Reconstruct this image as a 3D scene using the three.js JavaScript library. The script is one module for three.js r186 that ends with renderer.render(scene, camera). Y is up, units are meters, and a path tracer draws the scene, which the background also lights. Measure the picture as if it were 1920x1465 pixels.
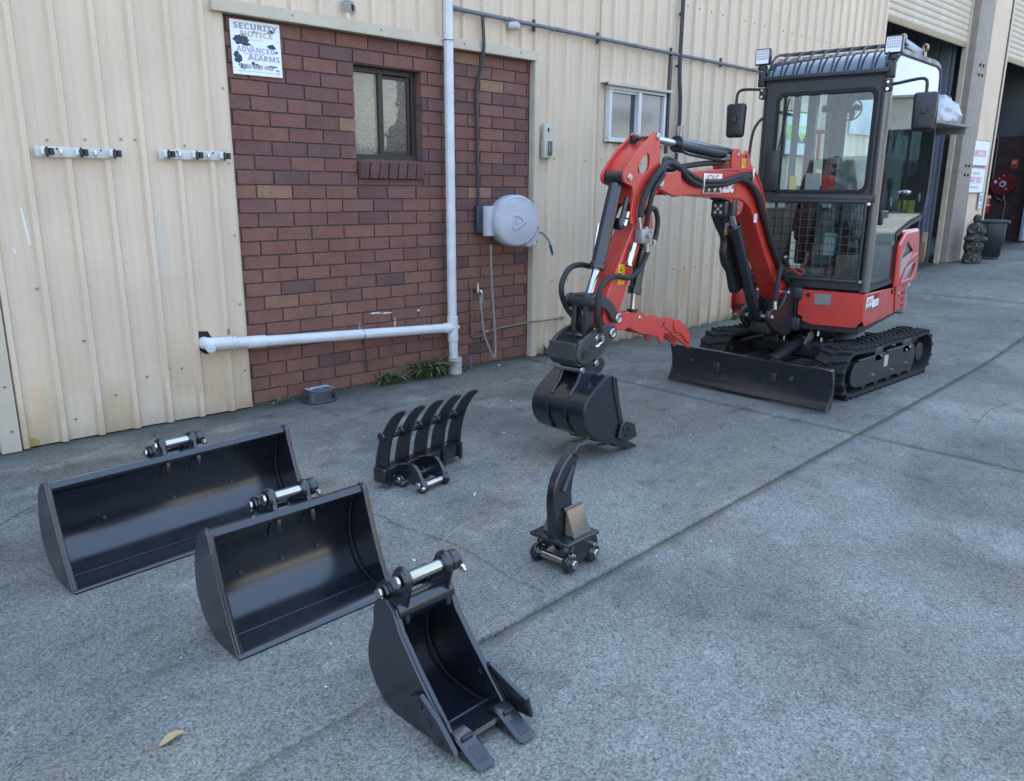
import * as THREE from 'three';
import { mergeGeometries, mergeVertices, toCreasedNormals } from 'three/addons/utils/BufferGeometryUtils.js';
import { RoundedBoxGeometry } from 'three/addons/geometries/RoundedBoxGeometry.js';

// ------------------------------------------------------------------ camera, sky, sun, exposure
const scene = new THREE.Scene();
const camera = new THREE.PerspectiveCamera(52.63, 1024 / 781, 0.05, 600);
camera.position.set(-2.0872, 1.3632, 4.7544);
camera.rotation.order = 'YXZ';
camera.rotation.set(-0.2479, -0.7443, 0.0067);

const SUN_DIR = new THREE.Vector3(0.25, 0.85, -0.80).normalize();       // behind the shed: the yard lies in its shade
const SKY_W = 512, SKY_H = 256;
function skyTexture() {
  const d = new Float32Array(SKY_W * SKY_H * 4), v = new THREE.Vector3();
  for (let j = 0; j < SKY_H; j++) for (let i = 0; i < SKY_W; i++) {
    const lon = (i + 0.5) / SKY_W * 2 * Math.PI - Math.PI, lat = ((j + 0.5) / SKY_H - 0.5) * Math.PI;
    v.set(Math.cos(lat) * Math.cos(lon), Math.sin(lat), Math.cos(lat) * Math.sin(lon));
    const up = Math.max(0, v.y), h = Math.pow(1 - up, 3.2), c = Math.max(0, v.dot(SUN_DIR)), glow = 0.55 * Math.pow(c, 7) + 1.2 * Math.pow(c, 60);
    let r = 0.36 + 0.40 * h + glow, g = 0.54 + 0.30 * h + glow * 0.98, b = 0.86 + 0.10 * h + glow * 0.94;
    if (v.y < 0) { const k = Math.max(0, 1 + v.y * 6); r = r * k + 0.20 * (1 - k); g = g * k + 0.20 * (1 - k); b = b * k + 0.20 * (1 - k); }
    const o = (j * SKY_W + i) * 4;
    d[o] = r; d[o + 1] = g; d[o + 2] = b; d[o + 3] = 1;
  }
  const t = new THREE.DataTexture(d, SKY_W, SKY_H, THREE.RGBAFormat, THREE.FloatType);
  t.mapping = THREE.EquirectangularReflectionMapping; t.magFilter = THREE.LinearFilter; t.minFilter = THREE.LinearFilter; t.needsUpdate = true;
  return t;
}
const sky = skyTexture();
scene.background = sky; scene.environment = sky;
scene.backgroundIntensity = 0.86; scene.environmentIntensity = 0.86;

const sun = new THREE.DirectionalLight(new THREE.Color(1.0, 0.93, 0.82), 3.6);
sun.position.copy(SUN_DIR).multiplyScalar(60); sun.castShadow = true;
sun.shadow.mapSize.set(4096, 4096); sun.shadow.radius = 1;
Object.assign(sun.shadow.camera, { left: -30, right: 30, top: 30, bottom: -30, near: 1, far: 150 });
scene.add(sun, sun.target);

const renderer = new THREE.WebGLRenderer({ antialias: true });
renderer.setSize(1024, 781);
renderer.shadowMap.enabled = true;
renderer.toneMapping = THREE.LinearToneMapping;
renderer.toneMappingExposure = 3.45;

// ------------------------------------------------------------------ random numbers and noise
function rng(seed) { let a = seed >>> 0; return () => { a = (a + 0x6d2b79f5) | 0; let t = Math.imul(a ^ (a >>> 15), 1 | a); t = (t + Math.imul(t ^ (t >>> 7), 61 | t)) ^ t; return ((t ^ (t >>> 14)) >>> 0) / 4294967296; }; }
const rand = rng(7);
const rr = (a, b) => a + (b - a) * rand();
function hash2(x, y, s) { let h = Math.imul(x, 374761393) + Math.imul(y, 668265263) + Math.imul(s, 974634777); h = Math.imul(h ^ (h >>> 13), 1274126177); return ((h ^ (h >>> 16)) >>> 0) / 4294967296; }
function vnoise(x, y, s, per) {                                          // value noise, tiling with the period per
  const xi = Math.floor(x), yi = Math.floor(y), fx = x - xi, fy = y - yi, w = (n) => per ? ((n % per) + per) % per : n;
  const u = fx * fx * (3 - 2 * fx), v = fy * fy * (3 - 2 * fy);
  const a = hash2(w(xi), w(yi), s), b = hash2(w(xi + 1), w(yi), s), c = hash2(w(xi), w(yi + 1), s), d = hash2(w(xi + 1), w(yi + 1), s);
  return a + (b - a) * u + (c - a) * v + (a - b - c + d) * u * v;
}
function fbm(x, y, s, oct, per) { let f = 0, a = 0.5, t = 0; for (let i = 0; i < oct; i++) { f += a * vnoise(x, y, s + i, per); t += a; a *= 0.5; x *= 2; y *= 2; if (per) per *= 2; } return f / t; }
const clamp = (x, a = 0, b = 1) => Math.min(b, Math.max(a, x));
const sstep = (a, b, x) => { const t = clamp((x - a) / (b - a)); return t * t * (3 - 2 * t); };
const toS = (x) => 255 * (x <= 0.0031308 ? 12.92 * x : 1.055 * Math.pow(x, 1 / 2.4) - 0.055);
function tex(w, h, f, srgb, size) {                                      // f(u, v) -> linear [r, g, b]; size in metres of one repeat
  const d = new Uint8Array(w * h * 4);
  for (let j = 0; j < h; j++) for (let i = 0; i < w; i++) {
    const c = f((i + 0.5) / w, (j + 0.5) / h), o = (j * w + i) * 4;
    for (let k = 0; k < 3; k++) d[o + k] = clamp(srgb ? toS(clamp(c[k])) : c[k] * 255, 0, 255);
    d[o + 3] = 255;
  }
  const t = new THREE.DataTexture(d, w, h, THREE.RGBAFormat);
  t.wrapS = t.wrapT = THREE.RepeatWrapping; t.magFilter = THREE.LinearFilter; t.minFilter = THREE.LinearMipmapLinearFilter; t.generateMipmaps = true; t.anisotropy = 8;
  if (srgb) t.colorSpace = THREE.SRGBColorSpace;
  if (size) t.repeat.set(1 / size[0], 1 / size[1]);
  t.needsUpdate = true;
  return t;
}
function canvasTex(w, h, draw) {
  const c = document.createElement('canvas'); c.width = w; c.height = h;
  draw(c.getContext('2d'), w, h);
  const t = new THREE.CanvasTexture(c); t.colorSpace = THREE.SRGBColorSpace; t.anisotropy = 8;
  return t;
}

// ------------------------------------------------------------------ geometry helpers
const V = (x, y, z) => new THREE.Vector3(x, y, z);
function strip(g) { g = g.index ? g.toNonIndexed() : g; for (const k of Object.keys(g.attributes)) if (k !== 'position' && k !== 'normal' && k !== 'color') g.deleteAttribute(k); if (!g.attributes.normal) g.computeVertexNormals(); g.morphAttributes = {}; g.clearGroups(); return g; }
function boxUV(g) {                                                      // uv in metres by the main axis of each face
  const p = g.attributes.position, n = p.count, uv = new Float32Array(n * 2), a = V(), b = V(), c = V(), e = V();
  for (let i = 0; i < n; i += 3) {
    a.fromBufferAttribute(p, i); b.fromBufferAttribute(p, i + 1); c.fromBufferAttribute(p, i + 2);
    e.subVectors(b, a).cross(c.clone().sub(a));
    const x = Math.abs(e.x), y = Math.abs(e.y), z = Math.abs(e.z);
    [a, b, c].forEach((q, k) => { uv[(i + k) * 2] = x >= y && x >= z ? q.z : q.x; uv[(i + k) * 2 + 1] = y >= x && y >= z ? q.z : q.y; });
  }
  g.setAttribute('uv', new THREE.BufferAttribute(uv, 2));
  return g;
}
function join(list) { const l = list.flat(9).map(strip); return l.length > 1 ? mergeGeometries(l) : l[0]; }
const crease = (g, a = 0.55) => toCreasedNormals(g, a);
function build(name, list, mat, parent, o = {}) {                        // merges geometries into ONE named mesh
  let g = join([list]);
  if (o.m) g.applyMatrix4(o.m);
  if (o.crease !== 0) g = crease(g, o.crease ?? 0.55);
  if (!o.uv) boxUV(g);
  const m = new THREE.Mesh(g, mat); m.name = name; m.castShadow = m.receiveShadow = true;
  if (o.label) m.userData.label = o.label;
  if (o.kind) m.userData.kind = o.kind;
  if (parent) parent.add(m);
  return m;
}
const each = (name, list, mat, parent, o = {}) => list.flat(9).map((g) => build(name, [g], mat, parent, o));   // alike pieces, a mesh for each
const names = {};
const numbered = (n) => { const k = names[n] = (names[n] ?? -1) + 1; return k ? n + '_' + String(k).padStart(3, '0') : n; };
function tag(o, label, category, group) { o.userData.label = label; o.userData.category = category; if (group) o.userData.group = group; return o; }
function thing(name, label, category, [x, y, z] = [0, 0, 0], turn = 0, group) {
  const o = new THREE.Group(); o.name = numbered(name); o.position.set(x, y, z); o.rotation.y = turn; scene.add(o);
  return tag(o, label, category, group);
}
function box(w, h, d, x = 0, y = 0, z = 0, r = 0) { const g = r ? new RoundedBoxGeometry(w, h, d, 2, Math.min(r, w / 2.01, h / 2.01, d / 2.01)) : new THREE.BoxGeometry(w, h, d); return g.translate(x, y, z); }
function cyl(a, b, r1, r2 = r1, n = 20, bev = 0) {                       // a rod between two points, ends chamfered by bev
  const A = V(...a), B = V(...b), d = B.clone().sub(A), L = d.length();
  const pts = bev ? [[0, 0], [r1 - bev, 0], [r1, bev], [r2, L - bev], [r2 - bev, L], [0, L]] : [[0, 0], [r1, 0], [r2, L], [0, L]];
  const g = new THREE.LatheGeometry(pts.map(([x, y]) => new THREE.Vector2(Math.max(x, 0), y)), n);
  g.applyQuaternion(new THREE.Quaternion().setFromUnitVectors(V(0, 1, 0), d.normalize())); g.translate(A.x, A.y, A.z);
  return g;
}
function tube(pts, r, n = 8, seg, closed = false, tension = 0.5) {
  const c = new THREE.CatmullRomCurve3(pts.map((p) => V(...p)), closed, 'catmullrom', tension);
  return new THREE.TubeGeometry(c, seg ?? pts.length * 6, r, n, closed);
}
function poly(pts) { const s = new THREE.Shape(); pts.forEach(([x, y], i) => i ? s.lineTo(x, y) : s.moveTo(x, y)); s.closePath(); return s; }
function smoothPts(pts, n = 4, closed = true) { return new THREE.CatmullRomCurve3(pts.map(([x, y]) => V(x, y, 0)), closed, 'centripetal').getPoints(pts.length * n).slice(0, closed ? -1 : undefined).map((p) => [p.x, p.y]); }
function plate(pts, z, t, bev = 0.002, holes = []) {                     // an outline in x, y with thickness t centred on z
  const s = poly(pts); for (const h of holes) s.holes.push(poly(h));
  const b = Math.min(bev, t * 0.45), g = new THREE.ExtrudeGeometry(s, { depth: t - 2 * b, bevelEnabled: b > 0, bevelThickness: b, bevelSize: b, bevelOffset: -b, bevelSegments: 1, curveSegments: 8 });
  return g.translate(0, 0, z - t / 2 + b);
}
function inset(pts, w) {                                                  // a closed outline moved inwards by w
  const n = pts.length, A = pts.reduce((s, p, i) => { const q = pts[(i + 1) % n]; return s + p[0] * q[1] - q[0] * p[1]; }, 0) > 0 ? 1 : -1;
  return pts.map((p, i) => { const o = pts[(i + n - 1) % n], q = pts[(i + 1) % n], a = [p[0] - o[0], p[1] - o[1]], b = [q[0] - p[0], q[1] - p[1]], la = Math.hypot(...a), lb = Math.hypot(...b), n1 = [-a[1] / la * A, a[0] / la * A], n2 = [-b[1] / lb * A, b[0] / lb * A], m = [n1[0] + n2[0], n1[1] + n2[1]], k = w / Math.max(0.3, (m[0] * n1[0] + m[1] * n1[1])); return [p[0] + m[0] * k, p[1] + m[1] * k]; });
}
function band(outer, inner, z, t) {                                       // a flat frame between two outlines with the same number of corners
  const pos = [], n = outer.length, P = (a, d) => [a[0], a[1], z + d * t / 2], quad = (a, b, c, d) => pos.push(...a, ...b, ...c, ...a, ...c, ...d);
  for (let i = 0; i < n; i++) { const j = (i + 1) % n, a = outer[i], b = outer[j], c = inner[j], d = inner[i]; quad(P(a, 1), P(b, 1), P(c, 1), P(d, 1)); quad(P(a, -1), P(d, -1), P(c, -1), P(b, -1)); quad(P(a, -1), P(b, -1), P(b, 1), P(a, 1)); quad(P(d, 1), P(c, 1), P(c, -1), P(d, -1)); }
  const g = new THREE.BufferGeometry(); g.setAttribute('position', new THREE.Float32BufferAttribute(pos, 3)); g.computeVertexNormals(); return g;
}
const ring = (x, y, r, n = 16) => Array.from({ length: n }, (_, i) => [x + r * Math.cos(i / n * 6.28318), y + r * Math.sin(i / n * 6.28318)]);
function ribbon(path, t) {                                               // outline of a sheet of thickness t that follows a path
  const L = [], R = [];
  path.forEach((p, i) => { const a = path[Math.max(0, i - 1)], b = path[Math.min(path.length - 1, i + 1)], l = Math.hypot(b[0] - a[0], b[1] - a[1]) || 1, nx = -(b[1] - a[1]) / l, ny = (b[0] - a[0]) / l; L.push([p[0] + nx * t / 2, p[1] + ny * t / 2]); R.unshift([p[0] - nx * t / 2, p[1] - ny * t / 2]); });
  return [...L, ...R];
}
function rotY(g, a) { return g.rotateY(a); }
// ------------------------------------------------------------------ ground heights: level at the digger, rising gently towards the far bays
const gy = (x) => { const a = 4.6; if (x <= a) return 0; const t = x - a; return 0.0435 * (t < 1.2 ? t * t / 2.4 : t - 0.6) * (x > 17 ? 1 : 1) - (x > 17 ? 0.0435 * (x - 17) : 0); };
// ------------------------------------------------------------------ materials
function M(r, g, b, rough = 0.6, metal = 0, extra = {}) { const P = extra.clearcoat || extra.transmission || extra.sheen ? THREE.MeshPhysicalMaterial : THREE.MeshStandardMaterial; return new P({ color: new THREE.Color().setRGB(r, g, b), roughness: rough, metalness: metal, side: THREE.DoubleSide, ...extra }); }
const grime = tex(512, 512, (u, v) => { const a = fbm(u * 6, v * 6, 3, 5, 6), b = vnoise(u * 128, v * 128, 9, 128), k = clamp(0.30 + 0.55 * a + 0.04 * (b - 0.5)); return [k, k, k]; }, false, [0.7, 0.7]);
const wornTint = tex(512, 512, (u, v) => { const a = fbm(u * 8, v * 8, 13, 5, 8), b = vnoise(u * 170, v * 170, 19, 170), k = clamp(0.82 + 0.22 * (a - 0.5) + 0.05 * (b - 0.5)); return [k, k, k]; }, true, [0.9, 0.9]);
const orange = tex(256, 256, (u, v) => { const k = fbm(u * 40, v * 40, 23, 2, 40); return [k, k, k]; }, false, [0.25, 0.25]);
const paint = (r, g, b, rough, extra = {}) => M(r, g, b, rough, 0, { map: wornTint, roughnessMap: grime, bumpMap: orange, bumpScale: 0.00003, ...extra });
const mat = {
  black: paint(0.0105, 0.0125, 0.0190, 0.5, { clearcoat: 0.75, clearcoatRoughness: 0.17 }),          // satin powder coat of the buckets
  frame: paint(0.022, 0.023, 0.027, 0.75, { clearcoat: 0.25, clearcoatRoughness: 0.4 }),
  grey: paint(0.050, 0.052, 0.054, 0.8),                                                        // dark grey castings
  red: paint(0.66, 0.050, 0.034, 0.6, { clearcoat: 0.6, clearcoatRoughness: 0.22 }),
  plastic: M(0.016, 0.018, 0.022, 0.55, 0, { roughnessMap: grime }),
  rubber: M(0.020, 0.021, 0.022, 0.85, 0, { map: wornTint }),
  hose: M(0.014, 0.015, 0.018, 0.6),
  chrome: M(0.50, 0.51, 0.52, 0.16, 1),
  zinc: M(0.62, 0.62, 0.60, 0.32, 1, { roughnessMap: grime }),
  bright: M(0.55, 0.55, 0.53, 0.25, 1),
  bronze: M(0.42, 0.34, 0.22, 0.4, 0.8),
  glass: M(0.90, 0.97, 0.96, 0.02, 0, { transmission: 1, ior: 1.5, thickness: 0 }),
  tint: M(0.70, 0.82, 0.82, 0.02, 0, { transmission: 1, ior: 1.6, thickness: 0 }),
  white: M(0.72, 0.72, 0.70, 0.5),
  pvc: M(0.80, 0.81, 0.81, 0.42, 0, { map: wornTint }),
  steel: M(0.30, 0.30, 0.29, 0.55, 0.6, { roughnessMap: grime }),
  cable: M(0.045, 0.047, 0.05, 0.6),
  conduit: M(0.13, 0.14, 0.16, 0.55),
  yellow: M(0.75, 0.52, 0.03, 0.55),
  dark: M(0.02, 0.02, 0.022, 0.9),
};

const concreteMap = tex(2048, 2048, (u, v) => {
  const big = fbm(u * 6, v * 6, 31, 4, 6), g1 = vnoise(u * 560, v * 560, 33, 560), g2 = vnoise(u * 250, v * 250, 34, 250), g3 = hash2(Math.floor(u * 2048), Math.floor(v * 2048), 35);
  let k = 0.198 * (0.84 + 0.36 * (big - 0.5)) * (1 + 0.95 * (g1 - 0.5) + 0.22 * (g2 - 0.5) + 0.25 * (g3 - 0.5));
  if (g1 < 0.10) k *= 0.75; if (g1 > 0.92) k *= 1.22;
  return [k * 1.01, k * 1.0, k * 0.885];
}, true, [2.6, 2.6]);
const concreteBump = tex(1024, 1024, (u, v) => { const k = 0.5 * vnoise(u * 400, v * 400, 33, 400) + 0.3 * vnoise(u * 200, v * 200, 34, 200) + 0.2 * fbm(u * 24, v * 24, 36, 3, 24); return [k, k, k]; }, false, [2.6, 2.6]);
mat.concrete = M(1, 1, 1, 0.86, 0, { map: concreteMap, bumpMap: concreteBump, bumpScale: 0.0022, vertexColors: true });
mat.crack = M(0.095, 0.085, 0.072, 1); mat.dirt = M(0.075, 0.066, 0.052, 1);
mat.grit = M(0.11, 0.105, 0.10, 1, 0, { map: wornTint });

// ------------------------------------------------------------------ ground: one sheet to the horizon under separate concrete slabs with open joints
const structure = (o) => { o.userData.kind = 'structure'; return o; };
{
  const g = new THREE.PlaneGeometry(500, 500, 1, 1).rotateX(-Math.PI / 2).translate(0, -0.03, 0);
  const ground = build('ground', [g], mat.grit, scene, { crease: 0 }); structure(ground);
  const zA = (x) => 2.878 - 0.066 * (x - 2.365);
  const xs = [-30, -9.6, -3.6, 2.38, 8.4, 14.4, 20.4, 50], zj = [() => -14.6, zA, (x) => zA(x) + 5.6, (x) => 16 + 0 * x, (x) => 40 + 0 * x];
  const stain = (x, z) => {
    const big = fbm(x * 0.55 + 40, z * 0.55 + 40, 51, 4), mid = fbm(x * 2.1 + 9, z * 2.1 + 5, 52, 4), fine = fbm(x * 7 + 3, z * 7, 53, 3);
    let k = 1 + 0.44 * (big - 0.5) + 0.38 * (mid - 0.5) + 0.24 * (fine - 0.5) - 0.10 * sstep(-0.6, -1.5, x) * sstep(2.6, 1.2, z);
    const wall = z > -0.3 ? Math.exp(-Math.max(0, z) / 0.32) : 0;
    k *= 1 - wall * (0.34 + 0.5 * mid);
    const lime = sstep(0.55, 0.72, fbm(x * 3.2 + 70, z * 5.5, 54, 4)) * sstep(2.2, 0.5, z) * sstep(4.5, 1.2, x) * sstep(0.05, 0.3, z);
    k *= 1 + 0.55 * lime;
    const oil = sstep(0.62, 0.8, fbm(x * 1.1 + 12, z * 1.1 + 77, 55, 3)); k *= 1 - 0.30 * oil;
    const scuff = sstep(0.70, 0.80, fbm(x * 5.5 + 20, z * 9 + 31, 56, 3)); k *= 1 + 0.26 * scuff;
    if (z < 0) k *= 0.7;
    const tan = sstep(0.62, 0.72, fbm(x * 1.7 + 33, z * 3.4 + 8, 57, 4)); const tyre = 0.16 * sstep(0.25, 0.0, Math.abs(z - 2.45 - 0.10 * Math.sin(x * 0.7)) - 0.02) * sstep(0.35, 0.6, fine + 0.3 * mid) * sstep(0.9, 2.2, x); k *= 1 - tyre;
    const pit = sstep(0.80, 0.86, vnoise(x * 16 + 3, z * 16, 58)); k *= 1 - 0.25 * pit;
    const dk = sstep(0.56, 0.68, fbm(x * 0.9 + 61, z * 0.9 + 17, 59, 4)); k *= 1 - 0.20 * dk;
    const ochre = Math.max(0.8 * Math.exp(-(((x + 0.42) / 0.10) ** 2 + ((z - 1.62) / 0.035) ** 2)), 0.5 * Math.exp(-(((x - 0.95) / 0.28) ** 2 + ((z - 1.20) / 0.02) ** 2))) * (0.4 + mid);
    const green = wall * sstep(0.4, 0.7, fine);
    return [k * (1 - 0.08 * green) * (1 + 0.03 * oil + 0.07 * tan + 0.35 * ochre), k * (1 + 0.02 * green + 0.02 * tan + 0.14 * ochre), k * (1 - 0.16 * green - 0.08 * tan - 0.3 * ochre)];
  };
  for (let i = 0; i < xs.length - 1; i++) for (let j = 0; j < zj.length - 1; j++) {
    const near = i >= 1 && i <= 4 && j <= 1, gapx = 0.004, gapz = 0.0062;
    const W = xs[i + 1] - xs[i], step = near && i >= 2 && i <= 3 ? 0.045 : near ? 0.15 : 1.2, nx = Math.ceil(W / step), zlen = zj[j + 1](0) - zj[j](0), nz = Math.min(Math.ceil(zlen / step), 200);
    const pos = [], col = [], idx = [], N = nx + 3, N2 = nz + 3;
    for (let a = 0; a < N; a++) for (let b = 0; b < N2; b++) {
      const edge = a === 0 || a === N - 1 || b === 0 || b === N2 - 1;
      const fx = clamp((a - 1) / nx), x0 = xs[i] + gapx + fx * (W - 2 * gapx);
      let fb = clamp((b - 1) / nz);
      if (j === 0) { const zz = [-14.6, -2.6]; fb = b < 6 ? fb : fb; }
      const shut = x0 < -0.85 && x0 > -3.4 && (j === 0 ? fb > 0.5 : fb < 0.5), gz = shut ? 0.0004 : gapz, za = zj[j](x0) + gz, zb = zj[j + 1](x0) - gz, z0 = j === 0 ? (fb < 0.1 ? za + (-0.4 - za) * fb / 0.1 : -0.4 + (zb + 0.4) * (fb - 0.1) / 0.9) : za + (zb - za) * fb;
      const rag = 0.004 * (vnoise(x0 * 40, z0 * 40, 61) - 0.5);
      const inX = a <= 1 ? rag : a >= N - 2 ? -rag : 0, inZ = b <= 1 ? rag : b >= N2 - 2 ? -rag : 0;
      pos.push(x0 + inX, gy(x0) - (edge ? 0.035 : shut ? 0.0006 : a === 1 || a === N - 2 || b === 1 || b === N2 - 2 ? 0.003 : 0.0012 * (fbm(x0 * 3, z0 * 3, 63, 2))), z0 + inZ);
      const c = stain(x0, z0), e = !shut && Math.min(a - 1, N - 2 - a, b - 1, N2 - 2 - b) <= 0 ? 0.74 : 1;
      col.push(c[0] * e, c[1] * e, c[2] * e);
    }
    for (let a = 0; a < N - 1; a++) for (let b = 0; b < N2 - 1; b++) { const p = a * N2 + b; idx.push(p, p + 1, p + N2, p + 1, p + N2 + 1, p + N2); }
    const gg = new THREE.BufferGeometry();
    gg.setAttribute('position', new THREE.Float32BufferAttribute(pos, 3)); gg.setAttribute('color', new THREE.Float32BufferAttribute(col, 3)); gg.setIndex(idx); gg.computeVertexNormals();
    const uv = []; for (let k = 0; k < pos.length; k += 3) uv.push(pos[k] + 0.13 * i, pos[k + 2]);
    gg.setAttribute('uv', new THREE.Float32BufferAttribute(uv, 2));
    const m = new THREE.Mesh(gg, mat.concrete); m.name = 'slab'; m.receiveShadow = m.castShadow = true; ground.add(m);
  }
  // hairline cracks that wander across the slabs
  const crack = (pts, w, seed) => {
    const R = rng(seed), c = new THREE.CatmullRomCurve3(pts.map(([x, z]) => V(x, 0, z))).getPoints(pts.length * 14), pos = [], idx = [];
    c.forEach((p, i) => { const q = c[Math.min(i + 1, c.length - 1)], o = c[Math.max(i - 1, 0)], d = q.clone().sub(o).normalize(), jx = (R() - 0.5) * 0.014, jz = (R() - 0.5) * 0.014, ww = w * (0.35 + R()) * 0.5; pos.push(p.x + jx - d.z * ww, 0.0026, p.z + jz + d.x * ww, p.x + jx + d.z * ww, 0.0028, p.z + jz - d.x * ww); if (i) { const k = i * 2; idx.push(k - 2, k - 1, k, k - 1, k + 1, k); } });
    const gg = new THREE.BufferGeometry(); gg.setAttribute('position', new THREE.Float32BufferAttribute(pos, 3)); gg.setIndex(idx); gg.computeVertexNormals();
    build('crack', [gg], mat.crack, ground, { crease: 0 });
  };
  crack([[-0.40, 1.90], [-0.372, 1.969], [-0.348, 2.217], [-0.295, 2.47], [-0.299, 2.654], [-0.317, 2.839], [-0.30, 3.0]], 0.0032, 5);
  crack([[0.5, 0.62], [1.1, 0.52], [1.75, 0.55], [2.3, 0.48]], 0.004, 6);
  crack([[-1.7, 1.2], [-1.45, 0.95], [-0.9, 0.7], [-0.3, 0.72]], 0.004, 7);
  crack([[3.0, 3.3], [3.6, 3.22], [4.4, 3.35]], 0.003, 8);
  { const g = box(0.17, 0.0012, 0.006, 0, 0.0022, 0).rotateY(0.32).translate(-0.19, 0, 2.375); build('chalk_scratch', [g, box(0.06, 0.0012, 0.004, 0, 0.0022, 0).rotateY(0.5).translate(-0.30, 0, 2.42)], M(0.29, 0.30, 0.30, 1), ground, { kind: 'stuff' }); }
  // grit packed into the open joints
  const fill = [];
  for (const [x0, x1] of [[-0.9, 8.4]]) for (let x = x0; x < x1; x += 0.3) fill.push(box(0.31, 0.02, 0.03, x + 0.15, gy(x + 0.15) - 0.019, zA(x + 0.15)));
  for (let z = 0; z < 6; z += 0.3) fill.push(box(0.02, 0.02, 0.31, 2.38, gy(2.38) - 0.020, z + 0.15));
  build('joint_filler', fill, mat.dirt, ground);
}

// ------------------------------------------------------------------ the shed: cladding sheets, brick infill, doors, posts
const creamMap = tex(2048, 1024, (u, v) => {
  const x = u * 12, y = v * 6;
  const streak = fbm(x * 9, y * 0.5 + 3, 71, 4), fine = fbm(x * 40, y * 1.5, 72, 3), spot = fbm(x * 3, y * 3, 73, 5), sp = vnoise(x * 46, y * 46, 74);
  let r = 0.655, g = 0.530, b = 0.390, k = 1 + 0.07 * (streak - 0.5) + 0.05 * (fine - 0.5) + 0.10 * (spot - 0.5);
  const low = sstep(0.75, 0.0, y) * sstep(0.36, 0.62, fbm(x * 5, y * 2.2 + 11, 75, 4));
  k *= 1 - 0.15 * low; b *= 1 - 0.18 * low; g *= 1 - 0.06 * low;
  const splash = sstep(0.12, 0.0, y); k *= 1 - 0.22 * splash * (0.4 + fine);
  const rust = sstep(0.70, 0.80, fbm(x * 2.6 + 31, y * 1.0 + 7, 76, 4)) * sstep(1.4, 0.1, y); r *= 1 + 0.05 * rust; g *= 1 - 0.20 * rust; b *= 1 - 0.38 * rust;
  if (sp > 0.965) k *= 0.9;
  const chalk = sstep(0.66, 0.76, fbm(x * 1.3 + 90, y * 0.9 + 4, 77, 3)); k *= 1 + 0.07 * chalk;
  return [r * k, g * k, b * k];
}, true, [12, 6]);
const creamBump = tex(512, 512, (u, v) => { const k = fbm(u * 5, v * 5, 79, 4, 5); return [k, k, k]; }, false, [1.6, 1.6]);
mat.cream = M(1, 1, 1, 0.52, 0, { map: creamMap, bumpMap: creamBump, bumpScale: 0.003 });
mat.trim = M(0.66, 0.57, 0.43, 0.5, 0, { map: wornTint });
mat.mortar = M(0.150, 0.130, 0.112, 1, 0, { map: wornTint });

const shed = thing('warehouse_building', 'long cream ribbed metal shed with a brick infill and open roller doors', 'building');
const PITCH = 0.19;
function ribs(x0, x1, y0, y1, z, name = 'cladding_sheet', mt = mat.cream, parent = shed, m4) {  // trapezoid ribs at a fixed pitch
  const PH = x0 < 2.4 ? 0.60 : 2.618, prof = [], push = (x, d) => { if (x >= x0 - 1e-6 && x <= x1 + 1e-6) prof.push([x, d]); };
  prof.push([x0, 0]);
  for (let k = Math.floor((x0 - PH) / PITCH) - 1; PH + k * PITCH < x1 + PITCH; k++) { const c = PH + k * PITCH; push(c, 0); push(c + 0.012, 0.026); push(c + 0.037, 0.026); push(c + 0.049, 0); push(c + 0.092, 0); push(c + 0.095, 0.0022); push(c + 0.100, 0.0022); push(c + 0.103, 0); push(c + 0.139, 0); push(c + 0.142, 0.0022); push(c + 0.147, 0.0022); push(c + 0.150, 0); }
  prof.push([x1, 0]);
  const s = ribbon(prof.map(([x, d]) => [x, -d]), 0.0016), g = new THREE.ExtrudeGeometry(poly(s), { depth: y1 - y0, bevelEnabled: false, steps: 1 });
  g.rotateX(-Math.PI / 2); g.translate(0, y0, z);                        // the outline lies flat, its extrusion stands up
  return build(name, [g], mt, parent, { crease: 0.2, m: m4 });
}
const SHEET = 4 * PITCH;
function clad(x0, x1, y0, y1, z) { for (let x = x0, k = 0; x < x1 - 0.01; x += SHEET, k++) ribs(x, Math.min(x + SHEET + 0.004, x1), y0(x), y1, z + (k % 2 ? 0.002 : 0)); }
const TOP = 5.5;
clad(-1.30, 0.0, () => 0.008, TOP, 0.022);
clad(0.0, 2.46, () => 2.345, TOP, 0.024);
clad(2.46, 3.318, () => 0.008, TOP, 0.022);
clad(3.318, 4.128, () => -0.02, 1.772, 0.022); clad(3.318, 4.128, () => 2.242, TOP, 0.022);
clad(4.128, 8.62, (x) => gy(x) - 0.03, TOP, 0.022);
clad(8.62, 11.75, () => 5.0, TOP, 0.022); clad(13.1, 16.3, () => 5.0, TOP, 0.022); clad(16.3, 17.6, () => 0.3, TOP, 0.022);
clad(-8, -4.4, () => 0, TOP, 0.022); clad(-4.4, -1.36, () => 3.5, TOP, 0.022);
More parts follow.
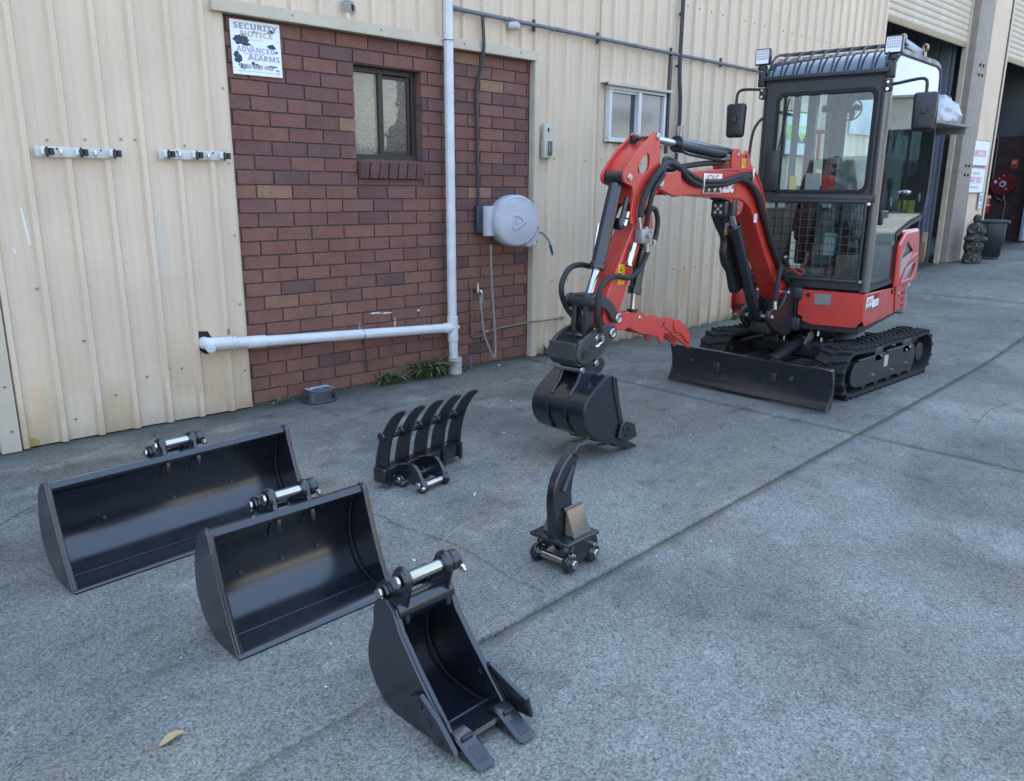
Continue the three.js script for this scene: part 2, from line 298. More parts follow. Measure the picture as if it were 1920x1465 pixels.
// flashings
build('flashing', [box(2.56, 0.062, 0.010, 1.205, 2.375, 0.060), box(2.56, 0.010, 0.06, 1.205, 2.343, 0.034)], mat.trim, shed);
build('corner_flashing', [box(0.085, 5.48, 0.006, -1.342, 2.745, 0.056), box(0.006, 5.48, 0.16, -1.387, 2.745, -0.02)], mat.trim, shed);
build('jamb_flashing', [box(0.05, 2.33, 0.006, 2.486, 1.17, 0.058), box(0.005, 2.33, 0.055, 2.459, 1.17, 0.028)], mat.trim, shed);
build('jamb_flashing', [box(0.005, 2.33, 0.03, -0.002, 1.17, 0.012)], mat.trim, shed);
{ // roofing screws, too small to pick apart singly
  const s = [], R = rng(21);
  const at = (x, y, z = 0.03) => s.push(cyl([x, y, z - 0.006], [x, y, z], 0.0065, 0.0065, 8), cyl([x, y, z], [x, y, z + 0.005], 0.004, 0.0035, 6));
  for (const [x, y] of [[-0.98, 1.60], [-0.80, 1.61], [-0.62, 1.62], [-0.55, 1.62], [-0.28, 1.60], [-0.62, 0.30], [-0.80, 0.22], [-0.49, 0.33], [-0.42, 0.32], [-0.93, 0.55], [-1.02, 0.12], [-1.12, 0.85]]) at(x, y);
  for (let x = 2.72; x < 8.5; x += PITCH) { if (R() < 0.8) at(x, 1.62 + (R() - 0.5) * 0.02); if (R() < 0.85) at(x, 3.02); if (R() < 0.8) at(x, 0.62 + gy(x)); if (R() < 0.7) at(x, 4.4); }
  for (let y = 0.25; y < 2.3; y += 0.42) at(-0.03, y, 0.03);
  for (const x of [0.42, 1.05, 1.75, 2.3]) at(x, 2.376, 0.068);
  for (const y of [0.12, 0.36, 0.62, 1.4, 2.1]) at(-1.335, y, 0.062);
  build('screws', s, mat.steel, shed, { kind: 'stuff' });
}
{ // marks on the left cladding: white scrapes, a rusty foot
  const sp = (pts) => plate(pts, 0.0245, 0.0008, 0);
  build('white_scrape', [sp([[-1.145, 1.26], [-1.135, 1.26], [-1.118, 1.12], [-1.118, 1.075], [-1.130, 1.07], [-1.134, 1.15]])], M(0.74, 0.74, 0.70, 0.8), shed); build('white_scrape', [sp([[-1.205, 1.065], [-1.190, 1.06], [-1.19, 1.03], [-1.202, 1.035]])], M(0.74, 0.74, 0.72, 0.8), shed);
  build('pale_patch', [sp(smoothPts([[-0.485, 1.20], [-0.455, 1.24], [-0.43, 1.16], [-0.41, 0.98], [-0.43, 0.90], [-0.50, 0.92], [-0.51, 1.1]], 3))], M(0.63, 0.56, 0.47, 0.6), shed);
  build('rust_patch', [sp(smoothPts([[-1.285, 0.012], [-1.22, 0.012], [-1.205, 0.025], [-1.225, 0.05], [-1.255, 0.055], [-1.285, 0.045]], 3))], M(0.42, 0.27, 0.09, 0.9), shed);
}
// brick infill: every brick its own mesh, bed joints raked 6 mm
const brickTex = tex(512, 512, (u, v) => { const a = fbm(u * 6, v * 6, 81, 5, 6), b = vnoise(u * 150, v * 150, 82, 150), d = vnoise(u * 60, v * 60, 84, 60); let k = 0.92 + 0.5 * (a - 0.5) + 0.16 * (b - 0.5); if (d > 0.88) k *= 0.72; return [k, k * (1 + 0.06 * (a - 0.5)), k]; }, true, [0.8, 0.8]);
const brickBump = tex(256, 256, (u, v) => { const k = fbm(u * 40, v * 40, 83, 3, 40); return [k, k, k]; }, false, [0.3, 0.3]);
const brickMats = [[0.138, 0.070, 0.061], [0.152, 0.078, 0.063], [0.122, 0.064, 0.061], [0.166, 0.088, 0.066], [0.112, 0.061, 0.061], [0.185, 0.108, 0.075], [0.205, 0.130, 0.085], [0.142, 0.077, 0.069], [0.100, 0.060, 0.058]].map(([r, g, b]) => M(r * 1.38, g * 1.20, b * 1.12, 0.82, 0, { map: brickTex, bumpMap: brickBump, bumpScale: 0.0025 }));
const brickGeo = new Map();
function chamfered(w, h, d, key, off) {
  if (brickGeo.has(key)) return brickGeo.get(key);
  const c = 0.003, g = new THREE.ExtrudeGeometry(poly([[-w / 2 + c, -h / 2], [w / 2 - c, -h / 2], [w / 2, -h / 2 + c], [w / 2, h / 2 - c], [w / 2 - c, h / 2], [-w / 2 + c, h / 2], [-w / 2, h / 2 - c], [-w / 2, -h / 2 + c]]), { depth: d - c, bevelEnabled: true, bevelThickness: c, bevelSize: c, bevelOffset: -c, bevelSegments: 1 });
  g.translate(0, 0, -d + c);
  { const R = rng(Math.round(off[0] * 1000) + 17), p = g.attributes.position, seen = {}; for (let i = 0; i < p.count; i++) { const k2 = [p.getX(i), p.getY(i), p.getZ(i)].map((t) => Math.round(t * 2e4)).join(), e2 = seen[k2] ??= [(R() - 0.5) * 0.0032, (R() - 0.5) * 0.0030, (R() - 0.5) * 0.0024]; p.setXYZ(i, p.getX(i) + e2[0], p.getY(i) + e2[1], p.getZ(i) + e2[2]); } g.computeVertexNormals(); }   // no brick has true arrises
  const q = strip(g); boxUV(q); const uv = q.attributes.uv; for (let i = 0; i < uv.count; i++) uv.setXY(i, uv.getX(i) + off[0], uv.getY(i) + off[1]);
  brickGeo.set(key, q); return q;
}
{
  const wall = build('brick_wall', [box(0.862, 2.36, 0.1, 0.431, 1.17, -0.0585), box(1.048, 2.36, 0.1, 1.934, 1.17, -0.0585), box(0.548, 1.455, 0.1, 1.136, 0.7175, -0.0585), box(0.548, 0.19, 0.1, 1.136, 2.255, -0.0585)], mat.mortar, shed);
  const y00 = 0.0156, C = 0.086, L = 0.24, R = rng(99);
  const put = (a, b, y, h, d = 0.11, z = 0, mi) => {
    const w = b - a - 0.008; if (w < 0.014) return;
    const v = Math.floor(R() * 5), key = [Math.round(w * 500), Math.round(h * 1000), v].join();
    const g = chamfered(Math.round(w * 500) / 500, h, d, key, [v * 0.31, v * 0.17]);
    const pick = R(), low = y < 1.12;
    const m = mi ?? (pick < 0.2 ? (low ? 3 : 0) : pick < 0.36 ? 1 : pick < 0.52 ? (low ? 7 : 2) : pick < 0.70 ? (low ? 1 : 7) : pick < 0.78 ? 3 : pick < 0.85 ? (low ? 3 : 4) : pick < 0.91 ? (low ? 5 : 1) : pick < 0.925 ? 6 : 8);
    const o = new THREE.Mesh(g, brickMats[m]); o.name = 'brick'; o.castShadow = o.receiveShadow = true;
    o.position.set((a + b) / 2, y + h / 2, z + (R() - 0.5) * 0.003); o.rotation.z = (R() - 0.5) * 0.004;
    wall.add(o);
  };
  for (let r = 0; r < 27; r++) {
    const y = y00 + r * C, off = r % 2 ? 0.0232 + 0.12 - 0.24 : 0.0232 - 0.24;
    for (let i = 0; i < 12; i++) {
      let a = Math.max(off + i * L, 0.001), b = Math.min(off + (i + 1) * L, 2.452);
      if (b - a < 0.02) continue;
      const wr = r >= 18 && r < 25, sr = r === 16 || r === 17, wx0 = 0.862, wx1 = 1.408;
      if (wr || sr) { if (a >= wx0 - 0.001 && b <= wx1 + 0.03) { if (b > wx1 + 0.02) put(wx1, b, y, 0.078); continue; } if (a < wx0 && b > wx0) { put(a, wx0 + 0.008, y, 0.078); continue; } if (a < wx1 && b > wx1) { put(wx1 - 0.002, b, y, 0.078); continue; } if (a >= wx0 && a < wx1) continue; }
      put(a, b, y, 0.078);
    }
  }
  // rowlock sill: bricks on edge, tilted down to the front
  for (let k = 0; k < 7; k++) {
    const g = chamfered(0.068, 0.11, 0.13, 'sill' + k % 3, [k * 0.1, k * 0.07]), o = new THREE.Mesh(g, brickMats[[8, 2, 8, 4, 2, 8, 4][k]]);
    o.name = 'brick'; o.position.set(0.905 + k * 0.0765, 1.492, 0.036 + (k % 2) * 0.003); o.rotation.x = 0.20; o.castShadow = o.receiveShadow = true; wall.add(o);
  }
  put(0.87, 1.12, 1.394, 0.042, 0.1, -0.002, 2); put(1.12, 1.40, 1.394, 0.042, 0.1, -0.003, 7);
  // faded lime stains and paint left on the brick face: thin, own shape
  const sm = M(0.62, 0.62, 0.60, 0.9);
  const blob = (x, y, w, h, s) => { const q = rng(s), pts = []; for (let i = 0; i < 14; i++) { const t = i / 14 * 6.283, k = 0.55 + 0.6 * q(); pts.push([x + Math.cos(t) * w * k, y + Math.sin(t) * h * k]); } return plate(pts, 0.0045, 0.001, 0); };
  build('paint_smear', [blob(0.965, 0.515, 0.055, 0.008, 3), blob(1.06, 0.508, 0.045, 0.007, 4), blob(1.34, 0.5, 0.012, 0.009, 5), blob(1.13, 0.43, 0.006, 0.05, 6)], sm, wall);
  build('sealant_bead', [box(2.45, 0.012, 0.02, 1.226, 0.004, 0.006)], mat.dirt, wall);
}
// ------------------------------------------------------------------ windows
{ // aluminium slider set back in the brickwork
  const y0 = 1.5636, y1 = 2.156, x0 = 0.862, x1 = 1.404, z = -0.092;
  const fm = M(0.05, 0.040, 0.034, 0.5, 0.3), w = build('window_frame', [box(x1 - x0, 0.03, 0.05, (x0 + x1) / 2, y1 - 0.015, z), box(x1 - x0, 0.034, 0.06, (x0 + x1) / 2, y0 + 0.017, z + 0.005), box(0.026, y1 - y0 - 0.064, 0.05, x0 + 0.013, (y0 + y1) / 2, z), box(0.036, y1 - y0 - 0.064, 0.05, x1 - 0.018, (y0 + y1) / 2, z)], fm, shed, { label: 'brown aluminium sliding window frame' });
  build('sash', [box(0.036, 0.53, 0.028, 1.118, 1.86, z + 0.006), box(0.022, 0.53, 0.02, 1.352, 1.86, z + 0.002), box(0.24, 0.02, 0.022, 1.24, 2.108, z), box(0.24, 0.02, 0.022, 1.24, 1.610, z)], fm, w);
  const frost = tex(512, 512, (u, v) => { const k = fbm(u * 26 + 2 * vnoise(u * 12, v * 12, 95, 12), v * 26, 93, 3, 26); return [k, k, k]; }, false, [0.42, 0.42]);
  const tint = tex(512, 512, (u, v) => { // what the ripple glass lets through: a pale room and the dark edge of a cupboard
    const x = u * 0.6 + 0.8, y = v * 0.7 + 1.5, n = 0.03 * (fbm(u * 30, v * 30, 97, 3) - 0.5), d = sstep(1.252 - 0.10 * sstep(1.86, 1.72, y) + n * 2, 1.268 - 0.10 * sstep(1.86, 1.72, y) + n * 2, x), low = sstep(1.68, 1.60, y + n * 2) * 0.55;
    const k = (0.9 + 0.5 * n * 6) * (1 - 0.86 * d) * (1 - low); return [0.36 * k + 0.012, 0.315 * k + 0.016, 0.215 * k + 0.02];
  }, true, [0.6, 0.7]); tint.offset.set(-0.8 / 0.6, -1.5 / 0.7);
  const gm = M(1, 1, 1, 0.22, 0, { map: tint, bumpMap: frost, bumpScale: 0.004, clearcoat: 1, clearcoatRoughness: 0.12 });
  build('pane', [box(0.214, 0.53, 0.005, 0.994, 1.86, z - 0.006)], gm, w); build('pane', [box(0.222, 0.48, 0.005, 1.24, 1.86, z + 0.001)], gm, w);
}
{ // white slider in the cladding
  const x0 = 3.330, x1 = 4.116, y0 = 1.780, y1 = 2.236, z = 0.045, xm = 3.735;
  const w = build('window_frame', [box(x1 - x0, 0.03, 0.06, (x0 + x1) / 2, y1 - 0.015, z), box(x1 - x0, 0.036, 0.07, (x0 + x1) / 2, y0 + 0.018, z), box(0.03, y1 - y0 - 0.066, 0.06, x0 + 0.015, (y0 + y1) / 2, z), box(0.03, y1 - y0 - 0.066, 0.06, x1 - 0.015, (y0 + y1) / 2, z), box(0.04, y1 - y0 - 0.066, 0.05, xm, (y0 + y1) / 2, z + 0.012), box(0.34, 0.018, 0.02, 3.54, y1 - 0.04, z + 0.004), box(0.02, 0.38, 0.02, 3.372, 2.01, z + 0.004)], M(0.66, 0.66, 0.64, 0.45), shed, { label: 'white aluminium sliding window frame' });
  build('hood_flashing', [box(0.90, 0.006, 0.085, 3.715, 2.254, 0.065), box(0.90, 0.02, 0.004, 3.715, 2.243, 0.108)], mat.trim, w);
  const bl = M(0.36, 0.325, 0.275, 0.7, 0, { map: wornTint, clearcoat: 1, clearcoatRoughness: 0.06 }), dk = M(0.03, 0.035, 0.045, 0.4, 0, { clearcoat: 1, clearcoatRoughness: 0.05 });
  build('pane', [box(0.27, 0.40, 0.004, 3.516, 2.0, z - 0.01)], bl, w); build('pane', [box(0.072, 0.40, 0.004, 3.689, 2.0, z - 0.012)], dk, w); build('pane', [box(0.33, 0.40, 0.004, 3.92, 2.0, z + 0.004)], bl, w);
}
// ------------------------------------------------------------------ roller doors, posts, bays behind them, roof
mat.slat = M(0.66, 0.57, 0.43, 0.55, 0, { map: wornTint });
mat.doorDark = M(0.10, 0.115, 0.13, 0.6, 0, { map: wornTint });
mat.inside = M(0.17, 0.20, 0.235, 0.7, 0, { map: wornTint });
function rollerDoor(x0, x1, y0, y1, z, mt, pitch = 0.082) {
  const d = build('roller_door', [box(x1 - x0, 0.06, 0.03, (x0 + x1) / 2, y0 - 0.03, z, 0.006)], M(0.42, 0.33, 0.20, 0.7, 0, { map: wornTint }), shed);
  const g = boxUV(strip(new THREE.ExtrudeGeometry(poly(ribbon(smoothPts([[0, -pitch / 2], [0.012, -pitch * 0.3], [0.016, 0], [0.012, pitch * 0.3], [0, pitch / 2]], 2, false), 0.002)), { depth: x1 - x0, bevelEnabled: false }).rotateY(-Math.PI / 2)));
  for (let y = y0 + pitch / 2, k = 0; y < y1; y += pitch, k++) { const s = new THREE.Mesh(g, mt); s.name = 'slat'; s.position.set(x1, y, z); s.castShadow = s.receiveShadow = true; d.add(s); }
  each('guide', [box(0.05, y1 - gy(x0), 0.07, x0 - 0.022, (y1 + gy(x0)) / 2, z), box(0.05, y1 - gy(x1), 0.07, x1 + 0.022, (y1 + gy(x1)) / 2, z)], mat.trim, d);
  return d;
}
rollerDoor(8.68, 11.56, 3.55, 5.0, -0.06, mat.slat);
rollerDoor(13.16, 16.2, 3.56, 5.0, -0.06, mat.slat);
rollerDoor(-4.3, -1.45, 0.09, 3.5, -0.12, mat.doorDark);
{
  const pm = M(0.33, 0.285, 0.235, 0.65, 0, { map: wornTint });
  const p = build('post', [box(0.58, 5.2, 0.19, 11.9, 2.65, -0.02, 0.012)], pm, shed);
  for (const y of [1.72, 3.2]) for (const [a, b] of [[-0.07, -0.07], [0.07, -0.07], [-0.07, 0.07], [0.07, 0.07]]) build('bolt', [cyl([11.95 + a, y + b, 0.07], [11.95 + a, y + b, 0.09], 0.022, 0.022, 6)], mat.dark, p);
  build('post_base', [box(0.62, 0.02, 0.24, 11.9, 0.315, -0.02)], pm, p);
  // finely corrugated pier between the two doors
  const prof = []; for (let x = 12.23; x <= 13.08; x += 0.0127) prof.push([x, -0.012 * Math.cos((x - 12.23) / 0.088 * 6.283)]);
  build('cladding_sheet', [new THREE.ExtrudeGeometry(poly(ribbon(prof, 0.002)), { depth: 5.2, bevelEnabled: false }).rotateX(-Math.PI / 2).translate(0, 0.30, 0.03)], mat.cream, shed, { crease: 0.8 });
  build('corner_flashing', [box(0.06, 5.2, 0.006, 13.10, 2.9, 0.055), box(0.006, 5.2, 0.2, 13.127, 2.9, -0.04), box(0.03, 5.2, 0.02, 12.257, 2.9, 0.05)], mat.trim, shed);
  // partitions and lining of the bays
  const R90 = new THREE.Matrix4().makeRotationY(Math.PI / 2);
  for (let k = 0; k < 6; k++) ribs(k * SHEET + 0.18, (k + 1) * SHEET + 0.18, 0.25, 5.45, 11.58, 'lining_sheet', mat.inside, shed, R90.clone().multiply(new THREE.Matrix4().makeScale(1, 1, 1)));
  each('girt', [box(0.05, 0.12, 3.6, 11.55, 2.75, -2.1), box(0.05, 0.12, 3.6, 11.55, 1.25, -2.1)], mat.inside, shed);
  const brickFar = tex(512, 512, (u, v) => { const ry = v * 24, row = Math.floor(ry), bx = u * 8.5 + (row % 2) * 0.5, j = (ry - row) < 0.12 || (bx - Math.floor(bx)) < 0.045, n = hash2(Math.floor(bx), row, 5), k = 0.75 + 0.5 * n; return j ? [0.035, 0.03, 0.032] : [0.062 * k, 0.034 * k, 0.034 * k]; }, true, [2.04, 2.064]);
  const bm = M(1, 1, 1, 0.85, 0, { map: brickFar, bumpMap: brickFar, bumpScale: 0.006 });
  build('partition_wall', [box(0.14, 2.1, 3.4, 16.0, 1.40, -1.8)], bm, shed);
  build('lining_sheet', [box(0.06, 3.1, 3.4, 15.97, 4.0, -1.8)], M(0.11, 0.125, 0.14, 0.7, 0, { map: wornTint }), shed);
  build('door_leaf', [box(0.5, 2.3, 0.05, 15.72, 1.65, 0.02)], M(0.16, 0.21, 0.30, 0.6), shed);
  build('partition_wall', [box(0.1, 5.5, 5, 8.56, 2.75, -2.55)], mat.inside, shed);
  each('rear_wall', [box(25.6, 6, 0.2, 4.8, 3, -14.4), box(0.2, 6, 14.2, -8, 3, -7.2), box(0.2, 6, 14.2, 17.6, 3, -7.2)], mat.trim, shed);
  build('inner_wall', [box(10.0, 5.4, 0.1, 3.5, 2.7, -1.6)], mat.inside, shed);
  const rp = []; for (const [a, b] of [[-14.6, -7.2], [-7.2, 0.35]]) { const y = (z) => 5.55 + (z < -7.2 ? (z + 14.6) * 0.12 : (0.35 - z) * 0.12), s = new THREE.Shape(); rp.push(plate([[a, y(a)], [b, y(b)], [b, y(b) + 0.06], [a, y(a) + 0.06]], 0, 26, 0).rotateY(-Math.PI / 2).translate(4.85, 0, 0)); }
  build('roof', rp, M(0.45, 0.45, 0.44, 0.5, 0.2), shed);
  build('gutter', [box(26, 0.13, 0.14, 4.85, 5.50, 0.30, 0.02)], mat.trim, shed);
}
// ------------------------------------------------------------------ pipes, cables and fittings on the wall
{
  const d = thing('drain_pipe', 'white plastic drain pipe with a branch running left across the brick infill', 'pipe', [1.60, 0, 0.09]), X = 1.60, Z = 0.09, L = (p) => [p[0] - X, p[1], p[2] - Z], R = 0.034;
  build('downpipe', [cyl(L([1.590, 0.42, Z]), L([1.578, 5.5, Z]), R, R, 28)], mat.pvc, d);
  build('branch_pipe', [cyl(L([1.555, 0.355, Z]), L([0.02, 0.436, Z]), R, R, 28), cyl(L([0.02, 0.437, Z]), L([-0.19, 0.452, Z]), R * 1.02, R * 1.02, 28)], mat.pvc, d);
  build('tee', [cyl(L([1.595, 0.25, Z]), L([1.593, 0.44, Z]), R + 0.006, R + 0.006, 28, 0.003), cyl(L([1.60, 0.353, Z]), L([1.515, 0.357, Z]), R + 0.005, R + 0.005, 28, 0.003), cyl(L([1.61, 0.352, Z]), L([1.652, 0.351, Z]), 0.02, 0.016, 16, 0.003)], mat.pvc, d);
  build('elbow', [tube([[-0.17, 0.452, Z], [-0.235, 0.455, Z], [-0.268, 0.457, Z - 0.02], [-0.28, 0.458, Z - 0.1]].map(L), R + 0.004, 20, 24), cyl(L([-0.262, 0.445, Z - 0.005]), L([-0.280, 0.438, Z + 0.055]), R * 0.82, R * 0.82, 22, 0.003), cyl(L([-0.282, 0.437, Z + 0.055]), L([-0.283, 0.4365, Z + 0.058]), R * 0.55, R * 0.5, 20)], mat.pvc, d);
  build('coupling', [cyl(L([0.09, 0.4325, Z]), L([-0.03, 0.439, Z]), R + 0.005, R + 0.005, 28, 0.003)], mat.pvc, d);
  build('coupling', [cyl(L([-0.10, 0.446, Z]), L([-0.24, 0.456, Z]), R + 0.006, R + 0.006, 28, 0.003)], mat.pvc, d);
  build('lower_pipe', [cyl(L([1.600, 0.05, Z]), L([1.596, 0.26, Z]), R, R, 28)], mat.pvc, d);
  build('ground_sleeve', [new THREE.LatheGeometry([[0.052, 0], [0.052, 0.125], [0.046, 0.128], [0.046, 0.0]].map(([a, b]) => new THREE.Vector2(a, b)), 28).translate(0.003, 0.0, 0.01)], M(0.55, 0.55, 0.53, 0.6, 0, { map: wornTint }), d, { label: 'chipped stained sleeve at the foot of the pipe' });
  const clip = (x, y, along) => build('clip', along ? [new THREE.TorusGeometry(R + 0.003, 0.004, 6, 24).rotateY(Math.PI / 2).translate(x - X, y, 0), box(0.014, 0.055, 0.003, x - X - 0.004, y + 0.055, -0.03), box(0.014, 0.003, 0.05, x - X - 0.004, y + 0.036, -0.02)] : [new THREE.TorusGeometry(R + 0.003, 0.004, 6, 24).rotateX(Math.PI / 2).translate(x - X, y, 0), box(0.09, 0.016, 0.003, x - X - 0.055, y, -0.055)], mat.zinc, d);
  clip(0.80, 0.394, true); clip(-0.125, 0.449, true); clip(1.583, 2.375, false);
  build('pipe_hole', [plate([[-0.045, 0.05], [-0.02, 0.075], [0.03, 0.07], [0.05, 0.03], [0.045, -0.04], [0.02, -0.07], [0.0, -0.062], [-0.035, -0.035]], 0, 0.004, 0).translate(-0.275, 0.455, 0.026)], mat.dark, shed, { label: 'ragged dark hole behind the drain elbow' });
  const tie = thing('cable_tie', 'loose black strap hanging from the clip halfway along the branch pipe', 'strap', [0.815, 0.36, 0.03]);
  build('strap', [tube([[0, 0.0, 0.02], [0.02, -0.08, 0.02], [0.035, -0.18, 0.018], [0.042, -0.26, 0.016]], 0.006, 6)], mat.cable, tie);
}
{
  const c = thing('electrical_conduit', 'long grey conduit running along the cladding above the brick infill', 'conduit', [1.62, 2.59, 0.075]);
  build('conduit_run', [cyl([0, 0, 0], [6.6, -0.035, 0], 0.0145, 0.0145, 14)], mat.conduit, c);
  build('conduit_end', [cyl([-0.02, 0.005, -0.05], [0.0, 0, 0.0], 0.017, 0.017, 14), cyl([-0.01, 0.001, 0], [0.06, 0, 0], 0.018, 0.018, 14)], mat.conduit, c);
  for (const x of [0.82, 1.55, 2.55, 3.35, 4.3, 5.3]) build('saddle', [box(0.022, 0.085, 0.02, x, -0.005, -0.018, 0.004)], mat.cable, c);
  for (const x of [0.55, 1.05, 2.0, 3.0, 3.9]) build('coupling', [cyl([x, -0.0053 * x, 0], [x + 0.05, -0.0053 * x, 0], 0.0175, 0.0175, 14)], mat.conduit, c);
  const k = thing('power_cable', 'black cable dropping from the grey conduit down to the hose reel', 'cable', [1.91, 1.3, 0.06]);
  build('cable', [tube([[0.005, 1.28, 0.01], [0.005, 1.15, 0.022], [0.002, 1.07, 0.026], [0.0, 0.98, 0.01], [-0.012, 0.8, -0.035], [-0.012, 0.55, -0.035], [-0.01, 0.25, -0.03], [-0.005, 0.02, -0.03], [0.0, -0.12, -0.01]], 0.0125, 10, 60)], mat.cable, k);
  const ah = thing('air_line', 'black air line hanging down the cladding beside the white window with a ball valve', 'hose', [4.30, 1.9, 0.075]);
  build('hose', [tube([[-0.01, 3.5, 0], [-0.01, 1.1, 0], [-0.02, 0.55, 0.01], [0.005, 0.3, 0.015], [0.02, 0.1, 0.01], [0.02, 0.03, 0.0]], 0.019, 10, 50), tube([[0.02, -0.12, 0], [0.02, -0.2, -0.005], [0.02, -0.30, -0.01]], 0.017, 10, 20)], mat.cable, ah);
  build('ball_valve', [cyl([0.02, 0.06, 0], [0.02, -0.02, 0], 0.024, 0.024, 14), cyl([0.02, -0.02, 0], [0.02, -0.14, 0], 0.019, 0.019, 6), cyl([0.02, -0.05, -0.0], [0.02, -0.05, 0.03], 0.016, 0.016, 12), box(0.012, 0.11, 0.006, 0.05, 0.01, 0.034)], mat.steel, ah);
  for (const [x, y] of [[-0.01, 1.02], [-0.02, 0.58]]) build('saddle', [box(0.06, 0.02, 0.02, x, y, -0.01)], mat.cable, ah);
  const bp = thing('wiring_duct', 'brown square duct running down the cladding from the conduit past the white window', 'duct', [4.165, 1.7, 0.06]);
  build('duct', [box(0.030, 0.84, 0.03, 0, 0.43, 0, 0.003)], M(0.07, 0.062, 0.058, 0.6), bp);
}
{ // hose reel
  const X = 2.135, Y = 1.138, h = thing('hose_reel', 'pale grey plastic retractable hose reel on the brick wall', 'hose reel', [X, Y, 0.17], -0.26), gm = M(0.58, 0.59, 0.61, 0.5, 0, { map: wornTint }); h.scale.setScalar(0.95);
  const lens = (r, d, z) => new THREE.LatheGeometry([[0, d / 2 + 0.012], [r * 0.55, d / 2 + 0.011], [r * 0.84, d / 2], [r * 0.87, d / 2 - 0.006], [r * 0.9, d / 2 - 0.002], [r * 0.96, d / 2 - 0.012], [r, d / 2 - 0.035], [r, -d / 2 + 0.035], [r * 0.9, -d / 2], [0, -d / 2]].map(([a, b]) => new THREE.Vector2(a, b)), 56).rotateX(Math.PI / 2).translate(0, 0, z);
  const body = build('casing', [lens(0.205, 0.17, 0), plate(smoothPts([[0.02, -0.17], [0.12, -0.21], [0.20, -0.205], [0.228, -0.17], [0.232, -0.05], [0.222, 0.0], [0.19, 0.02]], 3), -0.02, 0.10, 0.008)], gm, h);
  build('front_badge', [plate(smoothPts([[-0.05, -0.062], [-0.056, 0.05], [-0.04, 0.062], [0.066, 0.006], [0.066, -0.012], [-0.036, -0.07]], 3), 0.1, 0.010, 0.003, [smoothPts([[-0.036, -0.045], [-0.04, 0.036], [-0.03, 0.044], [0.045, 0.003], [-0.026, -0.05]], 3)])], gm, body);
  build('badge_face', [plate(smoothPts([[-0.020, -0.025], [-0.022, 0.022], [0.026, 0.0]], 3), 0.1, 0.006, 0.002)], gm, body);
  for (const [x, y] of [[0.215, -0.06], [0.205, -0.17], [0.165, -0.195]]) build('screw_head', [cyl([x, y, 0.028], [x, y, 0.034], 0.006, 0.006, 10)], mat.dark, body);
  build('hinge_arm', [cyl([-0.205, -0.12, -0.03], [-0.205, 0.115, -0.03], 0.05, 0.05, 24, 0.006), box(0.10, 0.2, 0.09, -0.15, 0, -0.03, 0.02)], gm, h);
  build('wall_bracket', [box(0.075, 0.215, 0.10, -0.265, 0.01, -0.10, 0.006), box(0.05, 0.05, 0.05, -0.225, 0.1, -0.08, 0.004)], M(0.035, 0.042, 0.06, 0.6), h);
  build('hose', [tube([[0.225, -0.09, 0.0], [0.26, -0.105, 0.03], [0.295, -0.15, 0.06], [0.315, -0.205, 0.07]], 0.0085, 8, 24)], M(0.16, 0.15, 0.13, 0.7), h);
  build('nozzle', [cyl([0.313, -0.198, 0.07], [0.322, -0.232, 0.072], 0.013, 0.012, 12)], M(0.02, 0.05, 0.32, 0.4), h, { label: 'blue hose connector' });
  build('nozzle_tip', [cyl([0.322, -0.232, 0.072], [0.332, -0.272, 0.075], 0.011, 0.009, 12)], mat.plastic, h); build('nozzle_ring', [cyl([0.332, -0.272, 0.075], [0.335, -0.288, 0.076], 0.009, 0.008, 12)], M(0.10, 0.32, 0.55, 0.4), h);
  const hs = thing('supply_hose', 'grey hose looping from under the hose reel to the garden tap', 'hose', [1.95, 0.5, 0.06]);
  build('hose', [tube([[0.0, 0.46, 0.06], [0.012, 0.3, 0.05], [0.04, 0.0, 0.04], [0.062, -0.22, 0.04], [0.058, -0.38, 0.05], [0.035, -0.43, 0.055], [0.0, -0.36, 0.05], [-0.045, -0.22, 0.03], [-0.07, 0.0, 0.022], [-0.075, 0.07, 0.02]], 0.0088, 10, 90)], M(0.22, 0.22, 0.205, 0.6), hs);
  const t = thing('garden_tap', 'chrome garden tap with a hose fitting on the brick wall', 'tap', [1.876, 0.62, 0.03]);
  build('tap_body', [cyl([0, -0.02, -0.03], [0, -0.02, 0.03], 0.011, 0.011, 12), cyl([0, -0.03, 0.02], [0, 0.045, 0.02], 0.013, 0.010, 12, 0.002), tube([[0, -0.018, 0.02], [0.012, -0.014, 0.04], [0.016, -0.04, 0.052], [0.014, -0.065, 0.05]], 0.011, 10)], mat.chrome, t);
  build('handle', [cyl([0, 0.045, 0.02], [0, 0.062, 0.02], 0.005, 0.005, 8), cyl([-0.024, 0.064, 0.02], [0.024, 0.064, 0.02], 0.0055, 0.0055, 8)], mat.chrome, t);
  build('hose_fitting', [cyl([0.014, -0.06, 0.05], [0.008, -0.115, 0.046], 0.015, 0.013, 12, 0.002)], M(0.36, 0.34, 0.27, 0.5, 0.3), t);
  const wp = thing('water_pipe', 'brick coloured water pipe running down below the garden tap', 'pipe', [1.862, 0.4, 0.016]);
  build('riser', [tube([[-0.02, 0.22, 0], [-0.022, 0.05, 0], [-0.02, -0.12, 0], [-0.015, -0.16, 0], [0.03, -0.165, 0], [0.08, -0.16, 0]], 0.009, 8, 40)], M(0.17, 0.10, 0.085, 0.7), wp);
  build('joint', [cyl([-0.02, 0.03, 0], [-0.02, 0.0, 0], 0.014, 0.014, 10), cyl([-0.02, 0.015, 0], [0.015, 0.012, 0], 0.011, 0.011, 10)], M(0.17, 0.10, 0.085, 0.7), wp);
  const cp = thing('copper_pipe', 'thin grey pipe running right from the brick infill across the cladding', 'pipe', [1.95, 0.29, 0.02]);
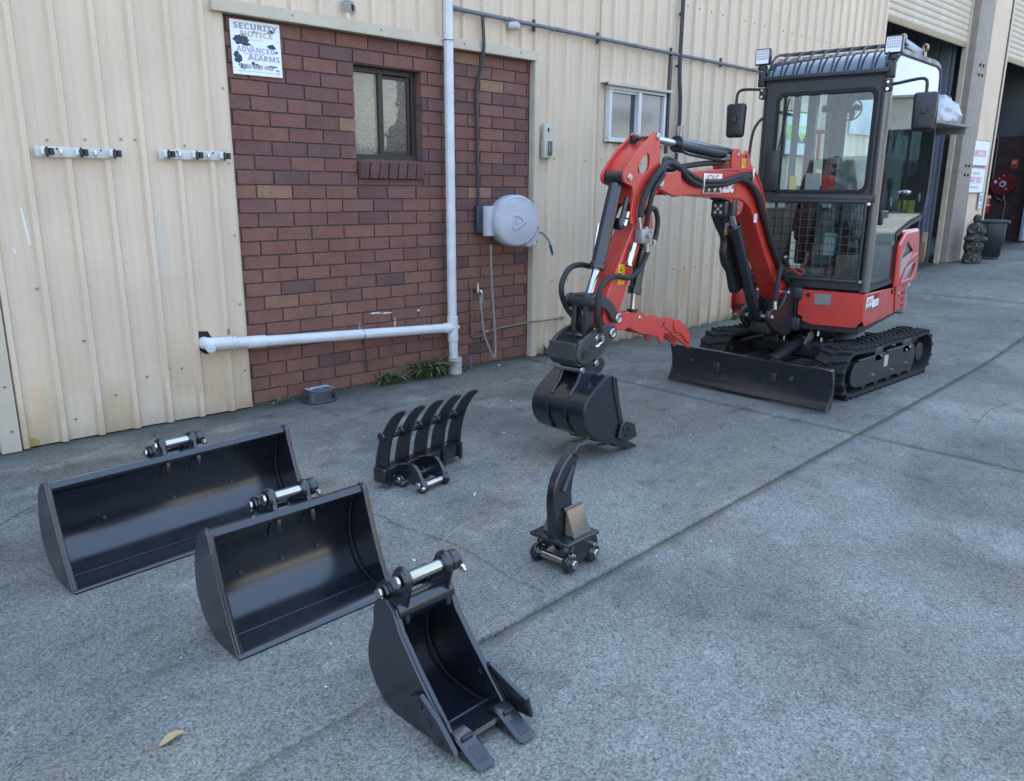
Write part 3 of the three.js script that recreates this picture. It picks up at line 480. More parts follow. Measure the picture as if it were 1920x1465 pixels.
  build('pipe_run', [tube([[0.03, -0.02, 0.01], [0.2, -0.005, 0.014], [0.45, 0.012, 0.035], [0.62, 0.012, 0.05], [0.86, 0.012, 0.055]], 0.007, 8, 40)], M(0.24, 0.20, 0.17, 0.5, 0.4), cp);
  build('fitting', [cyl([0.02, -0.022, 0.008], [0.045, -0.018, 0.012], 0.012, 0.012, 10), cyl([0.76, 0.012, 0.053], [0.79, 0.012, 0.054], 0.012, 0.012, 10), cyl([0.855, 0.012, 0.03], [0.855, 0.012, 0.065], 0.014, 0.014, 10)], mat.steel, cp);
  const stub = thing('pipe_stub', 'short grey pipe stub standing against the brick base right of the drain', 'pipe', [1.80, 0, 0.05]);
  build('stub', [cyl([0, 0, 0], [0, 0.085, 0], 0.011, 0.011, 12), cyl([0, 0.075, 0], [0, 0.09, 0], 0.013, 0.013, 12)], mat.conduit, stub);
  const gv = thing('drain_grate', 'small round metal cap on the concrete beside the hose loop', 'drain cap', [2.02, 0.001, 0.14]);
  build('cap', [new THREE.TorusGeometry(0.018, 0.005, 6, 20).rotateX(Math.PI / 2).translate(0, 0.005, 0), cyl([0, 0, 0], [0, 0.006, 0], 0.016, 0.016, 16)], mat.steel, gv);
}
{ // tool clip strips, switch, sensor, poster
  const strip3 = (x, y, w, label) => {
    const t = thing('tool_clip_rail', label, 'tool rail', [x, y, 0.058], 0, 'white tool clip rails on the left cladding');
    build('rail', [box(w, 0.052, 0.006, 0, 0, 0, 0.002)], M(0.66, 0.68, 0.64, 0.5, 0, { map: wornTint }), t);
    for (const k of [-0.41, 0.0, 0.42]) { const c = build('clip_block', [box(0.022, 0.036, 0.024, k * w, 0.002, 0.014, 0.004)], mat.white, t); build('rubber_roller', [cyl([k * w + 0.015, -0.017, 0.028], [k * w + 0.015, 0.017, 0.028], 0.0115, 0.0115, 12, 0.002), cyl([k * w + 0.036, -0.017, 0.028], [k * w + 0.036, 0.017, 0.028], 0.0115, 0.0115, 12, 0.002)], mat.plastic, c); build('screw_head', [cyl([k * w + 0.02, 0.021, 0.003], [k * w + 0.02, 0.021, 0.006], 0.005, 0.005, 8), cyl([k * w + 0.02, -0.021, 0.003], [k * w + 0.02, -0.021, 0.006], 0.005, 0.005, 8)], mat.dark, c); }
    for (const k of [-0.2, 0.22]) build('hook', [box(0.013, 0.028, 0.012, k * w, -0.002, 0.009, 0.002)], mat.zinc, t);
    for (const k of [-0.24, 0.30]) build('screw_head', [cyl([k * w, 0.015, 0.003], [k * w, 0.015, 0.006], 0.005, 0.005, 8)], mat.dark, t);
  };
  strip3(-0.855, 1.541, 0.39, 'white rail of black tool clips on the left cladding, farther from the bricks');
  strip3(-0.25, 1.548, 0.385, 'white rail of black tool clips on the left cladding, nearest the bricks');
  const sw = thing('isolator_switch', 'small cream switch box with a clear cover on the cladding right of the bricks', 'switch', [2.577, 1.745, 0.07]);
  build('upper_box', [box(0.062, 0.12, 0.035, 0, 0.075, 0, 0.006)], M(0.50, 0.50, 0.42, 0.5), sw);
  build('lower_box', [box(0.082, 0.145, 0.05, 0.002, -0.055, 0.004, 0.008)], M(0.44, 0.44, 0.37, 0.5), sw);
  build('cover', [box(0.042, 0.11, 0.022, 0.014, -0.05, 0.034, 0.006)], M(0.10, 0.105, 0.10, 0.2, 0, { clearcoat: 1 }), sw);
  build('toggle', [box(0.014, 0.03, 0.008, 0.008, 0.09, 0.02, 0.003)], mat.dark, sw);
  const sn = thing('sensor_light', 'small grey cylinder sensor under the conduit above the bricks', 'sensor', [2.20, 2.548, 0.06]);
  build('sensor_body', [cyl([-0.03, 0, 0], [0.035, 0.0, 0.04], 0.031, 0.031, 22, 0.004)], M(0.45, 0.46, 0.46, 0.5), sn);
  build('lens', [cyl([0.035, 0, 0.04], [0.044, 0, 0.046], 0.026, 0.022, 20, 0.003)], M(0.62, 0.64, 0.66, 0.25), sn);
  build('torn_patch', [plate([[-0.03, 0.03], [0.0, 0.05], [0.05, 0.04], [0.07, 0.0], [0.05, -0.035], [0.01, -0.02], [-0.02, -0.03]], 0, 0.005, 0.001).translate(0.8, 2.475, 0.055)], M(0.36, 0.35, 0.33, 0.9, 0, { map: wornTint }), shed);
  build('torn_gap', [plate([[0.035, 0.028], [0.055, 0.02], [0.05, -0.02], [0.036, -0.01]], 0.004, 0.002, 0).translate(0.8, 2.475, 0.055)], mat.dark, shed);
  const ps = thing('security_notice', 'weathered white and black security notice fixed to the brick top corner', 'sign', [0.2, 2.168, 0.012]);
  const face = canvasTex(620, 600, (c, w, h) => {
    c.fillStyle = '#e9eef2'; c.fillRect(0, 0, w, h);
    const R = rng(41);
    const blotch = (x, y, rx, ry, n) => { c.fillStyle = '#2a3350'; for (let k = 0; k < n; k++) { c.beginPath(); const m = 13; for (let i = 0; i < m; i++) { const t = i / m * 6.283, q = 0.55 + 0.7 * R(), px = x + (R() - 0.5) * rx * 0.35 + Math.cos(t) * rx * q, py = y + (R() - 0.5) * ry * 0.35 + Math.sin(t) * ry * q; i ? c.lineTo(px, py) : c.moveTo(px, py); } c.fill(); } };
    blotch(120, 215, 90, 62, 3); blotch(185, 262, 60, 22, 2); blotch(70, 410, 48, 60, 3); blotch(300, 120, 46, 14, 2); blotch(500, 95, 42, 20, 2); blotch(505, 265, 55, 26, 2); blotch(560, 320, 20, 14, 2); blotch(120, 505, 70, 30, 2); blotch(300, 495, 60, 22, 3); blotch(480, 490, 70, 14, 2); blotch(250, 470, 20, 20, 2);
    for (let k = 0; k < 150; k++) { const x = R() * w, y = R() * h; c.fillStyle = R() < 0.5 ? '#39425c' : '#f2f6f8'; c.fillRect(x, y, 2 + R() * 12, 1 + R() * 5); }
    const txt = (s, x, y, size, sx, fill, st) => { c.save(); c.translate(x, y); c.scale(sx, 1); c.font = 'bold ' + size + 'px sans-serif'; c.textAlign = 'center'; c.lineWidth = 5; c.strokeStyle = st; c.strokeText(s, 0, 0); c.fillStyle = fill; c.fillText(s, 0, 0); c.restore(); };
    txt('SECURITY', 312, 92, 88, 1.36, '#8d8f98', '#c9cdd2'); txt('NOTICE', 322, 172, 84, 1.36, '#a9a59f', '#ddd9d2');
    txt('ADVANCED', 300, 345, 80, 1.14, '#8f909c', '#dfe3e8'); txt('ALARMS', 400, 432, 84, 1.22, '#85868f', '#dfe3e8');
    c.strokeStyle = '#b9b7c8'; c.lineWidth = 14; c.beginPath(); c.moveTo(190, 440); c.lineTo(262, 270); c.lineTo(330, 440); c.stroke(); c.beginPath(); c.moveTo(140, 362); c.lineTo(400, 362); c.stroke();
    txt('1300 365 649', 290, 530, 66, 1.12, '#b6b2aa', '#5a5f70');
    c.font = '20px sans-serif'; c.fillStyle = '#6f7684'; c.textAlign = 'center'; c.fillText('premises protected by', 300, 212);
    c.strokeStyle = '#4d5668'; c.lineWidth = 3; c.strokeRect(540, 520, 44, 64); c.fillStyle = '#3c465c'; c.fillRect(540, 520, 44, 12); c.beginPath(); c.moveTo(550, 562); c.lineTo(576, 542); c.lineTo(566, 566); c.fill();
    for (let x = 60; x < 520; x += 11) { c.fillStyle = '#7d8492'; c.fillRect(x, 556 + (R() - 0.5) * 4, 4 + R() * 5, 9); }
    for (let k = 0; k < 260; k++) { c.fillStyle = 'rgba(236,241,244,' + (0.4 + 0.6 * R()) + ')'; c.fillRect(R() * w, R() * h, 2 + R() * 16, 1 + R() * 4); }
  });
  const g = box(0.312, 0.30, 0.003).rotateZ(0.01), fm = M(1, 1, 1, 0.55, 0, { map: face });
  build('sign_panel', [g], mat.white, ps);
  const fp = new THREE.PlaneGeometry(0.308, 0.296); const fmesh = new THREE.Mesh(fp, fm); fmesh.rotation.z = 0.01; fmesh.name = 'printed_face'; fmesh.position.z = 0.0035; ps.add(fmesh);
}
// ------------------------------------------------------------------ the excavator
const digger = thing('excavator', 'red and black mini excavator with glazed cab, rubber tracks and bucket resting on concrete', 'excavator', [3.85, 0, 1.93]);
const UP = new THREE.Matrix4().makeRotationY(Math.PI + 10 * Math.PI / 180);                                        // upper deck: x forward, y up, z = -v
const BM = new THREE.Matrix4().makeTranslation(-0.65, 0, -0.09).multiply(new THREE.Matrix4().makeRotationY(Math.PI + 5 * Math.PI / 180));  // boom plane
const up = (name, list, m, parent = digger, o = {}) => build(name, list, m, parent, { m: UP, ...o });
const bo = (name, list, m, parent = digger, o = {}) => build(name, list, m, parent, { m: BM, ...o });
const boE = (name, list, m, parent = digger, o = {}) => each(name, list, m, parent, { m: BM, ...o });
const decal = (name, w, h, pos, matrix, map, parent, face = 1) => { // a flat printed label, facing +v (face 1) or forward (face 2)
  const g = new THREE.PlaneGeometry(w, h); if (face === 1) g.rotateY(Math.PI); else g.rotateY(Math.PI / 2);
  g.translate(...pos).applyMatrix4(matrix); const m = new THREE.Mesh(g, M(1, 1, 1, 0.45, 0, { map })); m.name = name; parent.add(m); return m;
};
// ---- tracks
function track(zc, outer) {
  const hw = 0.108, path = [], xf = -0.72, xr = 0.475, rf = 0.158, rb = 0.158, yf = 0.172, yr = 0.172;
  for (let i = 0; i <= 14; i++) { const a = Math.PI / 2 + i / 14 * Math.PI; path.push([xf + Math.cos(a) * rf, yf + Math.sin(a) * rf]); }
  for (let i = 1; i < 12; i++) path.push([xf + (xr - xf) * i / 12, 0.014]);
  for (let i = 0; i <= 14; i++) { const a = -Math.PI / 2 + i / 14 * Math.PI; path.push([xr + Math.cos(a) * rb, yr + Math.sin(a) * rb]); }
  for (let i = 1; i < 12; i++) { const t = i / 12; path.push([xr + (xf - xr) * t, 0.33 - 0.012 * Math.sin(t * Math.PI * 2) ** 2]); }
  const cv = new THREE.CatmullRomCurve3(path.map(([x, y]) => V(x, y, 0)), true), L = cv.getLength(), n = 44, gs = [];
  const loop = cv.getSpacedPoints(120).slice(0, -1).map((p) => [p.x, p.y]), cx = (xf + xr) / 2, inner = cv.getSpacedPoints(120).slice(0, -1).map((p, i) => { const t = cv.getTangentAt(i / 120), nx = -t.y, ny = t.x; return [p.x + nx * 0.022, p.y + ny * 0.022]; });
  gs.push(plate(loop, zc, hw * 2, 0.003, [inner.slice().reverse()]));
  const belt = build('track_belt', gs, mat.rubber, digger);
  const lugs = [], guides = [];
  for (let i = 0; i < n; i++) {
    const p = cv.getPointAt(i / n), t = cv.getTangentAt(i / n), ang = Math.atan2(t.y, t.x);
    const lug = (z, w, dx, rot, d) => new RoundedBoxGeometry(0.024, 0.026, w, 1, 0.004).rotateY(rot).translate(dx, -0.009, z).rotateZ(ang).translate(p.x, p.y, zc);
    lugs.push(lug(-0.058, 0.105, 0.006, 0.28), lug(0.058, 0.105, -0.012, -0.28));
    const p2 = cv.getPointAt((i + 0.5) / n), t2 = cv.getTangentAt((i + 0.5) / n); guides.push(box(0.02, 0.024, 0.03, 0, 0.03, 0, 0.004).rotateZ(Math.atan2(t2.y, t2.x)).translate(p2.x, p2.y, zc));
  }
  build('track_lugs', lugs, mat.rubber, belt, { kind: 'stuff' }); build('guide_teeth', guides, mat.rubber, belt, { kind: 'stuff' });
  const s = outer, zo = zc + s * 0.10;
  const fr = build('track_frame', [plate(smoothPts([[-0.74, 0.09], [-0.77, 0.15], [-0.72, 0.245], [-0.55, 0.262], [-0.2, 0.272], [0.1, 0.272], [0.25, 0.262], [0.29, 0.18], [0.25, 0.085], [0, 0.075], [-0.4, 0.075]], 3), zo, 0.02, 0.004), box(0.95, 0.13, 0.12, -0.22, 0.17, zc, 0.01), box(0.14, 0.10, 0.02, 0.12, 0.27, zo, 0.006), box(0.12, 0.10, 0.02, -0.36, 0.27, zo, 0.006)], mat.frame, digger);
  each('frame_ledge', [box(0.22, 0.012, 0.022, -0.58, 0.266, zo + s * 0.012, 0.004), box(0.30, 0.012, 0.022, -0.10, 0.276, zo + s * 0.012, 0.004)], mat.grey, fr);
  for (const [x, y] of [[-0.34, 0.255], [0.10, 0.24], [0.16, 0.255], [-0.44, 0.13], [-0.12, 0.12], [0.13, 0.135]]) build('bolt', [cyl([x, y, zo + s * 0.008], [x, y, zo + s * 0.022], 0.012, 0.010, 6)], mat.zinc, fr);
  build('frame_sticker', [box(0.062, 0.082, 0.002, -0.235, 0.205, zo + s * 0.0115)], M(0.42, 0.43, 0.42, 0.4), fr);
  build('sprocket', [cyl([xr, yr, zc - 0.03], [xr, yr, zc + 0.03], 0.115, 0.115, 26, 0.004), cyl([xr, yr, zc - 0.09], [xr, yr, zc + s * 0.075], 0.075, 0.07, 24, 0.006), ...Array.from({ length: 12 }, (_, i) => box(0.05, 0.03, 0.03, 0.115, 0, 0, 0.006).rotateZ(i * 0.5236).translate(xr, yr, zc))], mat.frame, digger);
  build('idler', [cyl([xf, yf, zc - 0.045], [xf, yf, zc + 0.045], 0.125, 0.125, 28, 0.01)], mat.frame, digger);
  for (const x of [-0.5, -0.3, -0.1, 0.1, 0.28]) build('roller', [cyl([x, 0.072, zc - 0.06], [x, 0.072, zc + 0.085 * s], 0.042, 0.042, 16, 0.004)], mat.frame, digger);
}
track(0.46, 1); track(-0.46, -1);
// ---- undercarriage, dozer blade
build('car_body', [box(0.80, 0.11, 0.56, -0.08, 0.245, 0, 0.02), box(0.5, 0.16, 0.36, -0.1, 0.24, 0, 0.03), box(0.16, 0.10, 0.80, -0.34, 0.21, 0, 0.02), box(0.16, 0.10, 0.80, 0.20, 0.21, 0, 0.02), box(0.14, 0.06, 0.10, -0.42, 0.28, 0.18, 0.01), box(0.14, 0.06, 0.10, -0.42, 0.28, -0.18, 0.01), cyl([0, 0.26, 0], [0, 0.345, 0], 0.29, 0.27, 40, 0.008)], mat.frame, digger);
build('slew_ring', [cyl([0, 0.34, 0], [0, 0.40, 0], 0.25, 0.25, 48, 0.004), ...Array.from({ length: 20 }, (_, i) => cyl([0.265 * Math.cos(i * 0.314), 0.33, 0.265 * Math.sin(i * 0.314)], [0.265 * Math.cos(i * 0.314), 0.36, 0.265 * Math.sin(i * 0.314)], 0.009, 0.009, 6))], mat.grey, digger);
{
  const zc = 0.015, hw = 0.612, prof = smoothPts([[-1.205, 0.02], [-1.172, 0.06], [-1.158, 0.13], [-1.165, 0.20], [-1.192, 0.268]], 5, false);
  const b = build('dozer_blade', [plate(ribbon(prof, 0.012), zc, hw * 2, 0.002), box(0.045, 0.014, hw * 2, -1.172, 0.272, zc, 0.004), box(0.02, 0.012, hw * 2, -1.20, 0.02, zc, 0.003), plate([[-1.21, 0.012], [-1.15, 0.03], [-1.135, 0.13], [-1.15, 0.26], [-1.195, 0.275], [-1.17, 0.2], [-1.163, 0.13], [-1.178, 0.06]], zc + hw, 0.012), plate([[-1.21, 0.012], [-1.15, 0.03], [-1.135, 0.13], [-1.15, 0.26], [-1.195, 0.275], [-1.17, 0.2], [-1.163, 0.13], [-1.178, 0.06]], zc - hw, 0.012)], mat.black, digger);
  build('blade_extension', [plate(ribbon(prof.map(([x, y]) => [x - 0.004, y]), 0.013), zc + hw - 0.095, 0.185, 0.002), box(0.052, 0.018, 0.185, -1.172, 0.275, zc + hw - 0.095, 0.004)], mat.black, b);
  for (const z of [-0.42, 0.36]) build('bolt', [cyl([-1.165, 0.18, z], [-1.185, 0.183, z], 0.016, 0.013, 10)], mat.grey, b);
  build('blade_arm', [box(0.76, 0.075, 0.06, -0.80, 0.16, 0.22, 0.01)], mat.frame, b); build('blade_arm', [box(0.76, 0.075, 0.06, -0.80, 0.16, -0.22, 0.01)], mat.frame, b);
  build('blade_brace', [box(0.05, 0.18, 0.5, -1.12, 0.13, 0, 0.008), box(0.30, 0.02, 0.40, -0.98, 0.12, 0, 0.004)], mat.frame, b);
  build('blade_ram', [cyl([-0.42, 0.30, 0.02], [-0.83, 0.205, 0.02], 0.042, 0.042, 22, 0.004), cyl([-0.36, 0.31, 0.02], [-0.45, 0.29, 0.02], 0.052, 0.052, 20, 0.006)], mat.frame, digger);
  build('ram_rod', [cyl([-0.83, 0.205, 0.02], [-1.11, 0.14, 0.02], 0.02, 0.02, 16)], mat.chrome, digger);
  build('hose_guard', [plate([[-0.52, 0.30], [-0.42, 0.385], [-0.37, 0.33], [-0.47, 0.26]], 0.085, 0.006)], M(0.30, 0.27, 0.21, 0.5, 0.3), digger);
  for (const [x, y, z] of [[-0.40, 0.34, 0.06], [-0.36, 0.355, 0.11], [-0.38, 0.315, 0.15], [-0.50, 0.315, -0.08], [-0.46, 0.315, -0.16], [-0.32, 0.30, 0.28]]) build('grease_fitting', [cyl([x, y - 0.02, z], [x, y + 0.014, z], 0.013, 0.011, 8)], mat.zinc, digger);
  build('hydraulic_hose', [tube([[-0.3, 0.32, 0.08], [-0.2, 0.40, 0.14], [-0.12, 0.36, 0.22], [-0.05, 0.30, 0.24]], 0.011, 7, 30), tube([[-0.34, 0.33, 0.05], [-0.25, 0.42, 0.09], [-0.1, 0.38, 0.15]], 0.011, 7, 30)], mat.hose, digger);
}
// ---- upper deck
const mir = (l) => l.map(([a, b]) => [a, -b]);
const planXZ = (pts, y0, y1, bev = 0.006) => plate(pts.map(([u, v]) => [u, v]), 0, y1 - y0, bev).rotateX(Math.PI / 2).translate(0, (y0 + y1) / 2, 0);   // outline in u, -v... laid flat
const flat = (pts, y0, y1, bev) => planXZ(mir(pts), y0, y1, bev);
up('deck', [flat([[0.53, 0.36], [0.53, -0.42], [0.3, -0.6], [-0.5, -0.6], [-0.85, -0.4], [-1.0, -0.1], [-0.95, 0.2], [-0.8, 0.34]], 0.40, 0.46), box(0.5, 0.20, 0.30, 0.30, 0.55, 0.22, 0.01)], mat.frame);
{
  // red front valance: the corner is cut back below
  const sk = up('front_valance', [plate([[-0.056, 0.692], [0.386, 0.692], [0.386, 0.505], [0.35, 0.452], [0.06, 0.446], [-0.02, 0.468], [-0.02, 0.50], [-0.056, 0.505]], 0, 0.012, 0.003).rotateY(Math.PI / 2).translate(0.572, 0, 0)], mat.red, digger);
  up('rating_plate', [box(0.003, 0.075, 0.112, 0.580, 0.632, -0.112), ...[[0.662, -0.064], [0.662, -0.16], [0.602, -0.064], [0.602, -0.16]].map(([y, z]) => cyl([0.580, y, z], [0.584, y, z], 0.004, 0.004, 8))], M(0.30, 0.29, 0.27, 0.4, 0.6), sk);
  up('plug', [cyl([0.576, 0.655, -0.01], [0.582, 0.655, -0.01], 0.017, 0.016, 16)], mat.dark, sk);
  const sd = up('side_valance', [plate([[0.575, 0.690], [-0.26, 0.662], [-0.75, 0.648], [-0.74, 0.46], [0.50, 0.452], [0.565, 0.5]], -0.384, 0.012, 0.003), plate([[-0.30, 0.664], [-0.36, 0.664], [-0.44, 0.46], [-0.36, 0.46]], -0.394, 0.012, 0.004)], mat.red, digger);
  up('vent_panel', [plate([[-0.42, 0.60], [-0.50, 0.60], [-0.52, 0.48], [-0.44, 0.48]], -0.394, 0.010, 0.003)], mat.red, sd);
  for (const y of [0.49, 0.54, 0.59]) up('louvre', [box(0.10, 0.028, 0.012, -0.62, y, -0.388, 0.003)], M(0.25, 0.015, 0.015, 0.6), sd);
  up('fuel_cap', [cyl([-0.22, 0.635, -0.386], [-0.22, 0.635, -0.398], 0.022, 0.02, 16, 0.003)], mat.dark, sd);
  const kuc = canvasTex(512, 160, (c) => {
    c.fillStyle = '#8d2024'; c.fillRect(0, 0, 512, 160); c.fillStyle = '#e9e7e4'; c.fillRect(6, 6, 270, 148); c.fillRect(270, 60, 236, 84);
    c.fillStyle = '#a52428'; c.font = 'bold 98px sans-serif'; c.textAlign = 'center'; c.save(); c.translate(140, 86); c.scale(0.9, 0.85); c.fillText('KING', 0, 0); c.restore();
    c.fillStyle = '#2b2b30'; c.beginPath(); [[14, 152], [60, 92], [96, 146], [140, 92], [184, 146], [224, 92], [268, 152]].forEach(([x, y], i) => i ? c.lineTo(x, y) : c.moveTo(x, y)); c.fill();
    c.font = 'bold italic 68px sans-serif'; c.fillStyle = '#6d6d72'; c.fillText('2.5C', 388, 126);
  });
  decal('maker_decal', 0.36, 0.10, [0.36, 0.615, -0.3925], UP, kuc, sd);
  up('right_valance', [plate([[0.47, 0.68], [-0.75, 0.66], [-0.74, 0.46], [0.40, 0.44], [0.47, 0.50]], 0.60, 0.012, 0.003), box(0.012, 0.23, 0.13, 0.40, 0.56, 0.55, 0.003)], mat.red, digger);
  up('louvre', [box(0.016, 0.05, 0.012, 0.408, 0.50, 0.53), box(0.016, 0.05, 0.012, 0.408, 0.50, 0.555), box(0.016, 0.05, 0.012, 0.408, 0.50, 0.58)], mat.dark, digger);
  // engine hood with two meshed openings, grey counterweight round the tail
  const op1 = [[-0.39, 1.02], [-0.66, 0.925], [-0.43, 0.865], [-0.262, 0.74], [-0.25, 0.88]], op2 = [[-0.74, 0.835], [-0.83, 0.79], [-0.74, 0.70], [-0.38, 0.695], [-0.49, 0.805]];
  const hood = up('engine_hood', [plate([[-0.20, 0.672], [-0.19, 0.88], [-0.18, 0.99], [-0.36, 1.075], [-0.80, 1.085], [-0.86, 1.0], [-0.92, 0.83], [-0.94, 0.67], [-0.7, 0.655]], -0.40, 0.035, 0.012, [op1, op2]), box(0.55, 0.40, 0.70, -0.60, 0.86, 0.0, 0.03), flat([[-0.3, 0.40], [-0.85, 0.40], [-0.98, 0.1], [-0.95, -0.3], [-0.7, -0.55], [-0.2, -0.58]], 1.06, 1.09, 0.01)], mat.red, digger);
  const meshMap = tex(64, 64, (u, v) => { const a = Math.hypot(u - 0.5, v - 0.5) < 0.36; return a ? [0.06, 0.06, 0.06] : [0.30, 0.30, 0.28]; }, true, [0.012, 0.012]);
  const mm = M(1, 1, 1, 0.5, 0.3, { map: meshMap });
  up('mesh_inset', [plate(op1, -0.396, 0.004, 0)], mm, hood); up('mesh_inset', [plate(op2, -0.396, 0.004, 0)], mm, hood);
  const rim = (o) => plate(o.map(([a, b], i, l) => { const cx = l.reduce((s, p) => s + p[0], 0) / l.length, cy = l.reduce((s, p) => s + p[1], 0) / l.length; return [cx + (a - cx) * 1.03, cy + (b - cy) * 1.03]; }), -0.419, 0.006, 0.002, [o.map(([a, b], i, l) => { const cx = l.reduce((s, p) => s + p[0], 0) / l.length, cy = l.reduce((s, p) => s + p[1], 0) / l.length; return [cx + (a - cx) * 0.965, cy + (b - cy) * 0.965]; })]);
  const rimM = M(0.42, 0.33, 0.31, 0.4); up('vent_rim', [rim(op1)], rimM, hood); up('vent_rim', [rim(op2)], rimM, hood);
  up('hood_crease', [plate([[-0.245, 0.665], [-0.30, 0.665], [-0.455, 0.845], [-0.80, 0.90], [-0.80, 0.88], [-0.44, 0.815]], -0.420, 0.010, 0.004)], mat.red, hood);
  up('counterweight', [flat(smoothPts([[-0.72, 0.39], [-0.93, 0.33], [-1.06, 0.10], [-1.05, -0.25], [-0.9, -0.48], [-0.72, -0.58], [-0.70, 0.0]], 4), 0.40, 0.66, 0.02), flat(smoothPts([[-0.80, 0.38], [-0.95, 0.33], [-1.08, 0.10], [-1.06, -0.25], [-0.9, -0.48], [-0.8, -0.5]], 4), 0.64, 0.80, 0.02)], M(0.21, 0.215, 0.20, 0.5, 0, { roughnessMap: grime, clearcoat: 0.4, clearcoatRoughness: 0.3 }));
  up('sticker', [box(0.05, 0.03, 0.003, -0.80, 0.64, -0.392)], mat.white, hood);
}
// ---- cab
{
  const U = 0.57, VL = 0.38, VR = -0.43;   // front plane, left and right edge
  const front = (pts, u, t, bev, holes = []) => plate(pts.map(([v, y]) => [-v, y]), 0, t, bev, holes.map((h) => h.map(([v, y]) => [-v, y]))).rotateY(Math.PI / 2).rotateY(0).scale(1, 1, 1).translate(u, 0, 0);
  // rotateY(90 degrees) sends x to -z, so the outline is mirrored first and lands at z = -v
  const fr = (pts, u, t, bev, holes = []) => plate(pts.map(([v, y]) => [v, y]), 0, t, bev, holes).rotateY(Math.PI / 2).translate(u, 0, 0);
  const rrect = (a, b, c, d, r, n = 5) => { const o = [], q = (cx, cy, s) => { for (let i = 0; i <= n; i++) { const t = s + i / n * Math.PI / 2; o.push([cx + r * Math.cos(t), cy + r * Math.sin(t)]); } }; q(b - r, d - r, 0); q(a + r, d - r, Math.PI / 2); q(a + r, c + r, Math.PI); q(b - r, c + r, Math.PI * 1.5); return o; };
  const screenHole = rrect(-0.325, 0.315, 1.372, 2.02, 0.045);
  const cab = up('cab', [fr([[VL, 2.13], [VR, 2.13], [VR, 0.70], [VL, 0.70]], U - 0.02, 0.05, 0.012, [screenHole, [[VR + 0.05, 0.79], [VR + 0.05, 1.30], [VL - 0.05, 1.30], [VL - 0.05, 0.79]]])], mat.frame, digger);
  // side walls: left door frame, right wall with a window, rear wall with a window
  const roofY = (u) => 2.30 + (0.45 - u) * 0.045;
  const sideOut = [[0.575, 0.70], [0.575, 2.08], [0.54, 2.16], [0.46, 2.245], [0.36, 2.29], [-0.85, 2.35], [-0.97, 2.335], [-1.03, 2.27], [-1.06, 2.1], [-1.10, 1.6], [-1.10, 1.36], [-1.0, 1.16], [-0.60, 1.12], [-0.18, 1.05], [-0.18, 0.70]];
  const doorHole = [[0.50, 0.735], [0.50, 1.9], [0.44, 2.10], [0.36, 2.20], [0.26, 2.235], [-0.84, 2.305], [-0.94, 2.29], [-0.99, 2.23], [-1.02, 2.05], [-1.06, 1.6], [-1.06, 1.38], [-0.97, 1.20], [-0.58, 1.16], [-0.15, 1.09], [-0.15, 0.735]];
  const doorIn = inset(sideOut, 0.042), door = up('door_frame', [band(sideOut, doorIn, -VL + 0.015, 0.045)], mat.frame, digger);
  up('door_glass', [plate(inset(sideOut, 0.034), -VL - 0.004, 0.004, 0)], mat.tint, door);
  up('door_post', [box(0.03, 1.15, 0.014, -0.34, 1.72, -VL + 0.02, 0.004), box(0.62, 0.02, 0.012, -0.60, 1.20, -VL + 0.02, 0.004)], mat.frame, door);
  up('glass_seal', [band(inset(sideOut, 0.030), inset(sideOut, 0.044), -VL - 0.005, 0.012)], mat.rubber, door);
  up('corner_post', [cyl([0.553, 0.70, -VL + 0.004], [0.553, 2.10, -VL + 0.004], 0.032, 0.032, 18, 0.003)], paint(0.10, 0.10, 0.105, 0.35, { clearcoat: 1, clearcoatRoughness: 0.12 }), door);
  up('door_handle', [box(0.13, 0.05, 0.02, 0.33, 1.22, -VL - 0.02, 0.008), box(0.05, 0.10, 0.03, 0.42, 1.20, -VL - 0.015, 0.008)], mat.plastic, door);
  for (const [x, y] of [[0.15, 1.30], [-0.78, 1.33]]) up('lock_plate', [cyl([x, y, -VL - 0.004], [x, y, -VL - 0.012], 0.034, 0.034, 22, 0.003)], mat.grey, door);
  up('latch', [cyl([-0.30, 1.37, -VL - 0.004], [-0.30, 1.37, -VL - 0.03], 0.016, 0.016, 12), box(0.09, 0.02, 0.02, -0.27, 1.37, -VL - 0.03, 0.005)], mat.zinc, door);
  const rwHole = [[0.46, 1.25], [0.46, 1.98], [0.40, 2.14], [-0.05, 2.18], [-0.05, 1.25]], rwHole2 = [[-0.13, 1.42], [-0.13, 2.16], [-0.85, 2.20], [-0.93, 1.42]];
  const rw = up('right_wall', [plate(sideOut.map(([a, b]) => [a, b]), -VR - 0.015, 0.035, 0.008, [rwHole, rwHole2])], mat.frame, digger);
  up('side_glass', [plate(rwHole, -VR - 0.012, 0.004, 0)], mat.glass, rw); up('side_glass', [plate(rwHole2, -VR - 0.012, 0.004, 0)], mat.glass, rw);
  up('window_bar', [box(0.03, 0.92, 0.02, 0.22, 1.7, -VR - 0.03, 0.004), box(0.5, 0.02, 0.016, 0.2, 1.93, -VR - 0.03, 0.004)], mat.frame, rw);
  const rearHole = rrect(-0.30, 0.30, 1.50, 2.12, 0.06);
  const back = up('rear_wall', [fr([[VL - 0.01, 2.30], [VR + 0.01, 2.30], [VR + 0.01, 0.75], [VL - 0.01, 0.75]], -1.03, 0.03, 0.006, [rearHole])], mat.frame, digger);
  up('rear_glass', [fr(rearHole, -1.03, 0.004, 0)], mat.glass, back);
  up('rear_trim', [fr(rrect(-0.24, -0.06, 1.27, 1.40, 0.03), -1.0, 0.03, 0.008, [rrect(-0.22, -0.08, 1.29, 1.38, 0.02)]), fr(rrect(0.06, 0.26, 1.27, 1.40, 0.03), -1.0, 0.03, 0.008, [rrect(0.08, 0.24, 1.29, 1.38, 0.02)])], mat.grey, back);
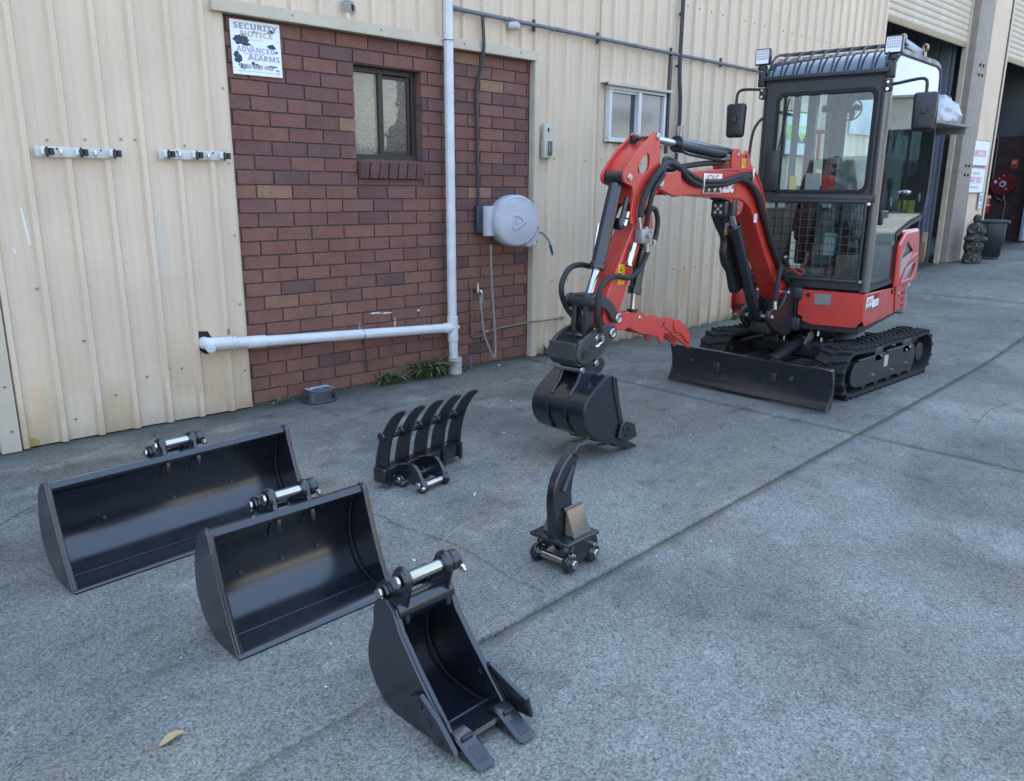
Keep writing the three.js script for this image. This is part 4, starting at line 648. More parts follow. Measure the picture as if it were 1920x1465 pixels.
  // roof: steel at the back, curved glass in front under a barred guard
  up('roof', [plate([[0.20, 2.285], [0.20, 2.305], [-0.85, 2.362], [-0.98, 2.345], [-1.06, 2.25], [-1.03, 2.25], [-0.97, 2.32], [-0.84, 2.335]], 0.025, 0.80, 0.006)], mat.frame, cab);
  const curve = smoothPts([[0.575, 2.10], [0.548, 2.165], [0.49, 2.232], [0.40, 2.275], [0.20, 2.30]], 5, false);
  up('roof_glass', [plate(ribbon(curve, 0.005), 0.025, 0.77, 0)], M(0.04, 0.06, 0.085, 0.04, 0, { clearcoat: 1, clearcoatRoughness: 0.02 }), cab);
  const bar = curve.map(([a, b]) => [a + 0.028, b + 0.026]);
  for (let k = 0; k < 10; k++) { const v = VR + 0.025 + k * 0.0845; up('guard_bar', [plate(ribbon(bar, 0.018), -v, 0.010, 0.002)], mat.frame, cab); }
  up('guard_rail', [box(0.022, 0.03, 0.82, 0.598, 2.128, 0.025, 0.006), box(0.10, 0.012, 0.82, 0.20, 2.335, 0.025, 0.003)], mat.frame, cab);
  // windscreen, guard mesh below
  up('windscreen', [fr(screenHole, U - 0.012, 0.005, 0)], mat.glass, cab);
  up('windscreen_seal', [fr(rrect(-0.338, 0.328, 1.360, 2.034, 0.055), U + 0.006, 0.010, 0.004, [rrect(-0.312, 0.302, 1.384, 2.006, 0.04)])], mat.rubber, cab);
  up('cross_rail', [box(0.04, 0.05, 0.82, 0.572, 1.325, 0.025, 0.008)], mat.frame, cab);
  up('lower_glass', [fr([[VR + 0.05, 0.79], [VR + 0.05, 1.30], [VL - 0.05, 1.30], [VL - 0.05, 0.79]], U - 0.03, 0.004, 0)], mat.tint, cab);
  const guard = [];
  for (let v = VR + 0.06; v < 0.31; v += 0.0565) guard.push(cyl([0.602, 0.775, -v], [0.602, 1.30, -v], 0.0028, 0.0028, 5));
  for (let y = 0.80; y < 1.30; y += 0.0545) guard.push(cyl([0.607, y, -VR - 0.05], [0.607, y, -0.325], 0.0028, 0.0028, 5));
  up('mesh_guard', guard, mat.grey, cab);
  up('guard_frame', [cyl([0.606, 0.77, -0.335], [0.606, 1.31, -0.335], 0.010, 0.010, 10), box(0.024, 0.02, 0.78, 0.602, 1.306, 0.045, 0.005), box(0.02, 0.02, 0.78, 0.602, 0.772, 0.045, 0.005)], mat.frame, cab);
  for (const y of [0.775, 1.292]) up('bolt', [cyl([0.59, y, -0.355], [0.612, y, -0.355], 0.014, 0.011, 10)], mat.zinc, cab);
  // mirrors, work lights, lifting eyes, grab rail
  const mirror = (v0, sgn, y, u) => {
    const arm = up('mirror_arm', [tube(sgn > 0 ? [[0.56, 2.04, -0.37], [0.58, 2.045, -0.44], [0.585, 2.062, -0.56], [0.585, 2.055, -0.60], [0.585, 2.02, -0.612], [0.585, 1.86, -0.612]] : [[0.56, 2.06, 0.42], [0.585, 2.068, 0.50], [0.59, 2.07, 0.58], [0.59, 2.055, 0.615], [0.59, 2.01, 0.625], [0.59, 1.90, 0.625]], 0.010, 9, 50), box(0.05, 0.075, 0.045, 0.57, 2.035, sgn > 0 ? -0.385 : 0.44, 0.008)], mat.plastic, cab);
    up('mirror_housing', [(() => { const g = new RoundedBoxGeometry(0.055, 0.235, 0.145, 4, 0.026); const p = g.attributes.position; for (let i = 0; i < p.count; i++) { const k = 1 - 0.10 * (0.5 - p.getY(i) / 0.235); p.setZ(i, p.getZ(i) * k); } return g.translate(0.60, 1.862, -v0); })()], mat.plastic, cab);
    up('mirror_clamp', [box(0.03, 0.03, 0.03, 0.632, 1.862, -v0, 0.006), cyl([0.62, 1.878, -v0 - 0.012], [0.65, 1.878, -v0 - 0.012], 0.006, 0.006, 8), cyl([0.62, 1.878, -v0 + 0.012], [0.65, 1.878, -v0 + 0.012], 0.006, 0.006, 8)], mat.grey, cab);
    each('bracket_bolt', [cyl([0.59, 2.055, sgn > 0 ? -0.385 : 0.44], [0.604, 2.055, sgn > 0 ? -0.385 : 0.44], 0.008, 0.008, 8), cyl([0.59, 2.012, sgn > 0 ? -0.385 : 0.44], [0.606, 2.012, sgn > 0 ? -0.385 : 0.44], 0.010, 0.010, 8)], mat.zinc, cab, { m: UP });
  };
  mirror(0.618, 1); mirror(-0.615, -1);
  const led = canvasTex(256, 256, (c) => { c.fillStyle = '#d9dcde'; c.fillRect(0, 0, 256, 256); for (let i = 0; i < 6; i++) for (let j = 0; j < 3; j++) { c.fillStyle = '#eef0f1'; c.fillRect(14 + i * 39, 16 + j * 44, 30, 34); c.fillStyle = '#5b5f63'; c.fillRect(20 + i * 39, 20 + j * 44, 17, 22); } c.fillStyle = '#b7bbbe'; c.beginPath(); c.moveTo(10, 150); c.lineTo(50, 178); c.lineTo(206, 178); c.lineTo(246, 150); c.fill(); c.fillStyle = '#f2f3f4'; c.fillRect(14, 190, 228, 56); });
  const lamp = (v, y, u, name) => {
    const l = up('work_lamp', [box(0.045, 0.108, 0.108, u, y, -v, 0.008)], mat.plastic, cab, { label: name });
    for (let k = -4; k <= 4; k++) up('cooling_fin', [box(0.02, 0.09, 0.004, u - 0.03, y, -v + k * 0.011)], mat.grey, l);
    decal('lamp_face', 0.092, 0.092, [u + 0.0236, y, -v], UP, led, l, 2);
    up('lamp_bracket', [box(0.03, 0.035, 0.05, u, y - 0.072, -v, 0.005), cyl([u, y - 0.07, -v - 0.035], [u, y - 0.07, -v + 0.035], 0.008, 0.008, 8), box(0.05, 0.07, 0.04, u - 0.01, y - 0.115, -v + (v > 0 ? 0.02 : -0.03), 0.006)], mat.frame, l);
  };
  lamp(0.378, 2.286, 0.52, 'work lamp on the near roof corner'); lamp(-0.478, 2.286, 0.52, 'work lamp on the far roof corner');
  each('lamp_mount', [box(0.04, 0.10, 0.06, 0.57, 2.13, -0.385, 0.008), box(0.04, 0.10, 0.05, 0.57, 2.13, 0.455, 0.008)], mat.plastic, cab, { m: UP });
  for (const x of [0.10, -0.62]) up('lifting_eye', [new THREE.TorusGeometry(0.024, 0.009, 8, 22).rotateY(0.9).translate(x, 2.392 - x * 0.05, -0.33), cyl([x, 2.33, -0.33], [x, 2.372 - x * 0.05, -0.33], 0.016, 0.012, 12)], mat.bronze, cab);
  up('roof_rail', [box(0.72, 0.055, 0.035, -0.26, 2.385, -0.30, 0.006)], M(0.24, 0.30, 0.36, 0.4, 0.2), cab);
  up('grab_rail', [tube([[0.57, 1.88, 0.42], [0.59, 1.84, 0.455], [0.60, 1.77, 0.482], [0.60, 1.6, 0.498], [0.60, 1.30, 0.50], [0.57, 1.26, 0.45]], 0.010, 9, 50)], mat.plastic, cab);
  up('wiper_motor', [box(0.03, 0.28, 0.105, 0.602, 1.51, 0.325, 0.012)], mat.plastic, cab);
  up('wiper', [cyl([0.60, 1.52, 0.31], [0.588, 1.99, 0.245], 0.005, 0.005, 6), box(0.008, 0.34, 0.012, 0.586, 1.82, 0.27, 0.002)], mat.dark, cab);
  // inside the cab
  const fanZ = 0.02; up('fan', [new THREE.TorusGeometry(0.077, 0.006, 8, 36).rotateY(Math.PI / 2).translate(-0.1, 1.965, fanZ), new THREE.TorusGeometry(0.05, 0.0025, 6, 30).rotateY(Math.PI / 2).translate(-0.085, 1.965, fanZ), cyl([-0.13, 1.965, fanZ], [-0.08, 1.965, fanZ], 0.02, 0.018, 16), ...Array.from({ length: 24 }, (_, i) => cyl([-0.085, 1.965, fanZ], [-0.088, 1.965 + 0.077 * Math.sin(i * 0.2618), fanZ + 0.077 * Math.cos(i * 0.2618)], 0.0016, 0.0016, 4)), ...Array.from({ length: 4 }, (_, i) => plate(smoothPts([[0.012, -0.01], [0.06, -0.03], [0.07, 0.0], [0.04, 0.025], [0.012, 0.012]], 3), 0, 0.003, 0).rotateX(0.4).rotateZ(i * 1.571 + 0.3).rotateY(Math.PI / 2).translate(-0.105, 1.965, fanZ))], mat.plastic, cab);
  up('fan_mount', [box(0.07, 0.06, 0.03, -0.15, 2.05, fanZ, 0.008), box(0.06, 0.05, 0.16, -0.15, 1.98, fanZ + 0.14, 0.01)], mat.plastic, cab);
  up('interior_light', [box(0.07, 0.02, 0.11, 0.15, 2.08, 0.02, 0.006)], M(0.35, 0.36, 0.37, 0.4), cab);
  up('emergency_hammer', [box(0.02, 0.22, 0.025, -0.2, 1.72, 0.26, 0.006), box(0.025, 0.03, 0.07, -0.2, 1.82, 0.255, 0.006)], M(0.55, 0.05, 0.04, 0.4), cab);
  up('inner_pillar', [box(0.09, 1.5, 0.07, -0.28, 1.55, 0.35, 0.02), box(0.05, 0.05, 0.7, 0.35, 2.10, 0.02, 0.01)], mat.plastic, cab);
  up('seat', [box(0.42, 0.12, 0.44, -0.42, 1.08, -0.02, 0.04), box(0.12, 0.52, 0.44, -0.66, 1.36, -0.02, 0.05).rotateZ(0), box(0.5, 0.26, 0.46, -0.44, 0.92, -0.02, 0.02)], M(0.035, 0.035, 0.04, 0.7), cab);
  { const g = new THREE.PlaneGeometry(0.50, 0.56, 40, 40), p = g.attributes.position; for (let i = 0; i < p.count; i++) { const x = p.getX(i), y = p.getY(i); p.setZ(i, 0.018 * fbm(x * 18 + y * 22, y * 9 - x * 4, 201, 3) + 0.05 * (1 - (x / 0.25) ** 2)); } g.computeVertexNormals(); g.rotateY(Math.PI / 2).translate(-0.60, 1.37, -0.03); up('plastic_cover', [g], M(0.55, 0.57, 0.58, 0.25, 0, { transmission: 0.45, clearcoat: 1, clearcoatRoughness: 0.15 }), cab); }
  up('floor', [flat([[0.52, 0.34], [-1.0, 0.34], [-1.0, -0.40], [0.52, -0.40]], 0.72, 0.75, 0.004)], mat.grey, cab);
  for (const u of [-0.40, -0.72]) up('yellow_vent', [plate([[u - 0.11, 1.135], [u + 0.09, 1.135], [u + 0.11, 1.31], [u - 0.11, 1.31]], -0.345, 0.02, 0.003, [0, 1, 2, 3, 4].flatMap((k) => [[[u - 0.08 + k * 0.034, 1.245], [u - 0.064 + k * 0.034, 1.245], [u - 0.064 + k * 0.034, 1.28], [u - 0.08 + k * 0.034, 1.28]], [[u - 0.08 + k * 0.034, 1.175], [u - 0.066 + k * 0.034, 1.175], [u - 0.066 + k * 0.034, 1.215], [u - 0.08 + k * 0.034, 1.215]]]))], mat.yellow, cab);
  each('console', [box(0.42, 0.26, 0.14, -0.36, 1.12, -0.29, 0.03), box(0.42, 0.26, 0.14, -0.36, 1.12, 0.31, 0.03)], mat.plastic, cab, { m: UP });
  for (const z of [-0.29, 0.31]) { up('joystick', [cyl([-0.22, 1.24, z], [-0.20, 1.40, z], 0.011, 0.011, 10), box(0.04, 0.09, 0.04, -0.20, 1.43, z, 0.018)], mat.plastic, cab); }
  for (const z of [-0.08, 0.08]) up('travel_lever', [cyl([0.30, 0.75, z], [0.22, 1.18, z], 0.010, 0.010, 10), cyl([0.22, 1.16, z], [0.21, 1.28, z], 0.018, 0.016, 12, 0.004)], mat.plastic, cab);
  up('lever_knob', [cyl([0.05, 1.42, -0.30], [0.05, 1.50, -0.30], 0.02, 0.016, 12, 0.005), cyl([0.05, 1.1, -0.30], [0.05, 1.42, -0.30], 0.006, 0.006, 6)], M(0.5, 0.02, 0.02, 0.4), cab);
  up('manual', [box(0.01, 0.17, 0.11, 0.05, 1.42, 0.20), box(0.01, 0.09, 0.09, 0.02, 1.30, 0.10)], M(0.45, 0.46, 0.45, 0.6), cab);
  up('warning_label', [box(0.006, 0.17, 0.05, 0.10, 1.40, 0.33)], mat.yellow, cab);
  up('red_label', [box(0.008, 0.18, 0.09, 0.0, 1.40, 0.10)], M(0.5, 0.03, 0.02, 0.5), cab);
  up('document_card', [box(0.006, 0.13, 0.085, 0.22, 0.98, -0.02), box(0.006, 0.03, 0.085, 0.221, 1.062, -0.02)], M(0.5, 0.5, 0.5, 0.5), cab);
  up('boxed_parts', [box(0.16, 0.16, 0.16, 0.24, 0.84, -0.18, 0.004), box(0.10, 0.06, 0.14, 0.34, 0.79, 0.05, 0.004), box(0.10, 0.05, 0.12, 0.34, 0.79, 0.22, 0.004)], M(0.36, 0.22, 0.16, 0.8), cab);
}
// ---- swing bracket, boom, stick, cylinders (s along the boom plane, y up, z = -n)
{
  const two = (pts, n, t, bev, holes) => [plate(pts, -n, t, bev, holes), plate(pts, n, t, bev, holes)];
  const pin = (name, s, y, w, r, parent, m = mat.bright) => bo(name, [cyl([s, y, -w], [s, y, w], r, r, 18, 0.003), cyl([s, y, -w - 0.004], [s, y, -w], r * 0.55, r * 0.55, 14)], m, parent);
  const sw = bo('swing_bracket', [...two(smoothPts([[0.066, 0.70], [0.0, 0.715], [-0.1, 0.69], [-0.14, 0.60], [-0.12, 0.44], [0.0, 0.36], [0.16, 0.40], [0.30, 0.46], [0.345, 0.52], [0.33, 0.57], [0.27, 0.58], [0.18, 0.58], [0.11, 0.63]], 3), 0.095, 0.035, 0.008), box(0.18, 0.34, 0.18, -0.03, 0.53, 0, 0.02), cyl([-0.09, 0.34, 0], [-0.09, 0.70, 0], 0.07, 0.07, 24, 0.006), box(0.3, 0.1, 0.16, 0.1, 0.44, 0, 0.02)], mat.frame, digger);
  pin('pin', 0.065, 0.675, 0.122, 0.020, sw); pin('pin', 0.30, 0.522, 0.122, 0.020, sw);
  up('boom_support', [box(0.35, 0.10, 0.34, 0.42, 0.44, 0.20, 0.02), box(0.30, 0.10, 0.34, 0.44, 0.66, 0.20, 0.02)], mat.frame, digger);
  const boomPts = [[1.60, 1.465], [1.10, 1.494], [0.75, 1.513], [0.66, 1.508], [0.60, 1.478], [0.52, 1.40], [0.44, 1.28], [0.36, 1.155], [0.19, 0.944], [0.05, 0.76], [0.0, 0.69], [0.02, 0.63], [0.09, 0.62], [0.14, 0.672], [0.273, 0.82], [0.42, 0.98], [0.53, 1.11], [0.60, 1.20], [0.68, 1.275], [0.78, 1.315], [0.907, 1.325], [1.19, 1.337], [1.60, 1.345]];
  const boom = bo('boom', [plate(boomPts, 0, 0.125, 0.006)], mat.red, digger);
  boE('boom_edge', [...two(boomPts, 0.0655, 0.007, 0.002, [boomPts.map(([a, b]) => [a, b]).map((p, i, l) => { const q = l[(i + 1) % l.length], o = l[(i + l.length - 1) % l.length], dx = q[0] - o[0], dy = q[1] - o[1], d = Math.hypot(dx, dy); return [p[0] - dy / d * 0.012, p[1] + dx / d * 0.012]; })])], mat.red, boom);
  boE('boom_nose', two([[1.56, 1.343], [1.63, 1.335], [1.70, 1.35], [1.785, 1.375], [1.82, 1.395], [1.822, 1.43], [1.79, 1.445], [1.745, 1.462], [1.585, 1.470]], 0.085, 0.028, 0.005), mat.red, boom);
  boE('cylinder_ears', two(smoothPts([[0.94, 1.505], [0.935, 1.585], [0.905, 1.618], [0.865, 1.618], [0.835, 1.596], [0.80, 1.594], [0.775, 1.612], [0.745, 1.608], [0.72, 1.57], [0.67, 1.50]], 3), 0.058, 0.018, 0.004), mat.red, boom);
  boE('ram_lug', two(smoothPts([[0.98, 1.322], [0.90, 1.30], [0.845, 1.235], [0.79, 1.222], [0.755, 1.25], [0.74, 1.31], [0.80, 1.34]], 3), 0.048, 0.02, 0.004), mat.red, boom);
  pin('pin', 0.865, 1.585, 0.068, 0.017, boom); pin('pin', 0.775, 1.578, 0.068, 0.013, boom, mat.dark); pin('pin', 1.79, 1.413, 0.101, 0.020, boom); pin('pin', 0.815, 1.268, 0.060, 0.017, boom);
  bo('pivot_ring', [new THREE.TorusGeometry(0.021, 0.005, 8, 22).translate(1.79, 1.413, -0.101)], mat.bright, boom);
  // lettering on the side of the boom
  const big = canvasTex(1024, 256, (c) => {
    c.fillStyle = '#b3272a'; c.fillRect(0, 0, 1024, 256); c.fillStyle = '#efeeec'; c.fillRect(8, 8, 560, 240);
    c.fillStyle = '#b3272a'; c.font = 'bold 150px sans-serif'; c.textAlign = 'center'; c.fillText('KING', 288, 130);
    c.fillStyle = '#2b2b30'; c.beginPath(); [[20, 244], [110, 150], [190, 236], [280, 150], [372, 236], [460, 150], [556, 244]].forEach(([x, y], i) => i ? c.lineTo(x, y) : c.moveTo(x, y)); c.fill();
    c.font = 'bold italic 170px sans-serif'; c.lineWidth = 16; c.strokeStyle = '#efeeec'; c.strokeText('2.5C', 782, 226); c.lineWidth = 26; c.strokeText('2.5C', 782, 226); c.lineWidth = 9; c.strokeStyle = '#77777c'; c.strokeText('2.5C', 782, 226); c.fillStyle = '#f1f1f0'; c.fillText('2.5C', 782, 226);
  });
  decal('maker_decal', 0.40, 0.118, [1.095, 1.412, -0.0735], BM, big, boom);
  const warn = canvasTex(128, 220, (c) => { c.fillStyle = '#e9b21d'; c.fillRect(0, 0, 128, 220); c.strokeStyle = '#1b1b1b'; c.lineWidth = 8; c.beginPath(); c.moveTo(64, 22); c.lineTo(108, 98); c.lineTo(20, 98); c.closePath(); c.stroke(); c.fillStyle = '#1b1b1b'; c.fillRect(58, 48, 12, 32); c.fillRect(40, 66, 48, 8); c.fillRect(6, 116, 116, 4); c.fillRect(24, 146, 44, 9); c.beginPath(); c.moveTo(14, 150); c.lineTo(34, 132); c.lineTo(34, 168); c.fill(); c.fillRect(84, 132, 18, 56); c.beginPath(); c.arc(93, 138, 13, 0, 7); c.fill(); });
  decal('lifting_label', 0.048, 0.058, [0.80, 1.535, -0.0680], BM, warn, boom);
  decal('model_sticker', 0.05, 0.055, [0.585, 1.20, -0.0705], BM, canvasTex(64, 64, (c) => { c.fillStyle = '#d9d3d0'; c.fillRect(0, 0, 64, 64); c.fillStyle = '#b9a8a4'; c.fillRect(8, 10, 48, 4); c.fillRect(8, 24, 40, 4); c.fillRect(8, 38, 44, 4); }), boom);
  // arm cylinder on top of the boom
  const ac = bo('arm_cylinder', [cyl([0.885, 1.585, 0], [1.470, 1.622, 0], 0.040, 0.040, 28, 0.003), cyl([1.44, 1.620, 0], [1.495, 1.6235, 0], 0.047, 0.047, 28, 0.004), cyl([0.865, 1.585, -0.045], [0.865, 1.585, 0.045], 0.036, 0.036, 20), tube([[0.95, 1.555, -0.03], [1.1, 1.552, -0.035], [1.40, 1.57, -0.035], [1.46, 1.585, -0.02]], 0.010, 8, 30), box(0.06, 0.03, 0.04, 0.96, 1.57, -0.035, 0.006)], mat.black, digger);
  bo('rod', [cyl([1.49, 1.623, 0], [1.80, 1.643, 0], 0.020, 0.020, 20)], mat.chrome, ac);
  bo('fitting', [cyl([0.95, 1.56, -0.045], [1.0, 1.557, -0.048], 0.012, 0.012, 6)], mat.zinc, ac);
  // boom ram under the boom, with the black hose guard on its far side
  const bc = bo('boom_cylinder', [cyl([0.33, 0.53, 0], [0.735, 1.155, 0], 0.040, 0.040, 28, 0.004), cyl([0.30, 0.522, -0.05], [0.30, 0.522, 0.05], 0.04, 0.04, 20)], mat.black, digger);
  bo('rod', [cyl([0.735, 1.155, 0], [0.815, 1.268, 0], 0.022, 0.022, 18)], mat.chrome, bc);
  bo('hose_guard', [plate(smoothPts([[0.88, 1.235], [0.74, 1.24], [0.68, 1.16], [0.46, 0.80], [0.44, 0.72], [0.55, 0.70], [0.62, 0.83], [0.70, 0.90], [0.735, 0.98], [0.73, 1.06], [0.82, 1.15]], 3), 0.075, 0.05, 0.012)], mat.plastic, bc);
  decal('guard_label', 0.05, 0.075, [0.735, 1.13, 0.0495], BM, canvasTex(64, 96, (c) => { c.fillStyle = '#d6d6d2'; c.fillRect(0, 0, 64, 96); c.fillStyle = '#d9a514'; c.fillRect(0, 64, 64, 32); c.fillStyle = '#333'; c.fillRect(10, 12, 40, 6); c.fillRect(10, 28, 34, 6); c.fillRect(10, 44, 42, 6); }), bc);
  const wl = bo('work_lamp', [box(0.05, 0.10, 0.10, 0.955, 1.262, -0.01, 0.012)], mat.plastic, boom, { label: 'square work lamp under the boom' });
  bo('lamp_bracket', [box(0.12, 0.012, 0.09, 0.93, 1.322, -0.01, 0.003), box(0.06, 0.10, 0.07, 0.86, 1.27, -0.03, 0.004)], mat.grey, wl);
  decal('lamp_face', 0.085, 0.085, [0.9806, 1.262, -0.01], BM, canvasTex(128, 128, (c) => { c.fillStyle = '#23262b'; c.fillRect(0, 0, 128, 128); for (const [x, y] of [[36, 34], [92, 34], [64, 64], [36, 94], [92, 94]]) { c.fillStyle = '#6d757d'; c.beginPath(); c.arc(x, y, 19, 0, 7); c.fill(); c.fillStyle = '#d7dde2'; c.beginPath(); c.arc(x, y, 9, 0, 7); c.fill(); } }), wl, 2);
  // stick
  const stick = bo('stick', [plate([[1.765, 1.36], [1.80, 1.40], [1.90, 1.33], [1.93, 1.24], [2.165, 0.87], [2.205, 0.775], [2.185, 0.70], [2.13, 0.672], [2.07, 0.70], [2.055, 0.775]], 0, 0.118, 0.006)], mat.red, digger);
  const tailPts = smoothPts([[1.745, 1.40], [1.762, 1.50], [1.775, 1.60], [1.785, 1.655], [1.825, 1.668], [1.886, 1.625], [1.98, 1.566], [2.061, 1.490], [2.098, 1.445], [2.088, 1.408], [2.045, 1.395], [2.018, 1.385], [2.005, 1.32], [2.022, 1.215], [1.995, 1.190], [1.93, 1.27], [1.84, 1.335], [1.78, 1.355]], 2);
  boE('stick_plate', two(tailPts, 0.067, 0.016, 0.003, [smoothPts([[1.975, 1.462], [1.948, 1.512], [1.908, 1.548], [1.878, 1.552], [1.868, 1.52], [1.875, 1.475], [1.92, 1.452]], 3)]), mat.red, stick);
  bo('stick_web', [plate(ribbon(smoothPts([[1.80, 1.63], [1.90, 1.585], [1.99, 1.52], [2.05, 1.44]], 4, false), 0.012), 0, 0.12, 0), plate([[1.80, 1.40], [1.99, 1.40], [2.0, 1.30], [1.80, 1.36]], 0, 0.11, 0.004)], mat.red, stick);
  boE('weld_edge', two([[1.795, 1.35], [1.778, 1.345], [2.05, 0.79], [2.066, 0.80]], 0.060, 0.005, 0.0015), mat.red, stick);
  pin('pin', 1.80, 1.643, 0.083, 0.019, stick); pin('pin', 2.048, 1.432, 0.083, 0.019, stick);
  bo('pin_bush', [cyl([1.86, 1.625, 0.02], [1.87, 1.64, 0.02], 0.02, 0.02, 12), cyl([1.885, 1.61, 0.02], [1.90, 1.65, 0.02], 0.018, 0.014, 12)], mat.plastic, stick);
  boE('stick_foot', two(smoothPts([[2.09, 0.76], [2.02, 0.735], [1.975, 0.735], [1.955, 0.70], [1.965, 0.665], [2.02, 0.64], [2.10, 0.655], [2.17, 0.665], [2.21, 0.70], [2.20, 0.76]], 3), 0.056, 0.02, 0.004), mat.red, stick);
  decal('warning_label', 0.062, 0.105, [2.066, 0.942, -0.0605], BM, warn, stick).geometry.applyMatrix4(new THREE.Matrix4());
  // bucket cylinder in front of the stick
  const kc = bo('bucket_cylinder', [cyl([2.055, 1.40, 0], [2.195, 0.985, 0], 0.037, 0.037, 28, 0.003), cyl([2.188, 1.005, 0], [2.199, 0.972, 0], 0.043, 0.043, 26, 0.004), cyl([2.048, 1.432, -0.055], [2.048, 1.432, 0.055], 0.036, 0.036, 20), cyl([2.02, 1.33, -0.045], [2.07, 1.19, -0.045], 0.013, 0.013, 10), box(0.04, 0.06, 0.05, 2.06, 1.20, -0.03, 0.008)], mat.black, digger);
  bo('rod', [cyl([2.197, 0.98, 0], [2.262, 0.84, 0], 0.0215, 0.0215, 20)], mat.chrome, kc);
  bo('fitting', [cyl([2.03, 1.26, -0.062], [2.04, 1.23, -0.062], 0.011, 0.011, 6), cyl([2.045, 1.22, -0.062], [2.06, 1.19, -0.062], 0.013, 0.013, 6)], mat.zinc, kc);
  const clevis = bo('rod_clevis', [cyl([2.31, 0.815, -0.098], [2.31, 0.815, 0.098], 0.034, 0.034, 24, 0.006), box(0.09, 0.07, 0.10, 2.285, 0.825, 0, 0.016)], mat.frame, digger);
  for (const z of [-0.05, 0.05]) bo('bolt', [cyl([2.30, 0.775, z], [2.335, 0.79, z], 0.010, 0.010, 8)], mat.frame, clevis);
  pin('pin', 2.31, 0.815, 0.104, 0.017, clevis);
  boE('side_link', two(smoothPts([[2.334, 0.852], [2.285, 0.853], [2.223, 0.838], [2.164, 0.799], [2.124, 0.752], [2.104, 0.718], [2.118, 0.697], [2.15, 0.697], [2.178, 0.725], [2.206, 0.758], [2.245, 0.784], [2.289, 0.790], [2.33, 0.785], [2.348, 0.82]], 2), 0.082, 0.018, 0.004), mat.grey, digger);
  pin('pin', 2.128, 0.722, 0.096, 0.021, digger); bo('pin_ring', [new THREE.TorusGeometry(0.02, 0.006, 8, 22).translate(2.128, 0.722, -0.098)], mat.bright, digger);
  bo('bucket_link', [plate([[2.34, 0.80], [2.285, 0.80], [2.275, 0.70], [2.27, 0.63], [2.34, 0.62], [2.345, 0.70]], 0.036, 0.03, 0.005, [[[2.32, 0.775], [2.30, 0.775], [2.298, 0.735], [2.318, 0.735]], [[2.316, 0.70], [2.296, 0.70], [2.294, 0.66], [2.316, 0.66]]]), plate([[2.34, 0.80], [2.285, 0.80], [2.275, 0.70], [2.27, 0.63], [2.34, 0.62], [2.345, 0.70]], -0.036, 0.03, 0.005), box(0.03, 0.05, 0.06, 2.305, 0.715, 0, 0.005)], mat.frame, digger);
  // quick hitch
  const hp = [[2.466, 0.590], [2.425, 0.640], [2.345, 0.676], [2.29, 0.688], [2.24, 0.698], [2.185, 0.695], [2.142, 0.672], [2.138, 0.630], [2.19, 0.603], [2.234, 0.578], [2.254, 0.549], [2.337, 0.529], [2.430, 0.522], [2.471, 0.553]];
  const hitch = bo('quick_hitch', [...two(smoothPts(hp, 2), 0.088, 0.022, 0.005), plate([[2.475, 0.628], [2.46, 0.63], [2.455, 0.53], [2.30, 0.515], [2.30, 0.505], [2.44, 0.508], [2.475, 0.545]], 0, 0.17, 0.004), box(0.12, 0.05, 0.12, 2.30, 0.56, 0, 0.01), cyl([2.40, 0.585, -0.06], [2.40, 0.585, 0.06], 0.028, 0.028, 16)], mat.grey, digger);
  pin('pin', 2.184, 0.652, 0.104, 0.020, hitch); bo('pin_ring', [new THREE.TorusGeometry(0.019, 0.006, 8, 22).translate(2.184, 0.652, -0.104)], mat.bright, hitch); pin('pin', 2.308, 0.640, 0.102, 0.016, hitch, mat.zinc);
  bo('hitch_boss', [cyl([2.41, 0.57, -0.098], [2.41, 0.57, -0.105], 0.022, 0.022, 20), cyl([2.435, 0.55, -0.098], [2.435, 0.55, -0.103], 0.006, 0.006, 10), cyl([2.36, 0.60, -0.098], [2.36, 0.60, -0.103], 0.006, 0.006, 10)], mat.frame, hitch);
  bo('hose_end', [cyl([2.29, 0.655, -0.110], [2.282, 0.622, -0.112], 0.011, 0.011, 8), cyl([2.282, 0.622, -0.112], [2.30, 0.605, -0.10], 0.008, 0.008, 8), cyl([2.30, 0.60, -0.10], [2.33, 0.598, -0.10], 0.009, 0.009, 6)], mat.zinc, hitch);
  // thumb
  const th = [[2.022, 0.697], [2.017, 0.716], [1.990, 0.724], [1.949, 0.726], [1.829, 0.714], [1.783, 0.688], [1.730, 0.669], [1.670, 0.668], [1.561, 0.658], [1.463, 0.633], [1.376, 0.589], [1.318, 0.524], [1.299, 0.473], [1.300, 0.440], [1.317, 0.444], [1.363, 0.477], [1.435, 0.522], [1.503, 0.552], [1.568, 0.565], [1.60, 0.562], [1.605, 0.515], [1.63, 0.512], [1.665, 0.556], [1.70, 0.566], [1.759, 0.579], [1.834, 0.596], [1.921, 0.629], [2.000, 0.663]];
  const notch = []; for (let i = 0; i < 6; i++) { const t = i / 6, a = 1.345 + t * 0.18, b = 0.470 + t * 0.093 + 0.008 * Math.sin(t * 3); notch.push(ring(a, b + 0.006, 0.0062, 8)); }
  const thumb = bo('thumb', [plate(th.map(([a, b]) => [a, b]), -0.046, 0.016, 0.004, notch), plate(th, 0.046, 0.016, 0.004, notch), plate([[1.80, 0.70], [1.67, 0.664], [1.46, 0.630], [1.45, 0.618], [1.67, 0.652], [1.80, 0.688]], 0, 0.08, 0.002)], mat.red, digger);
  bo('thumb_cheek', [plate(smoothPts([[1.50, 0.632], [1.46, 0.633], [1.376, 0.589], [1.318, 0.524], [1.308, 0.478], [1.345, 0.487], [1.42, 0.545], [1.497, 0.575]], 3), -0.058, 0.010, 0.003)], mat.red, thumb);
